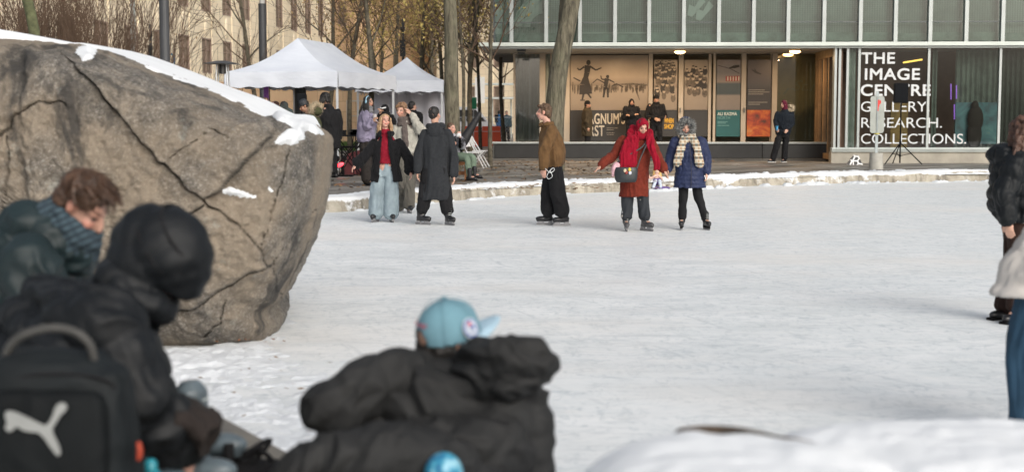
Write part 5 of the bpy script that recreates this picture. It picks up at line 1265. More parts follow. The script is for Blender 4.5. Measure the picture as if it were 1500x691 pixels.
class Fig:
    """joints in world space; side 1 is the person's picture-left side when facing the camera (yaw 0)"""
    def __init__(s, foot, H=1.72, yaw=0, gz=0.0, Yd=None, lift=0.0, label='', J={}, hyaw=None, hpitch=0, hroll=0, tone=T_FAIR, voxel=.008, seed=0, hands=True, tyaw=None, group=None, w=1., hs=1., grip=.5, bodyface=True):
        s.H, s.yaw, s.seed, s.vox = H, yaw, seed, voxel
        if Yd is None: b0 = G(foot[0], foot[1], gz)
        else: b0 = P(foot[0], 170, Yd); b0[2] = gz
        s.org = b0; s.Y = b0[1]; S_, F_, U_ = rotm(yaw); s.S, s.Fv = S_, F_
        if tyaw is not None: s.S, s.Fv, _ = rotm(tyaw)
        z = lambda f: V(0, 0, f * H + lift)
        hw = .118 * H * w
        D = dict(head=b0 + z(.925) + F_ * .02, neck=b0 + z(.865), pel=b0 + z(.53), s1=b0 + z(.815) - s.S * hw, s2=b0 + z(.815) + s.S * hw,
                 e1=b0 + z(.63) - s.S * hw * 1.25, e2=b0 + z(.63) + s.S * hw * 1.25, w1=b0 + z(.485) - s.S * hw * 1.25 + s.Fv * .05, w2=b0 + z(.485) + s.S * hw * 1.25 + s.Fv * .05,
                 h1=b0 + z(.52) - s.S * .052 * H, h2=b0 + z(.52) + s.S * .052 * H, k1=b0 + z(.285) - s.S * .06 * H + F_ * .02, k2=b0 + z(.285) + s.S * .06 * H + F_ * .02,
                 a1=b0 + z(.05) - s.S * .07 * H, a2=b0 + z(.05) + s.S * .07 * H)
        for k, v in J.items():
            if len(v) == 2: v = (*v, 0)
            D[k] = P(v[0], v[1], s.Y + v[2])
        s.J = D; s.hs = hs * H / 1.72 * (.97 if H > 1 else 1.2)
        s.hm = rotm(yaw if hyaw is None else hyaw, hpitch, hroll)
        s.root = empty('person', b0, label, 'person', group)
        s.tone = tone; s.fy = {1: yaw, 2: yaw}
        s.hands = hands; s.grip = grip
    def hp(s, a, b_, c):   # head-frame point (side, forward, up)
        S_, F_, U_ = s.hm; return s.J['head'] + (S_ * a + F_ * b_ + U_ * c) * s.hs
    def hand(s, k):
        w_, e = s.J['w%d' % k], s.J['e%d' % k]; d = nrm(w_ - e); inw = (s.J['pel'] - w_); inw = nrm(inw - d * (inw @ d)) if np.linalg.norm(inw) > 1e-3 else s.Fv
        side = nrm(np.cross(d, inw)); fwd = side if side @ s.Fv > 0 else -side
        n_ = inw; sc = s.H / 1.72; pr = []
        c = w_ + d * .055 * sc
        pr.append(ellip(c, (.052 * sc, .040 * sc, .020 * sc), (d, fwd, n_), 12, 8))
        g = s.grip
        for i, (o_, L_) in enumerate(((.030, .072), (.011, .082), (-.009, .076), (-.028, .060))):
            b0 = w_ + (d * .088 + fwd * o_) * sc; m_ = b0 + (d * math.cos(g * .6) + n_ * math.sin(g * .6)) * L_ * .5 * sc; t = m_ + (d * math.cos(g * 1.7) + n_ * math.sin(g * 1.7)) * L_ * .5 * sc
            pr.append(tube([b0 - d * .02 * sc, b0, m_, t], [.0098 * sc, .0098 * sc, .009 * sc, .0078 * sc], 8, .012))
        b0 = w_ + (d * .035 + fwd * .03) * sc; pr.append(tube([b0, b0 + (d * .03 + fwd * .022 + n_ * .008) * sc, b0 + (d * .06 + fwd * .024 + n_ * .016) * sc], [.013 * sc, .011 * sc, .009 * sc], 8, .012))
        return pr
    def body(s, extra=None):
        J, H = s.J, s.H; k = H / 1.72; pr = []; S_, F_, U_ = s.hm; q = s.hs
        A = (S_, F_, U_)
        pr.append(ellip(s.hp(0, -.018, .032), (.074 * q, .094 * q, .086 * q), A, 20, 14))
        pr.append(ellip(s.hp(0, .022, -.028), (.062 * q, .070 * q, .088 * q), A, 20, 14))
        pr.append(ellip(s.hp(0, .050, -.088), (.030 * q, .030 * q, .024 * q), A, 12, 8))
        pr.append(ellip(s.hp(0, .066, .028), (.045 * q, .022 * q, .016 * q), A, 12, 8))
        pr.append(tube([s.hp(0, .084, .018), s.hp(0, .104, -.012), s.hp(0, .108, -.030)], [.009 * q, .0115 * q, .014 * q], 8, .01))
        pr.append(ellip(s.hp(0, .088, -.062), (.024 * q, .012 * q, .011 * q), A, 10, 8))
        for sx in (-1, 1):
            pr.append(ellip(s.hp(sx * .075, -.012, -.005), (.011 * q, .020 * q, .031 * q), A, 10, 8)); pr.append(ellip(s.hp(sx * .038, .062, -.028), (.024 * q, .024 * q, .022 * q), A, 10, 8))
        pr.append(tube([s.hp(0, -.02, -.05), J['neck'] + V(0, 0, .0), J['neck'] - V(0, 0, .08)], [.056 * q, .056 * k, .07 * k], 14, .02))
        sh = (J['s1'] + J['s2']) / 2; hw = np.linalg.norm(J['s2'] - J['s1']) / 2; up = nrm(J['neck'] - J['pel']); Sx = nrm(J['s2'] - J['s1']); Fx = nrm(np.cross(up, Sx)); 
        if Fx @ s.Fv < 0: Fx = -Fx
        s.Sx, s.Fx, s.upv = Sx, Fx, up; pe = J['pel']; L_ = sh - pe
        pr.append(loft([(J['neck'] - up * .03, Sx * .06 * k, Fx * .06 * k), (sh + up * .0, Sx * hw * .95, Fx * .085 * k), (pe + L_ * .68, Sx * hw * .92, Fx * .115 * k), (pe + L_ * .3, Sx * .135 * k, Fx * .10 * k), (pe, Sx * .165 * k, Fx * .115 * k), (pe - up * .08, Sx * .14 * k, Fx * .10 * k)], 20, .04))
        for i in (1, 2):
            pr.append(tube([J['s%d' % i], J['e%d' % i], J['w%d' % i] ], [.052 * k, .040 * k, .027 * k], 12, .03))
            pr.append(ellip(J['s%d' % i], .058 * k, None, 12, 8))
            if s.hands: pr += s.hand(i)
            pr.append(tube([J['h%d' % i], (J['h%d' % i] * .45 + J['k%d' % i] * .55), J['k%d' % i], (J['k%d' % i] * .6 + J['a%d' % i] * .4), J['a%d' % i]], [.088 * k, .072 * k, .052 * k, .052 * k, .036 * k], 12, .03))
            f = s.footdir(i); pr.append(tube([J['a%d' % i] - f * .02, J['a%d' % i] + f * .09 - V(0, 0, .005)], [.030 * k, .022 * k], 10, .03))
        if extra: pr += extra
        me = fuse(pr, s.vox, 2)
        n = len(me.vertices); co = np.empty(n * 3); me.vertices.foreach_get('co', co); co = co.reshape(-1, 3)
        h = (co - J['head']) @ np.array([S_, F_, U_]).T / q
        col = np.tile(np.array(s.tone), (n, 1)); x, y, z = np.abs(h[:, 0]), h[:, 1], h[:, 2]
        front = y > .05
        def mx(mask, c, a): col[mask] = col[mask] * (1 - a) + np.array(c) * a
        t = s.tone
        mx(front & (x > .025) & (x < .06) & (np.abs(z + .03) < .02), (t[0] * 1.12, t[1] * .72, t[2] * .70), .55)
        mx((y > .07) & ((x / .026) ** 2 + ((z + .064) / .0095) ** 2 < 1), (t[0] * .82, t[1] * .36, t[2] * .38), .9)
        mx(front & (((x - .033) / .018) ** 2 + ((z - .004) / .010) ** 2 < 1), (t[0] * .45, t[1] * .38, t[2] * .38), .8)
        mx(front & (((x - .033) / .0085) ** 2 + ((z - .004) / .008) ** 2 < 1), (.03, .022, .018), 1)
        mx(front & (((x - .034) / .023) ** 2 + ((z - .029) / .0065) ** 2 < 1), (t[0] * .25, t[1] * .2, t[2] * .18), .85)
        mx((np.abs(z - (-.005)) < .03) & (x > .07) & (y < .02), (t[0], t[1] * .75, t[2] * .7), .5)
        ca = me.color_attributes.new('tone', 'FLOAT_COLOR', 'POINT'); ca.data.foreach_set('color', np.hstack([col, np.ones((n, 1))]).astype(np.float32).ravel())
        s.body_o = put(me, 'body', SKIN, s.root, s.org); return s
    def footdir(s, i):
        y = R(s.fy[i]); return V(math.sin(y), -math.cos(y), 0)
    # ---- upper garments
    def top(s, name, mat, hem=.1, pad=.03, wid=1., hemw=None, depth=1., sl=(.075, .065, .055), sleeve=1., rib=None, folds=(.012, 7, (1, 1, .55)), vox=None, collar=None, open_=None, smooth=2, hemto=None, neckr=.085, slrib=None, shapes=None, belly=1., cuff=0.):
        J, k = s.J, s.H / 1.72; sh = (J['s1'] + J['s2']) / 2; hw = np.linalg.norm(J['s2'] - J['s1']) / 2; Sx, Fx, up = s.Sx, s.Fx, s.upv; pe = J['pel']; L_ = sh - pe
        hw = max(hw, .10); hc = hemto if hemto is not None else pe - (V(0, 0, 1) * .75 + up * .25) * hem; hemw = hemw or .2
        hd = nrm(pe - hc) if np.linalg.norm(pe - hc) > .02 else up
        Sh, Fh = nrm(Sx * V(1, 1, .2)), nrm(Fx * V(1, 1, .2))
        R_ = [(J['neck'] + up * .02 * k, Sx * (neckr * .8), Fx * (neckr * .8)), (sh + up * .035 * k, Sx * (hw * .72), Fx * (.085 * k + pad * .6)), (sh - up * .035, Sx * (hw + pad * .7) * wid, Fx * (.10 * k + pad) * depth),
              (pe + L_ * .62, Sx * (hw * .98 + pad) * wid, Fx * (.125 * k + pad) * depth), (pe + L_ * .3, Sx * ((hw * .5 + .075 * k) * belly + pad) * wid, Fx * (.115 * k * belly + pad) * depth),
              (pe + L_ * .05, Sh * (.165 * k + pad) * wid, Fh * (.125 * k + pad) * depth)]
        if hem > .12 or hemto is not None: R_.append(((pe + hc) / 2, Sh * ((.17 * k + pad) * wid * .5 + hemw * .5), Fh * ((.13 * k + pad) * depth * .5 + hemw * .36)))
        R_.append((hc, Sh * hemw, Fh * hemw * .72))
        pr = [loft(R_, 32, .015 if rib else .03, rib)]
        for i in (1, 2):
            a, b_, c = J['s%d' % i], J['e%d' % i], J['w%d' % i]; c = b_ + (c - b_) * sleeve
            ins = a - nrm(a - sh) * .04
            pr.append(tube([ins, a, (a + b_) / 2, b_, (b_ + c) / 2, c], [sl[0] * .9, sl[0], sl[0] * .5 + sl[1] * .5, sl[1], (sl[1] + sl[2]) / 2, sl[2]], 16, .012 if (slrib or rib) else .03, slrib or rib))
        if collar: 
            for (z, r, t_) in collar:
                pts = [J['neck'] + up * z + (Sx * math.cos(a) + Fx * (math.sin(a) + .15)) * r for a in np.linspace(0, 2 * math.pi, 13)]
                pr.append(tube(pts, [t_] * 13, 10, .02))
        if shapes: pr += shapes
        me = fuse(pr, vox or max(s.vox, .009), smooth, folds, s.seed + 5)
        if open_:
            c0 = s.org
            def keep(c):
                d = c - sh; f = d @ Fx; x = d @ Sx; zz = (sh[2] - c[:, 2]) / max(.1, sh[2] - hc[2])
                w_ = open_[0] + (open_[1] - open_[0]) * np.clip(zz, 0, 1.2); return ~((f > 0) & (np.abs(x - (open_[2] if len(open_) > 2 else 0)) < w_) & (zz > -.35))
            cut_faces(me, keep)
        o = put(me, name, mat, s.root, s.org)
        if open_: thicken(o, .012)
        return o
    def legs(s, name, mat, r=(.10, .085, .07), wid=1., folds=(.010, 9, (1, 1, .5)), ankle=.035, seat=.17, vox=None, rise=.06):
        J, k = s.J, s.H / 1.72; pr = []; pe = J['pel']; hm_ = (J['h1'] + J['h2']) / 2
        Sh, Fh = nrm(s.Sx * V(1, 1, .2)), nrm(s.Fx * V(1, 1, .2))
        pr.append(loft([(pe + s.upv * rise, Sh * (seat * .92) * k, Fh * .12 * k), (pe, Sh * seat * k, Fh * .128 * k), (hm_ - s.upv * .06, Sh * seat * k, Fh * .125 * k), (hm_ - s.upv * .12, Sh * seat * .8 * k, Fh * .10 * k)], 24, .03))
        for i in (1, 2):
            h, n_, a = J['h%d' % i], J['k%d' % i], J['a%d' % i]; a = a + nrm(n_ - a) * ankle
            pr.append(tube([h, (h + n_) / 2, n_, (n_ + a) / 2, a], [r[0] * k, (r[0] + r[1]) / 2 * k, r[1] * k, (r[1] + r[2]) / 2 * k, r[2] * k], 16, .03))
        me = fuse(pr, vox or max(s.vox, .009), 2, folds, s.seed + 11); return put(me, name, mat, s.root, s.org)
    def skates(s, mat, sole=None, white=None, dz=(0, 0)):
        STB = M('skate_blade_steel', (.22, .22, .23), .4, .1, 5, 0, metal=.2)
        for i in (1, 2):
            f = s.footdir(i); sd = V(-f[1], f[0], 0); a = s.J['a%d' % i]; k = s.H / 1.72
            g = V(a[0], a[1], s.org[2] + dz[i - 1]); b0 = g + V(0, 0, .075)
            pr = [tube([g + V(0, 0, .27 * k) - f * .02, g + V(0, 0, .2 * k) - f * .015, g + V(0, 0, .13 * k) - f * .01], [.057 * k, .055 * k, .055 * k], 12, .02),
                  ellip(b0 + f * .0 + V(0, 0, .035), (.085 * k, .045 * k, .05 * k), (f, sd, (0, 0, 1)), 14, 8), ellip(b0 + f * .095 + V(0, 0, .022), (.085 * k, .048 * k, .038 * k), (f, sd, (0, 0, 1)), 14, 8),
                  tube([b0 - f * .06 + V(0, 0, .006), b0 + f * .15 + V(0, 0, .004)], [.028, .030], 8, .03)]
            o = put(fuse(pr, .008, 1), 'skate', mat, s.root, s.org)
            h = MB()
            for x0, x1 in ((-.075, -.01), (.055, .14)):
                p = [g + f * x0 + sd * .018 + V(0, 0, .03), g + f * x1 + sd * .018 + V(0, 0, .03), g + f * x1 - sd * .018 + V(0, 0, .03), g + f * x0 - sd * .018 + V(0, 0, .03)]
                h.hexa(p + [q + V(0, 0, .05) + (f * .012 if 0 else 0) for q in p])
            h.hexa([g + f * x + sd * y + V(0, 0, z) for z in (.022, .036) for x, y in ((-.1, .008), (.165, .008), (.165, -.008), (-.1, -.008))])
            h.build('blade_holder', white or sole or PLK, o, s.org)
            MB().hexa([g + f * x + sd * y + V(0, 0, z) for z in (0.001, .022) for x, y in ((-.105, .003), (.16 + z * .6, .003), (.16 + z * .6, -.003), (-.105, -.003))]).build('blade', STB, o, s.org)
            lc = MB()
            for j in range(5): z = .125 + j * .03; c = g + f * (.052 - j * .004) * 1 + V(0, 0, z * k); lc.bar(c + sd * .026, c - sd * .026, .0035, seg=4)
            lc.build('lace', WHT, o, s.org)
    def shoes(s, mat, solem=None, boot=False, dz=(0, 0)):
        for i in (1, 2):
            f = s.footdir(i); sd = V(-f[1], f[0], 0); a = s.J['a%d' % i]; k = s.H / 1.72; g = a - V(0, 0, .085 * k) if dz == 'free' else V(a[0], a[1], s.org[2] + dz[i - 1])
            pr = [ellip(g - f * .02 + V(0, 0, .055), (.075 * k, .045 * k, .05 * k), (f, sd, (0, 0, 1)), 12, 8), ellip(g + f * .09 + V(0, 0, .042), (.095 * k, .048 * k, .038 * k), (f, sd, (0, 0, 1)), 12, 8)]
            if boot: pr.append(tube([g + V(0, 0, .24), g + V(0, 0, .06)], [.058 * k, .055 * k], 10, .03))
            o = put(fuse(pr, .009, 1), 'shoe', mat, s.root, s.org)
            MB().hexa([g + f * x + sd * y + V(0, 0, z) for z in (.002, .022) for x, y in ((-.095, .04), (.18, .036), (.18, -.036), (-.095, -.04))]).build('sole', solem or PLK, o, s.org)
    # ---- head dress
    def hair(s, mat, style='short', col2=None, len_=.2, seed=0, back=None):
        S_, F_, U_ = s.hm; A = (S_, F_, U_); q = s.hs; rs = np.random.RandomState(s.seed + seed); pr = []
        pr.append(ellip(s.hp(0, -.030, .052), (.082 * q, .094 * q, .080 * q), A, 20, 14)); pr.append(ellip(s.hp(0, -.055, .0), (.075 * q, .062 * q, .075 * q), A, 16, 12))
        if style == 'buzz': pr = [ellip(s.hp(0, -.028, .042), (.078 * q, .090 * q, .082 * q), A, 20, 14), ellip(s.hp(0, -.050, .0), (.070 * q, .062 * q, .070 * q), A, 16, 12)]
        if style in ('tousled', 'curly'):
            for i in range(46):
                a = rs.uniform(0, 6.28); z = rs.uniform(.2, 1); r = math.sqrt(1 - z * z); p = s.hp(.078 * r * math.cos(a), -.022 + .09 * r * math.sin(a), .045 + .078 * z)
                if math.sin(a) * r > .72 and z < .35: continue
                pr.append(ellip(p + rs.normal(0, .004, 3), (.022 * q, .018 * q, .020 * q), None, 8, 6))
        if style == 'tousled':
            for i in range(9): pr.append(ellip(s.hp(rs.uniform(-.05, .05), .062 + rs.uniform(-.01, .012), .088 + rs.uniform(-.015, .012)), (.022 * q, .024 * q, .022 * q), None, 8, 6))
            pr.append(ellip(s.hp(0, -.07, -.03), (.066 * q, .05 * q, .065 * q), A, 14, 10))
            for sx in (-1, 1): pr.append(tube([s.hp(sx * .074, .02, .04), s.hp(sx * .078, .012, -.01)], [.016 * q, .009 * q], 8, .01))
        if style == 'long':
            dn = V(0, 0, -1)
            for sx in (-1, 1):
                for j, (o_, f0) in enumerate(((.076, .045), (.085, .015), (.080, -.02), (.07, -.05))):
                    p0 = s.hp(sx * o_ * .85, f0, .06); p1 = s.hp(sx * o_ * 1.08, f0, -.03); L_ = len_ * (1 if f0 < .03 else .8)
                    p2 = p1 + dn * L_ * .5 + S_ * sx * .018 + F_ * .012 * math.sin(j * 2); p3 = p1 + dn * L_ + S_ * sx * (.012 + .01 * j) + F_ * .012
                    pr.append(tube([p0, p1, (p1 + p2) / 2 + S_ * sx * .008, p2, p3], [.022 * q, .024 * q, .026 * q, .024 * q, .012 * q], 8, .02))
            for x in (-.045, -.015, .015, .045):
                p1 = s.hp(x, -.085, -.02); bk = back if back is not None else -F_ * .02
                pr.append(tube([s.hp(x, -.08, .06), p1, p1 + dn * len_ * .6 + bk, p1 + dn * len_ + bk], [.025 * q, .03 * q, .03 * q, .014 * q], 8, .02))
        if style == 'bun': pr.append(ellip(s.hp(0, -.10, .07), .035 * q, None, 12, 8))
        me = fuse(pr, .0065 if s.vox < .0085 else .008, 2, (.006, 30, (1, 1, .25)), s.seed + 2)
        # keep the face free of hair
        def keep(c):
            h = (c - s.J['head']) @ np.array(A).T / q
            zz = .062 + .012 * np.sin(h[:, 0] * 120 + s.seed) ; return ~((h[:, 1] > .035 + (.02 if style == 'tousled' else 0) * (h[:, 2] > .03)) & (h[:, 2] < zz) & (np.abs(h[:, 0]) < .066))
        cut_faces(me, keep); o = put(me, 'hair', mat, s.root, s.org); return o
    def beanie(s, mat, name='beanie', low=.0, cuff=True, tall=0):
        S_, F_, U_ = s.hm; A = (S_, F_, U_); q = s.hs
        pr = [ellip(s.hp(0, -.014, .060 + tall), (.086 * q, .102 * q, (.076 + tall) * q), A, 20, 14)]
        if cuff: pr.append(tube([s.hp(.084 * math.cos(a), -.012 + .1 * math.sin(a), .038 + low - .01 * math.sin(a) * -1) for a in np.linspace(0, 2 * math.pi, 19)], [.013 * q] * 19, 8, .02))
        me = fuse(pr, .007, 1, (.003, 60, (1, 1, .2)), s.seed)
        def keep(c):
            h = (c - s.J['head']) @ np.array(A).T / q; return h[:, 2] > .005 + low
        cut_faces(me, keep); return put(me, name, mat, s.root, s.org)
    def hood_up(s, mat, r=1.15, fur=None, rib=None, name='hood', face=(.062, .085), furw=.03, folds=(.008, 12, (1, 1, .6)), tail=True, tallz=.0):
        S_, F_, U_ = s.hm; A = (S_, F_, U_); q = s.hs
        pr = [ellip(s.hp(0, -.018, .015 + tallz), (.092 * q * r, .108 * q * r, .118 * q * r), A, 22, 16)]
        if tail: pr.append(tube([s.hp(0, -.03, -.03), s.J['neck'] - s.Fx * .02], [.085 * q * r, .10 * q * r], 16, .03))
        me = fuse(pr, .008, 2, folds, s.seed + 8)
        def keep(c):
            h = (c - s.J['head']) @ np.array(A).T / q
            return ~((h[:, 1] > .03) & ((h[:, 0] / face[0]) ** 2 + ((h[:, 2] - .005) / face[1]) ** 2 < 1))
        cut_faces(me, keep); o = put(me, name, mat, s.root, s.org); thicken(o, .012)
        if fur:
            ring = [s.hp(face[0] * 1.18 * math.cos(a), .075 - .02 * abs(math.cos(a)), .005 + face[1] * 1.15 * math.sin(a)) for a in np.linspace(0, 2 * math.pi, 25)]
            s.fur_ring(ring, furw, fur, o)
        return o
    def fur_ring(s, ring, w_, mat, parent, n=2600):
        me = fuse([tube(ring, [w_ * .7] * len(ring), 10, .02)], .008, 1, (.008, 40, (1, 1, 1)), 3); o = put(me, 'fur_trim', mat, parent, s.org)
        rs = np.random.RandomState(3); v = np.array([x.co[:] for x in o.data.vertices]); nn = np.array([x.normal[:] for x in o.data.vertices]); idx = rs.randint(0, len(v), n)
        p = v[idx]; d = nn[idx] + rs.normal(0, .5, (n, 3)); d /= np.linalg.norm(d, axis=1)[:, None]; t = np.cross(d, rs.normal(0, 1, (n, 3))); t /= np.linalg.norm(t, axis=1)[:, None]
        L_ = w_ * rs.uniform(.6, 1.3, (n, 1)); vs = np.stack([p - t * .0028, p + t * .0028, p + d * L_], 1).reshape(-1, 3)
        bm = bmesh.new(); bm.from_mesh(o.data); vv = [bm.verts.new(x) for x in vs]
        for i in range(n): bm.faces.new(vv[3 * i:3 * i + 3])
        bm.to_mesh(o.data); bm.free()
    def scarf(s, mat, tails=((-.06, .45), (.07, .35)), r=.075, t=.035, name='scarf', wide=.05, up_=.02, folds=(.008, 14, (1, 1, .5)), fwd=.13):
        J = s.J; pr = []; up = s.upv
        for z, rr in ((up_, r), (up_ + .045, r * .9), (up_ - .035, r * 1.15)):
            pr.append(tube([J['neck'] + up * z + s.Sx * rr * math.cos(a) + s.Fx * (rr * math.sin(a) + .02) for a in np.linspace(0, 2 * math.pi, 15)], [t] * 15, 10, .02))
        for x, L_ in tails:
            p0 = J['neck'] + s.Sx * x * .7 + s.Fx * (fwd * .8); p1 = p0 - V(0, 0, L_ * .5) + s.Fx * (fwd * .5) + s.Sx * x * .5; p2 = p0 - V(0, 0, L_) + s.Fx * (fwd * .45) + s.Sx * x * .9
            pr.append(tube([p0, p0 * .6 + p1 * .4, p1, p2], [wide * .8, wide, wide, wide * 1.1], 12, .02, flat=(s.Fx, .42)))
        me = fuse(pr, .008, 2, folds, s.seed + 4); return put(me, name, mat, s.root, s.org)
    def add(s, prims, name, mat, parent=None, vox=.008, smooth=2, folds=None):
        return put(fuse(prims, vox, smooth, folds, s.seed + 7), name, mat, parent or s.root, s.org)

# fabrics and hair colours
BLKF = cloth('black_plush', (.012, .012, .014), .95, .5, 20, .6, 90); BLKC = cloth('black_cloth', (.016, .016, .018), .85, .2); NAVY = cloth('navy_cloth', (.012, .017, .025), .8, .2)
DGREY = cloth('dark_grey_wool', (.035, .038, .043), .95, .4, 30, .5, 120); JEANL = cloth('pale_blue_denim', (.36, .45, .50), .85, .1, 3, .4, 260, .28); JEAND = cloth('blue_denim', (.035, .085, .145), .85, .1, 5, .5, 260, .3)
REDK = cloth('red_knit', (.30, .012, .03), .9, .3, 30, .5, 120); REDS = cloth('red_scarf_wool', (.33, .006, .024), .95, .4, 14, .6, 70); RUST = cloth('rust_wool', (.20, .034, .020), .95, .4, 22, .7, 80)
BRN = cloth('brown_corduroy', (.17, .095, .042), .95, .3, 9, .6, 60); CREAMF = cloth('stone_fleece', (.50, .48, .42), .95, .4, 14, .6, 70); GRYT = cloth('grey_brown_trousers', (.15, .14, .12), .9, .1)
NVP = cloth('navy_quilt', (.035, .048, .115), .55, .1, 8, .3, 140); LAV = cloth('lavender_cloth', (.30, .27, .38), .8, .2, 8); OLV = cloth('olive_parka_cloth', (.085, .09, .045), .85, .2); MAR = cloth('burgundy_cloth', (.13, .015, .035), .9, .3)
H_BLK = M('black_hair', (.012, .010, .009), .55, .3, 40, .6, 200); H_BRN = M('brown_hair', (.065, .036, .020), .55, .35, 30, .7, 200, tint=(.13, .075, .04)); H_BLD = M('blond_hair', (.32, .19, .10), .55, .35, 25, .7, 200, tint=(.50, .33, .19)); H_AUB = M('auburn_hair', (.07, .028, .016), .5, .4, 30, .8, 160, tint=(.12, .062, .042))
H_LBR = M('light_brown_hair', (.20, .11, .06), .55, .3, 30, .7, 200, tint=(.30, .18, .10))
FURG = M('grey_fur', (.16, .165, .16), .95, .5, 30, 0, tint=(.34, .34, .33)); FURC = M('cream_fur', (.45, .37, .26), .95, .3, 30, 0)
SKB = M('black_skate_leather', (.015, .015, .017), .35, .3, 12, .15, 60); WPL = M('white_blade_plastic', (.22, .22, .23), .4, .05, 4, 0)

# --- skaters
f = Fig((561, 325), 1.60, 0, label='smiling blond woman in black plush coat, red roll-neck and pale wide jeans standing on skates', lift=.09, hyaw=22, hpitch=14, hroll=-10, tone=T_PINK, seed=1, voxel=.007,
        J=dict(head=(564, 178), neck=(564, 196), pel=(565, 243), s1=(548, 210), s2=(585, 209), e1=(535, 228, -.1), w1=(523, 240, -.12), e2=(597, 230), w2=(601, 250, -.05), h1=(556, 247), h2=(574, 247), k1=(552, 285), k2=(573, 285), a1=(551, 317), a2=(573, 318)))
f.fy = {1: -20, 2: 18}; f.body(); f.hair(H_BLD, 'long', len_=.17)
f.top('roll_neck', REDK, hem=-.08, pad=.012, wid=.92, depth=1.0, sl=(.05, .045, .04), folds=(.004, 10, (1, 1, .6)), collar=[(.02, .055, .028), (.05, .05, .026)], hemw=.15)
f.legs('jeans', JEANL, (.112, .115, .118), folds=(.012, 7, (1, 1, .35)), seat=.165)
f.top('coat', BLKF, hem=.23, pad=.045, wid=1.0, hemw=.25, sl=(.062, .072, .085), open_=(.05, .115, -.02), folds=(.012, 9, (1, 1, .5)), collar=[(.0, .10, .045)])
f.skates(SKB, white=WPL)
f = Fig((600, 312), 1.76, -8, label='young man with tousled light hair in stone fleece and scarf, hand raised to his ear', lift=.09, hyaw=-25, hpitch=-8, tone=T_FAIR, seed=2, voxel=.007,
        J=dict(head=(588, 162), neck=(592, 180), pel=(598, 224), s1=(580, 190), s2=(608, 186), e1=(577, 212), w1=(580, 228), e2=(617, 191, -.15), w2=(603, 169, -.12), h1=(591, 228), h2=(604, 228), k1=(588, 268), k2=(600, 268), a1=(586, 305, .5), a2=(599, 306)))
f.fy = {1: -30, 2: 20}; f.body(); f.hair(H_LBR, 'tousled')
f.legs('trousers', GRYT, (.105, .09, .085)); f.top('fleece', CREAMF, hem=.02, pad=.035, wid=1., hemw=.19, sl=(.078, .08, .06), collar=[(.0, .085, .03)])
f.scarf(cloth('grey_brown_scarf', (.14, .115, .105), .95, .3, 12, .6, 60), tails=((.02, .40),), r=.075, t=.036, wide=.05); f.skates(SKB, white=WPL)
f = Fig((638, 329), 1.70, 185, label='dark-haired skater seen from behind in a long charcoal coat with a hood down the back', lift=.09, hyaw=150, tone=T_FAIR, seed=3, voxel=.007,
        J=dict(head=(637, 168), neck=(638, 185), pel=(638, 243), s1=(656, 196), s2=(621, 196), e1=(664, 228, .02), w1=(665, 256, -.03), e2=(614, 226), w2=(612, 250, -.03), h1=(647, 247), h2=(629, 247), k1=(652, 285), k2=(623, 285), a1=(657, 320, -.1), a2=(617, 318)))
f.fy = {1: 35, 2: 60}; f.body(); f.hair(H_BLK, 'buzz')
f.legs('trousers', BLKC, (.11, .10, .085), ankle=.10)
f.top('long_coat', DGREY, hem=.50, pad=.025, wid=1.0, hemw=.225, sl=(.070, .070, .068), folds=(.010, 5, (1, 1, .3)), collar=[(-.01, .085, .03)], shapes=[ellip(f.J['neck'] - f.Fx * .09 - V(0, 0, .07), (.115, .06, .10), (f.Sx, f.Fx, (0, 0, 1)), 16, 10), tube([f.J['neck'] + f.Sx * .10 * math.cos(a) + f.Fx * .09 * math.sin(a) - V(0, 0, .01 * math.sin(a)) for a in np.linspace(0, 6.283, 13)], [.042] * 13, 10, .02)])
f.skates(SKB, white=WPL)
f = Fig((812, 330.5), 1.73, -95, label='young man in brown jacket and baggy black trousers standing side-on on skates', lift=.09, hyaw=-100, hpitch=2, tone=T_PINK, seed=4, voxel=.007,
        J=dict(head=(796.5, 165), neck=(802, 182), pel=(811, 240), s1=(800, 192, .16), s2=(809, 191, -.16), e1=(797, 220, .2), w1=(797, 244, .1), e2=(798, 221, -.24), w2=(797, 245, -.26), h1=(808, 246, .07), h2=(813, 246, -.07), k1=(804, 284, .1), k2=(817, 284, -.08), a1=(802, 320, .12), a2=(826, 320, -.06)))
f.fy = {1: -95, 2: -80}; f.body(); f.hair(H_BRN, 'tousled')
f.legs('trousers', BLKC, (.105, .112, .105), folds=(.013, 6, (1, 1, .4)), seat=.16, ankle=.085)
f.top('jacket', BRN, hem=.04, pad=.03, wid=1.0, hemw=.165, depth=1.1, sl=(.076, .078, .062), folds=(.016, 7, (1, 1, .3)), collar=[(.0, .078, .03)], belly=1.2)
cs = [P(799, 247, f.Y - .34), P(806, 253, f.Y - .30), P(812, 249, f.Y - .28), P(810, 246, f.Y - .28), P(804, 252, f.Y - .3), P(801, 259, f.Y - .3), P(804, 262, f.Y - .3), P(809, 258, f.Y - .3), P(806, 250, f.Y - .29)]
f.add([tube(cs, [.006] * len(cs), 6, .01)], 'drawstring', M('white_cord', (.55, .57, .58), .7, .05, 3, 0), vox=.004, smooth=0)
f.skates(SKB, white=WPL)
f = Fig((932, 338), 1.56, 8, label='woman in rust coat and trailing red headscarf, arms spread, black handbag across her front', lift=.09, hyaw=14, hpitch=-28, tone=T_FAIR, seed=5, voxel=.0065, grip=.15,
        J=dict(head=(941, 186, -.10), neck=(936, 200), pel=(930, 252), s1=(913, 206), s2=(952, 207), e1=(898, 228, -.1), w1=(880, 243, -.25), e2=(962, 229, -.05), w2=(973, 249, -.15), h1=(922, 256), h2=(938, 256), k1=(919, 290), k2=(942, 290), a1=(917, 325), a2=(945, 325)))
f.fy = {1: 2, 2: 38}; f.body()
hd_ = f.hair(H_BLK, 'short')
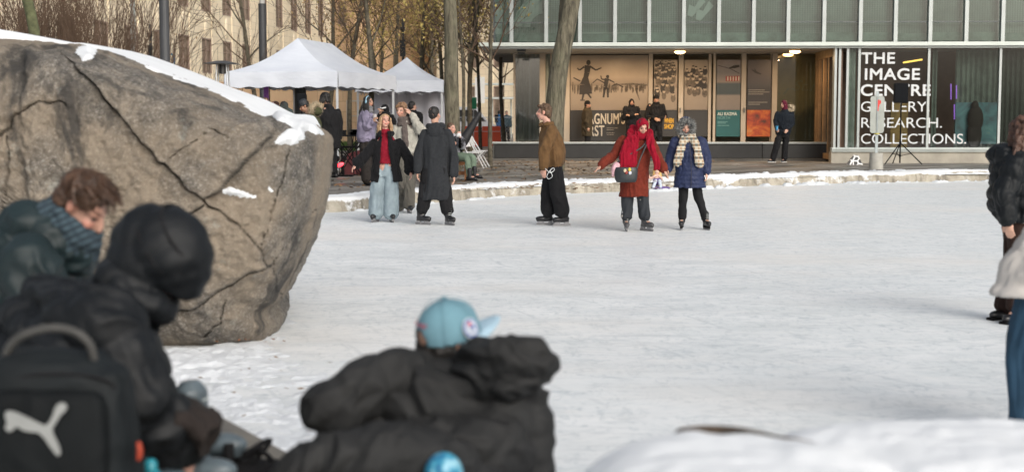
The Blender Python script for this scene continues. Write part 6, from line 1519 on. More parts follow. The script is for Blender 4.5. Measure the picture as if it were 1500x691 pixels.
def m_emb():
    m, nt, b = mat_new('embroidered_black_denim'); vo = nt.nodes.new('ShaderNodeTexVoronoi'); vo.inputs['Scale'].default_value = 9; nt.links.new(coords(nt), vo.inputs['Vector'])
    k = ramp(nt, vo.outputs['Distance'], [(.18, 1.), (.24, 0.)]); hs_ = ramp(nt, vo.outputs['Color'], [(.2, (.5, .45, .2)), (.45, (.12, .25, .35)), (.6, (.55, .5, .45)), (.9, (.45, .22, .05))])
    g = ramp(nt, noise(nt, 5, 2, .5, coords(nt)), [(.52, 0.), (.58, 1.)]); c = mix(nt, mathn(nt, 'MULTIPLY', k, g), (.02, .024, .03), hs_)
    nt.links.new(c, b.inputs['Base Color']); b.inputs['Roughness'].default_value = .85; return m
f.legs('embroidered_jeans', m_emb(), (.098, .088, .085), folds=(.010, 8, (1, 1, .4)), ankle=.07)
f.top('coat', RUST, hem=.34, pad=.035, wid=1.0, hemw=.21, sl=(.072, .070, .062), folds=(.010, 7, (1, 1, .4)), collar=[(.0, .085, .03)])
q = f.hs; S_, F_, U_ = f.hm
sc_ = fuse([ellip(f.hp(0, -.022, .020), (.094 * q, .108 * q, .112 * q), f.hm, 22, 16), tube([f.hp(0, -.03, -.03), f.J['neck']], [.085 * q, .10], 14, .03)], .007, 2, (.007, 12, (1, 1, .5)), 3)
def keep(c):
    h = (c - f.J['head']) @ np.array(f.hm).T / q; return ~((h[:, 1] > -.01) & ((h[:, 0] / .074) ** 2 + ((h[:, 2] + .010) / .092) ** 2 < 1))
cut_faces(sc_, keep); o = put(sc_, 'headscarf', REDS, f.root, f.org); thicken(o, .014)
yy_ = f.Y
pr = [tube([P(928, 186, yy_ + .05), P(926, 198, yy_ - .08), P(921, 215, yy_ - .21), P(915, 235, yy_ - .27), P(909, 254, yy_ - .27)], [.05, .075, .085, .09, .085], 14, .02, flat=((0, 1, 0), .4)),
      tube([P(932, 196, yy_ - .1), P(928, 215, yy_ - .22), P(925, 238, yy_ - .27), P(921, 250, yy_ - .28)], [.05, .06, .07, .06], 14, .02, flat=((0, 1, 0), .4)),
      tube([P(951, 192, yy_ - .05), P(952, 205, yy_ - .18), P(956, 222, yy_ - .23), P(961, 238, yy_ - .24), P(962, 247, yy_ - .24)], [.045, .055, .06, .055, .05], 14, .02, flat=((0, 1, 0), .4))]
for z, rr in ((.0, .085), (.04, .08)): pr.append(tube([f.J['neck'] + V(0, 0, z) + V(1, 0, 0) * rr * math.cos(a) - V(0, 1, 0) * (rr * math.sin(a) + .03) for a in np.linspace(0, 6.283, 15)], [.036] * 15, 10, .02))
f.add(pr, 'scarf_tail', REDS, folds=(.014, 9, (1.6, 1, .22)))
f.skates(M('grey_skate_leather', (.06, .06, .065), .35, .5, 20, .15, 60), white=WPL)
# handbag on its strap
bgc = P(917, 256, yy_ - .33)
bag = empty('handbag', bgc, 'small black handbag with charms, hanging at the front of the rust coat', 'handbag')
put(fuse([loft([(bgc + V(0, 0, .105), V(.155, 0, 0), V(0, .05, 0)), (bgc + V(0, 0, .06), V(.165, 0, 0), V(0, .06, 0)), (bgc - V(0, 0, .06), V(.155, 0, 0), V(0, .062, 0)), (bgc - V(0, 0, .105), V(.13, 0, 0), V(0, .045, 0))], 24, .02)], .008, 2), 'bag_body', M('bag_leather', (.02, .024, .028), .4, .3, 9, .2, 50), bag, bgc)
MB().tube([bgc + V(-.15, 0, .08), bgc + V(-.13, .04, .16), P(925, 225, yy_ - .26), P(941, 215, yy_ - .22), P(949, 203, yy_ - .14)], [.012] * 5, 8).tube([bgc + V(.15, 0, .08), P(938, 232, yy_ - .25), P(947, 212, yy_ - .21), P(951, 203, yy_ - .14)], [.012] * 4, 8).build('strap', M('strap_leather', (.03, .03, .032), .5, .2, 9, 0), bag, bgc, smooth=True)
for dx, dz, c, nm in ((-.02, .06, (.6, .5, .35), 'charm'), (.045, .075, (.6, .45, .05), 'charm'), (.05, .03, (.6, .62, .7), 'charm'), (-.0, .035, (.25, .04, .03), 'charm')):
    MB().ell(bgc + V(dx, -.07, dz), (.022, .012, .026)).build(nm, M('charm_%s' % str(c[2]).replace('.', ''), c, .5, .2, 30, 0), bag, bgc, smooth=True)
MB().tube([P(904, 241, yy_ - .3), P(900, 248, yy_ - .3), P(898, 258, yy_ - .3)], [.05, .05, .02], 10).ell(P(903, 245, yy_ - .3), (.05, .04, .05)).build('tassel', M('pink_plush', (.62, .38, .42), .95, .3, 20, .6, 60), bag, bgc, smooth=True)
# navy coat
f = Fig((1016, 336), 1.52, 0, label='girl in navy quilted coat with grey fur hood up and checked scarf, wobbling on skates', lift=.09, hyaw=2, hpitch=-10, tone=T_FAIR, seed=6, voxel=.007,
        J=dict(head=(1004, 187, -.05), neck=(1008, 202), pel=(1010, 250), s1=(989, 209), s2=(1027, 209), e1=(983, 229), w1=(978, 248, -.1), e2=(1034, 231), w2=(1035, 252, -.05), h1=(1002, 254), h2=(1018, 254), k1=(1001, 288), k2=(1023, 288), a1=(999, 323), a2=(1034, 323)))
f.fy = {1: -12, 2: 12}; f.body(); f.hair(H_BRN, 'short')
f.legs('trousers', BLKC, (.085, .072, .062), folds=(.006, 9, (1, 1, .5)))
f.top('quilted_coat', NVP, hem=.24, pad=.055, wid=1.0, hemw=.235, sl=(.085, .078, .066), rib=(.062, .07), folds=(.005, 12, (1, 1, .6)))
MB().tube([f.J['neck'] - V(0, .19, .05), f.J['pel'] - V(0, .21, 0), f.J['pel'] - V(0, .19, .22)], [.006] * 3, 6).build('zip', M('dark_zip', (.01, .012, .03), .5, .1, 3, 0), f.root, f.org)
f.hood_up(NVP, 1.25, FURG, face=(.092, .104), furw=.042, tallz=.012)
def m_plaid():
    m, nt, b = mat_new('checked_wool'); v = coords(nt)
    def w_(d, s_): w = nt.nodes.new('ShaderNodeTexWave'); w.bands_direction = d; w.inputs['Scale'].default_value = s_; nt.links.new(v, w.inputs['Vector']); return w.outputs['Fac']
    c = mix(nt, ramp(nt, w_('Z', 3.5), [(.5, 0.), (.56, .85)]), (.52, .45, .34), (.06, .075, .07)); c = mix(nt, ramp(nt, w_('X', 5), [(.62, 0.), (.68, .7)]), c, (.30, .17, .09)); c = mix(nt, ramp(nt, w_('Z', 7), [(.85, 0.), (.9, .8)]), c, (.6, .58, .5))
    nt.links.new(c, b.inputs['Base Color']); b.inputs['Roughness'].default_value = .95; return m
f.scarf(m_plaid(), tails=((-.11, .36), (.09, .38)), r=.08, t=.034, up_=.0, wide=.055, fwd=.16); f.skates(SKB, white=PLK)

# --- doll-like figure sitting at the foot of the kerb
dc = G(962, 277, 0.02); dl = empty('doll', dc, 'fair-haired doll-like figure with purple skirt propped at the foot of the snowy kerb', 'doll')
put(fuse([ellip(dc + V(0, 0, .40), (.06, .06, .075)), tube([dc + V(0, 0, .34), dc + V(0, 0, .22), dc + V(0, 0, .12)], [.03, .06, .06], 10, .03), tube([dc + V(-.03, -.02, .3), dc + V(-.15, -.06, .24), dc + V(-.19, -.08, .30)], [.03, .028, .028], 8, .03), tube([dc + V(.03, -.02, .3), dc + V(.12, -.05, .22)], [.03, .025], 8, .03)], .008, 2), 'body', M('doll_skin', (.62, .40, .32), .6, .05, 3, 0), dl, dc)
put(fuse([ellip(dc + V(0, .02, .42), (.08, .07, .08)), tube([dc + V(.05, .02, .40), dc + V(.07, .0, .25), dc + V(.05, 0, .2)], [.04, .045, .02], 8, .03), tube([dc + V(-.05, .02, .40), dc + V(-.06, .02, .3)], [.04, .03], 8, .03)], .009, 2, (.006, 30, (1, 1, .3))), 'hair', M('doll_hair', (.60, .38, .14), .6, .2, 20, .3, 60), dl, dc)
put(fuse([ellip(dc + V(0, -.02, .17), (.10, .09, .08)), ellip(dc + V(.06, -.02, .03), (.24, .14, .035))], .009, 2, (.006, 14, (1, 1, .3))), 'skirt', M('doll_skirt', (.14, .09, .26), .7, .3, 9, .2, 40), dl, dc)
put(fuse([tube([dc + V(-.03, -.10, .20), dc + V(-.09, -.14, .05)], [.035, .04], 8, .03), tube([dc + V(.05, -.1, .2), dc + V(.07, -.14, .05)], [.035, .04], 8, .03)], .009, 1), 'leggings', M('doll_leggings', (.50, .56, .66), .8, .1, 3, 0), dl, dc)

# --- people in and near the porch (inside the building's raised floor)
ZF = .475
def porch_p(px, py_top, yaw, label, H, topm, botm, hat, seed, d_=2.75, **kw):
    o_ = V(0, 0, CZ) - BO; r = ray(px, 190); t = (d_ - o_ @ uy) / (r @ uy); Yd = (V(0, 0, CZ) + r * t)[1]
    return Fig((px, 0), H, yaw, gz=ZF, Yd=Yd, label=label, seed=seed, voxel=.010, **kw)
f = porch_p(961, 141, 0, 'security guard in black uniform and beanie leaning against the sepia posters', 1.80, 0, 0, 0, 31, hyaw=-15, tone=T_TAN)
f.J['w1'] = f.J['pel'] + V(-.08, -.15, .12); f.J['w2'] = f.J['pel'] + V(.12, -.16, .10); f.J['e1'] += V(-.04, 0, 0); f.J['e2'] += V(.04, 0, 0)
f.body(); f.legs('trousers', BLKC); f.top('uniform_jacket', BLKC, hem=.06, pad=.03, hemw=.165, collar=[(.0, .075, .028)]); f.beanie(BLKC, tall=.01); f.shoes(SKB)
f = porch_p(925, 146, 5, 'masked security guard in black balaclava with crossed arms beside the poster lettering', 1.70, 0, 0, 0, 32, hyaw=5, tone=T_TAN)
f.J['w1'] = f.J['pel'] + V(.06, -.2, .28); f.J['w2'] = f.J['pel'] + V(-.06, -.2, .26); f.body(); f.legs('trousers', BLKC); f.top('uniform_jacket', BLKC, hem=.06, pad=.03, hemw=.165, collar=[(.0, .075, .03)]); f.hood_up(BLKC, .94, face=(.05, .022), name='balaclava'); f.shoes(SKB)
f = porch_p(860, 150, 80, 'person in olive-brown coat and dark beanie standing in front of the first poster letters', 1.62, 0, 0, 0, 33, d_=2.9, hyaw=70, tone=T_TAN)
f.body(); f.legs('trousers', BLKC); f.top('coat', cloth('olive_brown_wool', (.07, .055, .035), .9, .2), hem=.35, pad=.05, hemw=.22, wid=1.1, collar=[(.0, .075, .03)]); f.hair(H_BLK, 'short'); f.beanie(BLKC, tall=.012); f.shoes(SKB)
f = Fig((1143, 238), 1.70, -40, gz=.25, Yd=42.2, label='person in burgundy hood and dark jacket leaning by the porch with a blue cup', seed=34, voxel=.009, hyaw=-55, hpitch=-5, tone=T_FAIR,
        J=dict(head=(1148, 153), neck=(1150, 161), pel=(1147, 194), s1=(1139, 167), s2=(1160, 167, -.05), e1=(1136, 178, -.05), w1=(1138, 187, -.2), e2=(1161, 181), w2=(1154, 190, -.18), h1=(1142, 196), h2=(1152, 196), k1=(1137, 216, -.1), k2=(1150, 216), a1=(1132, 234, -.1), a2=(1149, 234)))
f.fy = {1: -70, 2: -40}; f.body(); f.hair(H_BRN, 'short'); f.legs('trousers', BLKC, (.10, .09, .085)); f.top('jacket', NAVY, hem=.06, pad=.05, hemw=.2, wid=1.05, shapes=None)
f.hood_up(MAR, .98, face=(.055, .075)); f.shoes(SKB, M('white_sole', (.6, .6, .58), .6, .05, 3, 0)); f.fur_ring([P(1157, 155, f.Y + .1), P(1161, 157, f.Y + .12), P(1160, 162, f.Y + .12), P(1155, 161, f.Y + .1)], .06, FURC, f.root, 500)
f2c = P(1138, 188, f.Y - .3)
tag(MB().bar((0, 0, -.06), (0, 0, .07), .032, .04, 14).build('paper_cup', M('cup_blue', (.05, .28, .5), .5, .4, 20, 0)), 'small blue paper cup in the hand of the person in the burgundy hood', 'cup').location = Vector(f2c)
porch_bag = None

# --- the crowd by the tents
f = Fig((539, 271), 1.66, 62, gz=.225, label='woman with pale blue earmuffs, long dark hair and lavender jacket holding a drink', seed=41, voxel=.008, hyaw=62, tone=T_TAN,
        J=dict(head=(540, 149.5), neck=(537, 162), pel=(536, 203), s1=(537, 168, -.15), s2=(538, 168, .15), e1=(537, 186, -.22), w1=(545, 178, -.3), e2=(546, 186, .1), w2=(549, 180, -.05), a1=(538, 266, -.12), a2=(543, 266, .1), k1=(536, 236, -.1), k2=(540, 236, .1)))
f.fy = {1: 60, 2: 60}; f.body(); f.hair(H_BLK, 'long', len_=.30, back=V(-.08, 0, 0)); f.legs('trousers', cloth('brown_black_trousers', (.035, .03, .028), .9, .1), (.115, .11, .11)); f.top('jacket', LAV, hem=.06, pad=.06, hemw=.21, wid=1.05, sl=(.085, .085, .065), folds=(.016, 7, (1, 1, .7)))
f.scarf(cloth('grey_scarf', (.22, .22, .23), .95, .3), tails=((.02, .5),), t=.03, wide=.045)
f.shoes(SKB, boot=True)
em = MB().ell(f.hp(.085, -.005, .0), (.028, .045, .05), None, 14, 10).ell(f.hp(-.085, -.005, .0), (.028, .045, .05), None, 14, 10).tube([f.hp(.105 * math.cos(a), -.005, .105 * math.sin(a) + .02) for a in np.linspace(0, math.pi, 9)], [.010] * 9, 8); em.build('earmuffs', M('pale_blue_plush', (.28, .46, .58), .95, .15, 20, .5, 80), f.root, f.org, smooth=True)
tag(MB().bar((0, 0, -.07), (0, 0, .08), .035, .042, 14).build('paper_cup', M('cup_grey', (.45, .42, .42), .5, .2, 20, 0)), 'pale takeaway cup held by the woman in the lavender jacket', 'cup').location = Vector(P(549, 173, f.Y - .22))
f = Fig((564, 254), 1.66, -30, gz=.225, Yd=33.5, label='person in black with a white headband standing behind the blond woman', seed=42, voxel=.010, hyaw=-40, hpitch=-15, tone=T_TAN, J=dict(w1=(557, 168, -.25), w2=(560, 166, -.25)))
f.body(); f.hair(H_BLK, 'short'); f.legs('trousers', BLKC); f.top('jacket', BLKF, hem=.12, pad=.06, wid=1.15, hemw=.24, collar=[(.02, .08, .04)]); f.hood_up(BLKF, 1.02, face=(.055, .08)); f.shoes(SKB)
MB().tube([f.hp(.088 * math.cos(a), -.01 + .108 * math.sin(a), .068) for a in np.linspace(.3, 2.84, 9)], [.016] * 9, 8).build('headband', M('white_wool', (.65, .65, .66), .9, .1, 20, .3, 60), f.root, f.org, smooth=True)
f = Fig((604, 251), 1.76, 150, gz=.225, Yd=35.5, label='dark-haired man in black seen from behind near the smaller tent', seed=43, voxel=.010, hyaw=130, tone=T_FAIR); f.body(); f.hair(H_BLK, 'short'); f.legs('trousers', BLKC); f.top('jacket', BLKC, hem=.12, pad=.03, hemw=.21); f.shoes(SKB)
f = Fig((482, 256), 1.82, -140, gz=.225, Yd=32.3, label='tall person in long black coat and dark cap beside the olive parka, under the tent', seed=44, voxel=.010, hyaw=-120, tone=T_FAIR, J=dict(head=(475.5, 144), neck=(480, 154)))
f.body(); f.hair(H_BLK, 'long', len_=.08); f.legs('trousers', BLKC); f.top('coat', BLKC, hem=.30, pad=.07, wid=1.08, hemw=.27, sl=(.09, .09, .08), folds=(.012, 6, (1, 1, .4))); f.beanie(BLKC); f.shoes(SKB)
f = Fig((455, 262), 1.72, -95, gz=.225, Yd=30.2, label='person in olive parka with cream fur hood down and dark trapper cap, looking down', seed=45, voxel=.009, hyaw=-75, hpitch=-25, tone=T_TAN, J=dict(head=(445.5, 156), neck=(452, 168), s1=(453, 173, .15), s2=(457, 174, -.15)))
f.body(); f.hair(H_BLK, 'short'); f.legs('trousers', BLKC); f.top('parka', OLV, hem=.25, pad=.08, wid=1.15, hemw=.27, sl=(.095, .09, .08), folds=(.014, 7, (1, 1, .6)), depth=1.1); f.beanie(M('trapper_cap_cloth', (.02, .023, .028), .6, .2, 7, .3), 'trapper_cap', tall=.015); f.shoes(SKB)
f.fur_ring([P(457, 157, f.Y - .16), P(462, 153, f.Y - .05), P(468, 156, f.Y + .08), P(467, 164, f.Y + .1), P(460, 168, f.Y), P(456, 164, f.Y - .12), P(457, 157, f.Y - .16)], .06, FURC, f.root, 1800)
f.add([ellip(P(463, 163, f.Y), (.13, .13, .10))], 'hood', OLV)
MB().ell(P(449, 176, f.Y - .30), (.032, .015, .032)).build('badge', M('badge_pink', (.6, .4, .45), .5, .3, 40, 0), f.root, f.org)
f = Fig((427, 262), 1.66, -60, gz=.225, Yd=31.2, label='person in black with a grey-green hood, back turned, left of the olive parka', seed=46, voxel=.010, hyaw=150, tone=T_FAIR, J=dict(head=(417, 157), neck=(423, 166)))
f.body(); f.hair(H_BLK, 'short'); f.legs('trousers', BLKC); f.top('jacket', NAVY, hem=.15, pad=.07, wid=1.2, hemw=.24); f.hood_up(cloth('grey_green_cloth', (.07, .09, .085), .9, .2), 1.0, face=(.05, .06)); f.shoes(SKB)
f = Fig((408, 264), 1.60, 120, gz=.225, Yd=30, label='person in brown knitted beanie with a pinkish headphone band behind the boulder', seed=47, voxel=.010, hyaw=60, tone=T_TAN)
f.J['head'] = P(404, 158, f.Y); f.J['neck'] = P(404, 170, f.Y)
f.body(); f.hair(H_LBR, 'short'); f.legs('trousers', BLKC); f.top('jacket', MAR, hem=.1, pad=.06, hemw=.22); f.beanie(cloth('brown_knit', (.05, .025, .02), .95, .3, 40, .6, 60), tall=.01); f.shoes(SKB)
MB().tube([f.hp(.108 * math.cos(a), -.01, .125 * math.sin(a) + .02) for a in np.linspace(0, math.pi, 9)], [.011] * 9, 8).build('headphone_band', M('pinkish_plastic', (.35, .22, .22), .5, .1, 3, 0), f.root, f.org, smooth=True)
f = Fig((388, 264), 1.60, 60, gz=.225, Yd=32, label='brown-haired person whose face just shows over the boulder by the tall purple banner', seed=48, voxel=.010, hyaw=20, tone=T_PINK)
f.J['head'] = P(389, 151, f.Y); f.J['neck'] = P(389, 162, f.Y)
f.body(); f.hair(H_BRN, 'short'); f.legs('trousers', BLKC); f.top('jacket', BLKC, hem=.1, pad=.04, hemw=.2); f.shoes(SKB)
# seated woman with camera
f = Fig((672, 262), 1.66, 42, gz=.222, Yd=30.9, label='seated woman in green leggings and black jacket photographing with a small white camera', seed=49, voxel=.008, hyaw=50, tone=T_PINK,
        J=dict(head=(661.5, 188), neck=(662, 198), pel=(665, 226), s1=(657, 204, -.12), s2=(671, 204, .12), e1=(664, 214, -.35), w1=(669, 202, -.42), e2=(677, 214, -.2), w2=(675, 202, -.38), h1=(667, 229, -.1), h2=(671, 228, .08), k1=(684, 233, -.42), k2=(692, 231, -.25), a1=(688, 259, -.55), a2=(695, 256, -.35)))
f.fy = {1: 70, 2: 75}; f.body(); f.hair(H_BRN, 'short'); GRN = cloth('sage_cotton', (.20, .27, .20), .85, .2, 6)
f.legs('leggings', GRN, (.10, .075, .058), folds=(.005, 10, (1, 1, .5))); f.top('blouse', cloth('pale_blouse', (.50, .50, .56), .8, .1), hem=.0, pad=.0, hemw=.15, wid=.9); f.top('jacket', BLKF, hem=.03, pad=.05, hemw=.22, open_=(.06, .10)); f.shoes(SKB, dz='free', boot=True)
o = MB().hexa([(-.05, -.02, -.035), (.05, -.02, -.035), (.05, .02, -.035), (-.05, .02, -.035), (-.05, -.02, .03), (.05, -.02, .03), (.05, .02, .03), (-.05, .02, .03)]).bar((0, -.02, 0), (0, -.05, 0), .026, .024, 14).box(-.02, .02, -.015, .015, .03, .045).build('camera', M('camera_white', (.65, .65, .66), .4, .05, 3, 0)); o.location = Vector(P(672, 198, f.Y - .5)); o.rotation_euler = (0, 0, R(40)); tag(o, 'small white compact camera held up by the seated woman', 'camera')
# distant pair
def far_p(px, label, seed, topm, yaw, H=1.72, Yd=78): 
    f = Fig((px, 0), H, yaw, gz=.2, Yd=Yd, label=label, seed=seed, voxel=.014, hands=False); f.body(); f.hair(H_BLK, 'short'); f.legs('trousers', BLKC); f.top('jacket', topm, hem=.08, pad=.06, hemw=.2); f.shoes(SKB); return f
f = far_p(731.5, 'distant person in bright blue jacket with a dark backpack', 51, cloth('bright_blue_cloth', (.02, .14, .36), .8, .1), 120)
f.add([loft([(f.J['neck'] - f.Fx * .18 - V(0, 0, z), f.Sx * .13, f.Fx * .09) for z in (.0, .1, .3, .42)], 16, .03)], 'backpack', BLKC, vox=.014)
far_p(742, 'distant person in dark clothes right of the bright blue jacket', 52, cloth('slate_cloth', (.06, .10, .12), .8, .1), 20, 1.7, 79)
far_p(736.8, 'distant person in orange-brown top between the blue and the dark jackets', 53, cloth('amber_cloth', (.28, .12, .03), .8, .1), 60, 1.6, 80)

# --- right edge
f = Fig((1490, 470), 1.62, -75, label='curly-haired woman in black puffer jacket and brown trousers at the right edge', seed=61, voxel=.007, hyaw=-120, tone=T_FAIR,
        J=dict(head=(1498, 193), neck=(1495, 222), pel=(1492, 318), s1=(1478, 240, .14), s2=(1490, 236, -.16), e1=(1472, 285, .1), w1=(1482, 325, .1), e2=(1470, 286, -.22), w2=(1476, 322, -.24), h1=(1489, 325, .09), h2=(1494, 325, -.08), k1=(1484, 395, .1), k2=(1492, 395, -.08), a1=(1473, 456, .12), a2=(1492, 458, -.1)))
f.fy = {1: -60, 2: -60}; f.body(); 
f.legs('trousers', cloth('dark_brown_trousers', (.05, .028, .022), .9, .15), (.10, .085, .095), folds=(.008, 8, (1, 1, .4)))
f.top('puffer_jacket', M('black_puffer', (.004, .006, .008), .6, .25, 4, .1, 40, spec=.3), hem=.03, pad=.06, hemw=.20, wid=1.05, depth=1.15, sl=(.095, .09, .072), rib=(.105, .12), folds=(.008, 9, (1, 1, .6)), belly=1.25, shapes=[ellip(f.J['neck'] - f.Fx * .02 + V(-.14, 0, -.03), (.14, .17, .09))])
f.add([loft([(f.J['pel'] + V(0, 0, -.02), f.Sx * .17, f.Fx * .14), (f.J['pel'] + V(0, 0, -.055), f.Sx * .175, f.Fx * .145)], 24, .02)], 'under_shirt', cloth('cream_cotton', (.5, .47, .4), .9, .1))
rs = np.random.RandomState(8); pr = [ellip(f.hp(0, -.03, .04), (.088, .10, .09), f.hm, 16, 12)]
for i in range(26):
    a = rs.uniform(-1.7, 1.7) + math.pi; p0 = f.J['head'] + V(.07 * math.sin(a), .09 * math.cos(a) * 1, .05); x = rs.uniform(1470, 1512); L_ = rs.uniform(.25, .42)
    p3 = P(x, 240, f.Y - rs.uniform(-.05, .24)); p3[2] = f.J['head'][2] - L_; mid = (p0 + p3) / 2 + rs.normal(0, .03, 3); q2 = (mid + p3) / 2 + rs.normal(0, .02, 3)
    pr.append(tube([f.J['head'] + V(0, 0, .05), p0 + rs.normal(0, .02, 3), mid, q2, p3], [.03, .034, .028, .024, .010], 8, .02, rib=(.05, .35)))
f.add(pr, 'curly_hair', H_AUB, vox=.008, folds=(.012, 22, (1, 1, .6))); f.shoes(SKB, boot=False)
f = Fig((1524, 607), 1.72, 175, label='person cut off by the picture edge in cream puffer jacket and blue jeans', seed=62, voxel=.009, Yd=6.9, gz=.0,
        J=dict(k1=(1506, 520), a1=(1497, 640), s1=(1600, 280), s2=(1510, 290)))
W_ = P(1530, 170, 6.9)
for k_, (dx, z, dy) in dict(head=(.52, 1.42, 0), neck=(.42, 1.32, 0), pel=(.07, .92, 0), s1=(.60, 1.22, .0), s2=(.19, 1.27, -.0), e1=(.56, .95, 0), w1=(.52, .75, -.1), e2=(.15, 1.03, -.2), w2=(.36, .82, -.32), h1=(.15, .86, 0), h2=(.01, .86, 0), k1=(.12, .5, 0), k2=(-.06, .5, -.02), a1=(.13, .09, 0), a2=(-.045, .09, 0)).items(): f.J[k_] = V(W_[0] + dx, W_[1] + dy, z)
f.body(); f.hair(H_BRN, 'short'); f.legs('jeans', JEAND, (.105, .088, .082), folds=(.008, 7, (1, 1, .4)), seat=.175)
f.top('puffer_jacket', M('cream_puffer', (.52, .49, .46), .5, .1, 4, .1, 40), hem=.0, hemto=V(W_[0] + .02, W_[1], .75), pad=.06, hemw=.255, wid=1.08, sl=(.10, .095, .08), rib=(.17, .10), folds=(.010, 8, (1, 1, .6))); f.shoes(SKB)

# --- the three people lacing up in front
PUF = M('black_puffer_near', (.0055, .007, .009), .6, .3, 4, .12, 30, spec=.3); PUFG = M('charcoal_puffer', (.021, .0215, .022), .72, .3, 3, .25, 90, spec=.25); TEAL = M('dark_teal_puffer', (.007, .018, .021), .6, .3, 4, .12, 30)
def near(label, Yd, px, J, seed, yaw, H=1.75, voxel=.008, **kw):
    return Fig((px, 0), H, yaw, gz=.42, Yd=Yd, label=label, seed=seed, voxel=voxel, J=J, **kw)
# brown-haired man with the checked scarf
f = near('brown-haired man in dark teal puffer and checked blue scarf bending over beside the boulder', 5.3, 60,
         dict(head=(121, 302, -.05), neck=(92, 345), pel=(-30, 470, .1), s1=(70, 365, .26), s2=(45, 390, -.22), e1=(110, 450, .3), w1=(190, 520, .2), e2=(70, 500, -.26), w2=(180, 540, -.15), h1=(-10, 480, .2), h2=(-25, 490, -.1), k1=(130, 500, .25), k2=(110, 515, -.1), a1=(150, 640, .25), a2=(130, 650, -.1)), 71, 80, hyaw=84, hpitch=-42, tone=(.50, .28, .21))
f.fy = {1: 80, 2: 80}; f.body()
f.legs('trousers', BLKC, (.11, .10, .09)); 
f.top('puffer_jacket', TEAL, hem=.04, pad=.07, hemw=.23, wid=1.05, depth=1.3, sl=(.11, .10, .085), rib=(.13, .12), folds=(.012, 7, (1, 1, .8)), shapes=[tube([f.J['neck'] + (f.Sx * math.cos(a) + f.Fx * math.sin(a)) * .10 - f.upv * .02 for a in np.linspace(0, 6.283, 13)], [.06] * 13, 10, .02), ellip(f.J['neck'] - f.Fx * .12 - f.upv * .08, (.15, .09, .11), (f.Sx, f.Fx, f.upv))])
def m_scarf2():
    m, nt, b = mat_new('blue_checked_scarf'); v = coords(nt, 1, 1, 1, (0, R(25), 0))
    def w_(d, s_): w = nt.nodes.new('ShaderNodeTexWave'); w.bands_direction = d; w.inputs['Scale'].default_value = s_; nt.links.new(v, w.inputs['Vector']); return w.outputs['Fac']
    c = mix(nt, ramp(nt, w_('Z', 13), [(.4, 0.), (.6, .8)]), (.022, .036, .048), (.065, .105, .13)); c = mix(nt, ramp(nt, w_('X', 9), [(.5, 0.), (.7, .5)]), c, (.02, .035, .05)); nt.links.new(c, b.inputs['Base Color']); b.inputs['Roughness'].default_value = .95; return m
S_, F_, U_ = f.hm; nk = f.J['neck']; ax = nrm(f.J['head'] - nk)
sxv = nrm(np.cross(ax, V(0, 1, 0))); yv = V(0, 1, 0)
f.add([tube([nk + ax * (.035 + z) + (sxv * math.cos(a) * 1.05 + yv * math.sin(a) * .9) * r for a in np.linspace(0, 6.283, 17)], [t_] * 17, 12, .02) for z, r, t_ in ((-.03, .115, .036), (.015, .107, .034), (.05, .098, .026))], 'scarf', m_scarf2(), folds=(.006, 12, (1, 1, 1)))
rs = np.random.RandomState(5); pr = [ellip(f.hp(0, -.028, .046), (.081, .096, .082), f.hm, 20, 14), ellip(f.hp(0, -.058, -.005), (.072, .058, .072), f.hm, 16, 12)]
for i in range(80):
    a = rs.uniform(0, 6.28); z = rs.uniform(-.2, 1); r = math.sqrt(max(0, 1 - z * z)); n_ = V(r * math.cos(a), r * math.sin(a), z)
    if n_[1] > .45 and n_[2] < .45: continue
    p0 = f.hp(.078 * n_[0], -.026 + .092 * n_[1], .042 + .078 * n_[2]); dr_ = nrm(F_ * .8 + S_ * rs.normal(0, .25) - U_ * (.1 if z > .5 else .5)); out = nrm(p0 - f.hp(0, -.02, .03))
    pr.append(tube([p0, p0 + dr_ * .03 + out * .007, p0 + dr_ * .07 + out * .003], [.009, .008, .004], 6, .01))
o = f.add(pr, 'hair', M('warm_brown_hair', (.042, .022, .013), .45, .4, 30, .7, 120, tint=(.11, .058, .034)), vox=.0055, smooth=1, folds=(.004, 40, (1, 1, 1)))
st_ = MB()
for i in range(1500):
    a = rs.uniform(0, 6.28); z = rs.uniform(-.15, 1); r = math.sqrt(max(0, 1 - z * z)); n_ = V(r * math.cos(a), r * math.sin(a), z)
    if n_[1] > .5 and n_[2] < .4: continue
    p0 = f.hp(.086 * n_[0], -.026 + .10 * n_[1], .045 + .088 * n_[2]); out = nrm(p0 - f.hp(0, -.02, .03)); dr_ = nrm(F_ * .9 + S_ * rs.normal(0, .3) - U_ * (.0 if z > .5 else .7)); L_ = rs.uniform(.03, .06)
    st_.tube([p0 - out * .004, p0 + dr_ * L_ * .5 + out * .009, p0 + dr_ * L_ + out * rs.uniform(-.002, .012)], [.0014, .0013, .0006], 3, .02)
st_.build('loose_strands', _mats['warm_brown_hair'], o, f.org)
f.skates(SKB, white=PLK)
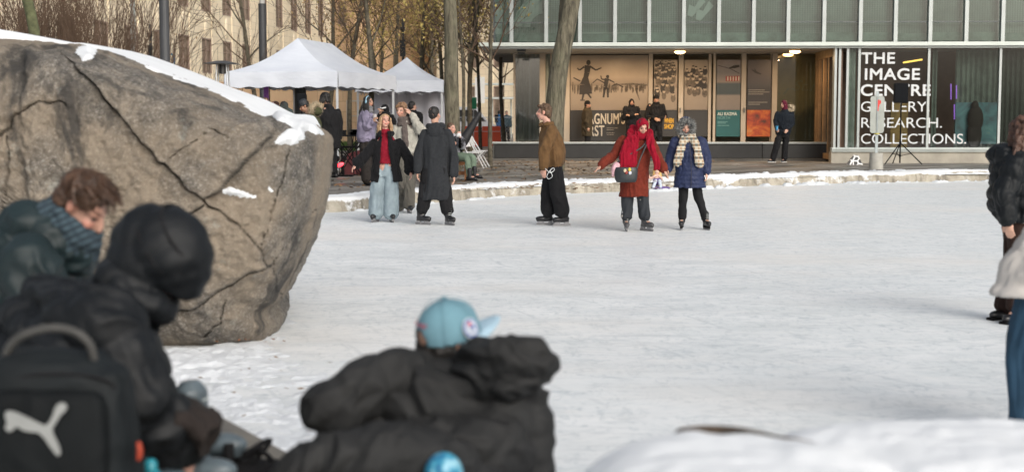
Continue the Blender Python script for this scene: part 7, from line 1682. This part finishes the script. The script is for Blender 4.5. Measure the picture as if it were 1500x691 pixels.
# hooded man with the backpack
f = near('figure in black puffer with the hood up bending over, wearing the black backpack', 4.45, 150,
         dict(head=(246, 385, -.0), neck=(196, 425), pel=(40, 640, .05), s1=(165, 455, .26), s2=(150, 470, -.22), e1=(200, 562, .26), w1=(255, 640, .1), e2=(198, 570, -.25), w2=(262, 655, -.12), h1=(60, 650, .15), h2=(60, 660, -.1), k1=(252, 612, .28), k2=(235, 680, -.05), a1=(290, 705, .3), a2=(270, 765, -.05)), 72, 78, hyaw=72, hpitch=-56, tone=(.55, .32, .26))
f.fy = {1: 80, 2: 80}; f.body()
f.legs('jeans', cloth('faded_blue_denim', (.17, .24, .29), .9, .1, 4, .4, 120), (.10, .078, .072))
f.top('puffer_jacket', PUF, hem=.06, pad=.085, hemw=.25, wid=1.1, depth=1.35, sl=(.118, .112, .088), rib=(.12, .14), folds=(.014, 7, (1, 1, .8)), belly=1.25, collar=[(.0, .10, .05)])
hdm = fuse([ellip(f.hp(0, -.030, .020), (.122, .142, .142), f.hm, 26, 18), tube([f.hp(0, -.12, -.06), f.hp(0, -.08, .0), f.hp(0, -.03, .025), f.hp(0, .03, .02), f.hp(0, .085, .0)], [.11, .126, .137, .124, .085], 26, .008, rib=(.07, .10)), tube([f.hp(0, -.06, -.02), f.J['neck'] - f.upv * .03, f.J['neck'] - f.upv * .12], [.125, .135, .15], 20, .015, rib=(.09, .10))], .008, 3, (.003, 8, (1, 1, .6)), 4)
def keep(c):
    h = (c - f.J['head']) @ np.array(f.hm).T; return ~((h[:, 1] > .02) & ((h[:, 0] / .115) ** 2 + ((h[:, 2] + .075) / .085) ** 2 < 1))
cut_faces(hdm, keep); o = put(hdm, 'hood', PUF, f.root, f.org); thicken(o, .02)
sm_ = MB()
for z in (-.05, .03, .11):
    rr = math.sqrt(max(0, 1 - ((z - .02) / .15) ** 2)); sm_.tube([f.hp(.132 * rr * math.cos(a), -.03 + .152 * rr * math.sin(a), z) for a in np.linspace(R(150), R(390), 19)], [.0045] * 19, 6)
sm_.build('hood_seam', BLKC, o, f.org, smooth=True)
f.skates(M('pale_skate_leather', (.10, .13, .15), .4, .3, 12, .1), white=PLK)
# brown cloth flap over the knee
fc = P(278, 632, 4.3)
put(fuse([loft([(fc + V(-.10, .02, .07), V(.05, 0, .03), V(0, .09, 0)), (fc + V(0, 0, .05), V(.05, 0, .02), V(0, .10, 0)), (fc + V(.07, -.02, -.02), V(.03, 0, .06), V(0, .09, 0))], 18, .02)], .008, 2, (.01, 9, (1, 1, 1))), 'lap_cloth', cloth('brown_black_cloth', (.035, .028, .026), .9, .2), f.root, f.org)
# backpack
BKY = 3.72; bc = P(95, 610, BKY)
bp = empty('backpack', bc, 'black backpack with a pale leaping-cat emblem on the bent figure in the hooded puffer', 'backpack')
sx_ = BKY / F
def bpP(px, py, dy=0): return P(px, py, BKY + dy)
BPM = M('backpack_nylon', (.005, .0065, .0075), .75, .3, 5, .3, 120, spec=.2); BPM2 = M('backpack_side_nylon', (.009, .012, .014), .7, .3, 5, .3, 120, spec=.25)
rows = []
for py, x0, x1, dep in ((512, 22, 120, .05), (522, -8, 158, .09), (540, -22, 183, .115), (575, -30, 194, .13), (640, -34, 204, .14), (700, -36, 210, .145), (770, -34, 212, .14), (800, -10, 190, .10)):
    rows.append((bpP((x0 + x1) / 2, py, .13), V((x1 - x0) / 2 * sx_, 0, 0), V(0, dep, 0)))
t_ = np.arange(44) * 2 * math.pi / 44
def sq_loft(rows, e=.62, step=.02):
    q_ = [np.concatenate([c, a, b_]) for c, a, b_ in rows]; Q, _ = spline(q_, step); ct, st = np.cos(t_), np.sin(t_); ct = np.sign(ct) * np.abs(ct) ** e; st = np.sign(st) * np.abs(st) ** e
    vs = (Q[:, None, :3] + ct[None, :, None] * Q[:, None, 3:6] + st[None, :, None] * Q[:, None, 6:9]).reshape(-1, 3); m_ = len(Q); sg = 44; fs = []
    for j in range(m_ - 1):
        for i in range(sg): a = j * sg + i; b_ = j * sg + (i + 1) % sg; fs.append((a, b_, b_ + sg, a + sg))
    vs = np.vstack([vs, Q[0, :3], Q[-1, :3]])
    for i in range(sg): fs.append((m_ * sg, (i + 1) % sg, i)); fs.append((m_ * sg + 1, (m_ - 1) * sg + i, (m_ - 1) * sg + (i + 1) % sg))
    return vs, fs
put(fuse([sq_loft(rows)], .008, 4, (.006, 5, (1, 1, 1))), 'bag_body', BPM2, bp, bc)
rows = [(bpP((x0 + x1) / 2, py, .0), V((x1 - x0) / 2 * sx_, 0, 0), V(0, d_, 0)) for py, x0, x1, d_ in ((572, 0, 140, .02), (582, -20, 152, .035), (620, -26, 158, .045), (690, -28, 160, .05), (770, -28, 160, .045))]
put(fuse([sq_loft(rows, .4)], .007, 3, (.003, 6, (1, 1, 1))), 'front_pocket', BPM, bp, bc)
MB().tube([bpP(x, y, d_) for x, y, d_ in ((8, 530, .10), (14, 508, .09), (35, 490, .08), (75, 480, .08), (110, 486, .08), (132, 505, .09), (138, 530, .10))], [.0125] * 7, 12, .01).build('top_handle', M('handle_webbing', (.05, .049, .046), .6, .3, 9, .2), bp, bc, smooth=True)
MB().tube([bpP(x, y, -.0 + d_) for x, y, d_ in ((-20, 560, .03), (60, 548, .02), (140, 552, .03), (172, 575, .06), (188, 640, .08), (192, 700, .09))], [.0045] * 6, 6, .01).build('zip', BLKC, bp, bc, smooth=True)
lg_ = [(8, 603), (12, 601), (22, 603), (34, 608), (50, 616), (60, 621), (66, 623), (72, 618), (78, 606), (80, 598), (84, 592), (90, 589), (96, 591), (98, 597), (94, 603), (88, 608), (82, 618), (76, 628), (78, 636), (84, 648), (88, 658), (88, 665), (84, 667), (80, 663), (72, 652), (64, 640), (56, 633), (44, 632), (34, 630), (24, 624), (18, 630), (12, 632), (7, 627), (10, 618), (7, 610)]
MB().plate([bpP(x, y, -.058) for x, y in lg_], .004).build('emblem', M('pale_grey_print', (.27, .28, .275), .6, .1, 8, 0), bp, bc)
MB().tube([bpP(203, 648, .03), bpP(205, 660, .03), bpP(203, 672, .03)], [.006, .009, .006], 8, .01).build('zip_pull', M('orange_red_cord', (.40, .05, .02), .6, .3, 30, 0), bp, bc, smooth=True)
for px_, y0 in ((20, .24), (120, .24)):
    MB().tube([bpP(px_, 540, y0), P(px_ + 25, 520, 4.05), P(px_ + 55, 540, 4.25)], [.020] * 3, 10, .02).build('shoulder_strap', BPM2, bp, bc, smooth=True)
# things lying on the ledge
o = MB().ell((0, 0, 0), (.045, .04, .05)).tube([(0, 0, .03), (0, 0, .07)], [.02, .018], 10).build('water_bottle', M('teal_bottle', (.02, .22, .28), .35, .6, 30, 0), smooth=True); o.location = Vector(P(222, 712, 4.0)); tag(o, 'teal bottle cap just showing beside the backpack zip', 'bottle')
bc2 = P(375, 690, 4.7); rs = np.random.RandomState(2); g_ = MB()
for i in range(9):
    x0 = rs.uniform(330, 440); y0 = rs.uniform(662, 700); pts = [P(x0, y0, 4.7), P(x0 + rs.uniform(-40, 40), y0 - rs.uniform(0, 22), 4.7 + rs.uniform(-.1, .1)), P(x0 + rs.uniform(-60, 60), y0 + rs.uniform(0, 20), 4.7)]
    g_.tube(pts, [.009] * 3, 6, .02)
g_.ell(P(360, 700, 4.75), (.16, .12, .07)).ell(P(420, 705, 4.7), (.14, .12, .07)); g_.box(bc2[0] - .10, bc2[0] - .07, 4.66, 4.69, bc2[2], bc2[2] + .10)
o = g_.build('strap_bag', BLKC, None, bc2, smooth=True); o.location = Vector(bc2); tag(o, 'tangle of black straps and bag lying on the stone ledge', 'bag')

# man with the pale blue cap
f = near('person in charcoal puffer and pale blue cap sitting hunched, seen from behind', 4.4, 640,
         dict(head=(661, 497, .10), neck=(650, 552, .08), pel=(640, 740, -.05), s1=(735, 548, .14), s2=(560, 556, -.02), e1=(785, 640, .1), w1=(740, 720, .3), e2=(482, 614, -.02), w2=(560, 640, .02), h1=(690, 750, .1), h2=(590, 750, .1), k1=(720, 740, .5), k2=(600, 735, .5), a1=(720, 850, .6), a2=(600, 850, .6)), 73, 165, hyaw=120, hpitch=12, hroll=8, tone=(.5, .3, .22))
f.fy = {1: 165, 2: 165}; f.body(); f.legs('trousers', BLKC, (.11, .1, .09))
Yc = 4.4
DG = [[.9, 0, .75], [0, 1, 0], [-.55, 0, 1.5]]; DG2 = [[.85, 0, -.9], [0, 1, 0], [.5, 0, 1.3]]
back_ = [loft([(P(656, 560, Yc + .10), V(.085, 0, .0), V(0, .08, 0)), (P(680, 572, Yc + .06), V(.19, 0, .05), V(0, .13, 0)), (P(672, 600, Yc - .02), V(.245, 0, .02), V(0, .19, 0)), (P(665, 660, Yc - .05), V(.255, 0, 0), V(0, .21, 0)), (P(655, 760, Yc - .05), V(.25, 0, 0), V(0, .2, 0))], 36, .02),
         tube([P(560, 580, Yc), P(630, 590, Yc - .03), P(700, 585, Yc)], [.10, .13, .12], 16, .02),
         tube([P(755, 575, Yc), P(768, 615, Yc), P(768, 670, Yc - .02), P(772, 740, Yc - .02)], [.085, .088, .078, .09], 18, .015)]
f.add(back_, 'puffer_jacket', PUFG, vox=.008, smooth=2, folds=(.017, 4.8, DG))
f.add([tube([P(652, 548, Yc + .10), P(616, 546, Yc + .02), P(574, 552, Yc - .05), P(528, 572, Yc - .08), P(490, 600, Yc - .10), P(478, 618, Yc - .06)], [.045, .070, .080, .092, .098, .085], 22, .012, rib=(.125, .13)),
       tube([P(478, 618, Yc - .06), P(520, 634, Yc - .06), P(575, 640, Yc - .04)], [.09, .088, .075], 18, .012, rib=(.12, .13))], 'sleeve', PUFG, vox=.007, smooth=2, folds=(.010, 7, DG2))
f.add([tube([P(684, 542, Yc - .02), P(705, 530, Yc - .08), P(748, 524, Yc - .12), P(782, 528, Yc - .12), P(803, 536, Yc - .10), P(817, 541, Yc - .08)], [.050, .072, .082, .066, .036, .010], 20, .012, flat=((0, 1, 0), .9)),
       tube([P(700, 556, Yc - .04), P(745, 552, Yc - .1), P(780, 553, Yc - .1), P(806, 545, Yc - .09)], [.06, .075, .055, .018], 20, .012)], 'hood', PUFG, vox=.007, smooth=2, folds=(.010, 6.5, DG))
f.add([tube([P(405, 722, Yc - .34), P(455, 688, Yc - .34), P(530, 672, Yc - .34), P(620, 682, Yc - .32), P(720, 722, Yc - .28)], [.04, .075, .095, .105, .09], 20, .015)], 'jacket_tail', PUFG, vox=.008, smooth=2, folds=(.014, 6, DG2))
# hair under the cap
S_, F_, U_ = f.hm
f.add([ellip(f.hp(0, -.03, -.02), (.082, .09, .085), f.hm, 18, 12), ellip(f.hp(0, -.05, -.075), (.07, .06, .06), f.hm, 14, 10), tube([f.hp(.078, .03, .0), f.hp(.078, .04, -.07)], [.02, .015], 8, .02)] + [tube([f.hp(x, -.09, -.04), f.hp(x * 1.1, -.09, -.14)], [.022, .01], 8, .02) for x in (-.06, -.03, 0, .03, .06)], 'hair', H_BLK, vox=.007, folds=(.006, 25, (1, 1, .4)))
CAPC = M('pale_blue_cap_cloth', (.13, .26, .32), .85, .14, 6, .4, 220); BRIM = M('cap_brim_cloth', (.33, .47, .57), .8, .12, 5, .3, 200)
cm = fuse([ellip(f.hp(0, -.008, .028), (.094, .108, .108), f.hm, 36, 24), ellip(f.hp(0, .02, .05), (.074, .074, .078), f.hm, 24, 16)], .0055, 2)
def keep(c):
    h = (c - f.J['head']) @ np.array(f.hm).T; return (h[:, 2] > .018 - .0 * h[:, 1]) & ~((h[:, 1] < -.03) & ((h[:, 0] / .04) ** 2 + ((h[:, 2] - .02) / .046) ** 2 < 1))
cut_faces(cm, keep); cap = put(cm, 'cap', CAPC, f.root, f.org); thicken(cap, .003)
vs, fs = [], []; n = 24
for j in range(6):
    for i in range(n + 1):
        a = math.pi * (i / n); r = 1 + (j / 5) * .82 * math.sin(a) ** .6; vs.append(f.hp(.090 * math.cos(a) * (1 - .08 * (j / 5)), -.008 + .106 * math.sin(a) * r, .018 + (.012 * (j / 5)) - .055 * abs(math.cos(a)) ** 2 * (j / 5)))
for j in range(5):
    for i in range(n): a = j * (n + 1) + i; fs.append((a, a + 1, a + n + 2, a + n + 1))
o = mesh_obj('brim', vs, fs, BRIM, cap, f.org, smooth=True); d = o.modifiers.new('t', 'SOLIDIFY'); d.thickness = .005
sm_ = MB()
for az in range(6):
    a = R(60 * az + 30); sm_.tube([f.hp(.0992 * math.cos(a) * math.cos(e_), -.008 + .1132 * math.sin(a) * math.cos(e_), .028 + .119 * math.sin(e_)) for e_ in np.linspace(.0, 1.55, 9) if .028 + .119 * math.sin(e_) > (.07 if az in (4,) else .0)], [.0012] * 9, 5, .01)
sm_.ell(f.hp(0, -.008, .147), (.009, .009, .005)).build('seam', CAPC, cap, f.org, smooth=True)
def cap_pt(az, el, r=1.02):      # az from forward, positive towards the wearer's left in head frame
    return f.hp(.0985 * r * math.sin(az) * math.cos(el), -.008 + .1125 * r * math.cos(az) * math.cos(el), .028 + .1185 * r * math.sin(el))
def cap_disc(az, el, rad, mat, name, r=1.03, sides=20, wob=None):
    c = cap_pt(az, el, r); n_ = nrm(c - f.hp(0, -.008, .02)); u = nrm(np.cross(f.hm[2], n_)); w_ = np.cross(n_, u)
    pts = [c + (u * math.cos(a) + w_ * math.sin(a)) * rad * (wob(a) if wob else 1) for a in np.arange(sides) * 2 * math.pi / sides]; return MB().plate(pts, .0015).build(name, mat, cap, f.org), c, u, w_, n_
azs = 1 if (f.hp(1, 0, 0) - f.hp(-1, 0, 0)) @ V(0, -1, 0) > 0 else -1
EMW = M('emblem_white', (.60, .64, .68), .7, .05, 3, 0); EMB_ = M('emblem_blue', (.03, .09, .32), .7, .05, 3, 0); EMR = M('emblem_red', (.55, .03, .08), .7, .05, 3, 0)
aza, ela = azs * R(72), R(14)
cap_disc(aza, ela, .033, EMW, 'emblem', 1.025); cap_disc(aza, ela, .029, EMB_, 'emblem_ring', 1.045); cap_disc(aza, ela, .023, EMW, 'emblem_field', 1.063)
_, c, u, w_, n_ = cap_disc(aza, ela, .016, EMB_, 'emblem_bird', 1.080, 20, lambda a: .75 + .35 * math.cos(a - .6) * math.cos(2 * a))
c2 = c + n_ * .002 + w_ * .015 - u * .004; MB().plate([c2 + (u * math.cos(a) + w_ * math.sin(a)) * .009 * (1 if k % 2 else .5) for k, a in enumerate(np.arange(14) * 2 * math.pi / 14)], .0012).build('emblem_leaf', EMR, cap, f.org)
c2 = c + n_ * .002 - w_ * .004; MB().plate([c2 - u * .006 + w_ * .004, c2 - w_ * .008, c2 + u * .008 + w_ * .002, c2 + w_ * .006], .0012).build('emblem_wing', EMW, cap, f.org)
# embroidered word over the strap opening
cu = bpy.data.curves.new('w', 'FONT'); cu.body = 'Toronto'; cu.size = .026; cu.shear = .4; cu.extrude = .0004; cu.align_x = 'CENTER'; o = bpy.data.objects.new('w', cu); COL.objects.link(o); bpy.context.view_layer.update()
me = bpy.data.meshes.new_from_object(o.evaluated_get(bpy.context.evaluated_depsgraph_get())); bpy.data.objects.remove(o)
n = len(me.vertices); co = np.empty(n * 3); me.vertices.foreach_get('co', co); co = co.reshape(-1, 3); q_ = np.array([cap_pt(math.pi - azs * (-x / .105) if 0 else math.pi + azs * (x / .105) * -1, R(25) + y / .115, 1.03 + z * 2) for x, y, z in co]); me.vertices.foreach_set('co', (q_ - f.org).ravel()); me.materials.append(EMR); me.update(); link(bpy.data.objects.new('embroidery', me), cap)
# blue patterned bottle in the lap
bt = P(650, 682, 3.95)
def m_bt():
    m, nt, b = mat_new('blue_patterned'); nt.links.new(ramp(nt, noise(nt, 22, 3, .6, coords(nt)), [(.35, (.02, .08, .22)), (.5, (.04, .30, .45)), (.65, (.35, .6, .7)), (.8, (.7, .75, .75))]), b.inputs['Base Color']); b.inputs['Roughness'].default_value = .35; return m
o = MB().ell((0, 0, -.02), (.055, .05, .06), None, 20, 14).ell((.045, 0, -.05), (.03, .03, .02)).tube([(0, 0, -.12), (0, 0, -.03)], [.05, .052], 18).build('hand_warmer', m_bt(), smooth=True); o.location = Vector(bt); tag(o, 'rounded blue patterned bottle behind the back of the person in the cap', 'bottle'); o.name = 'water_bottle'
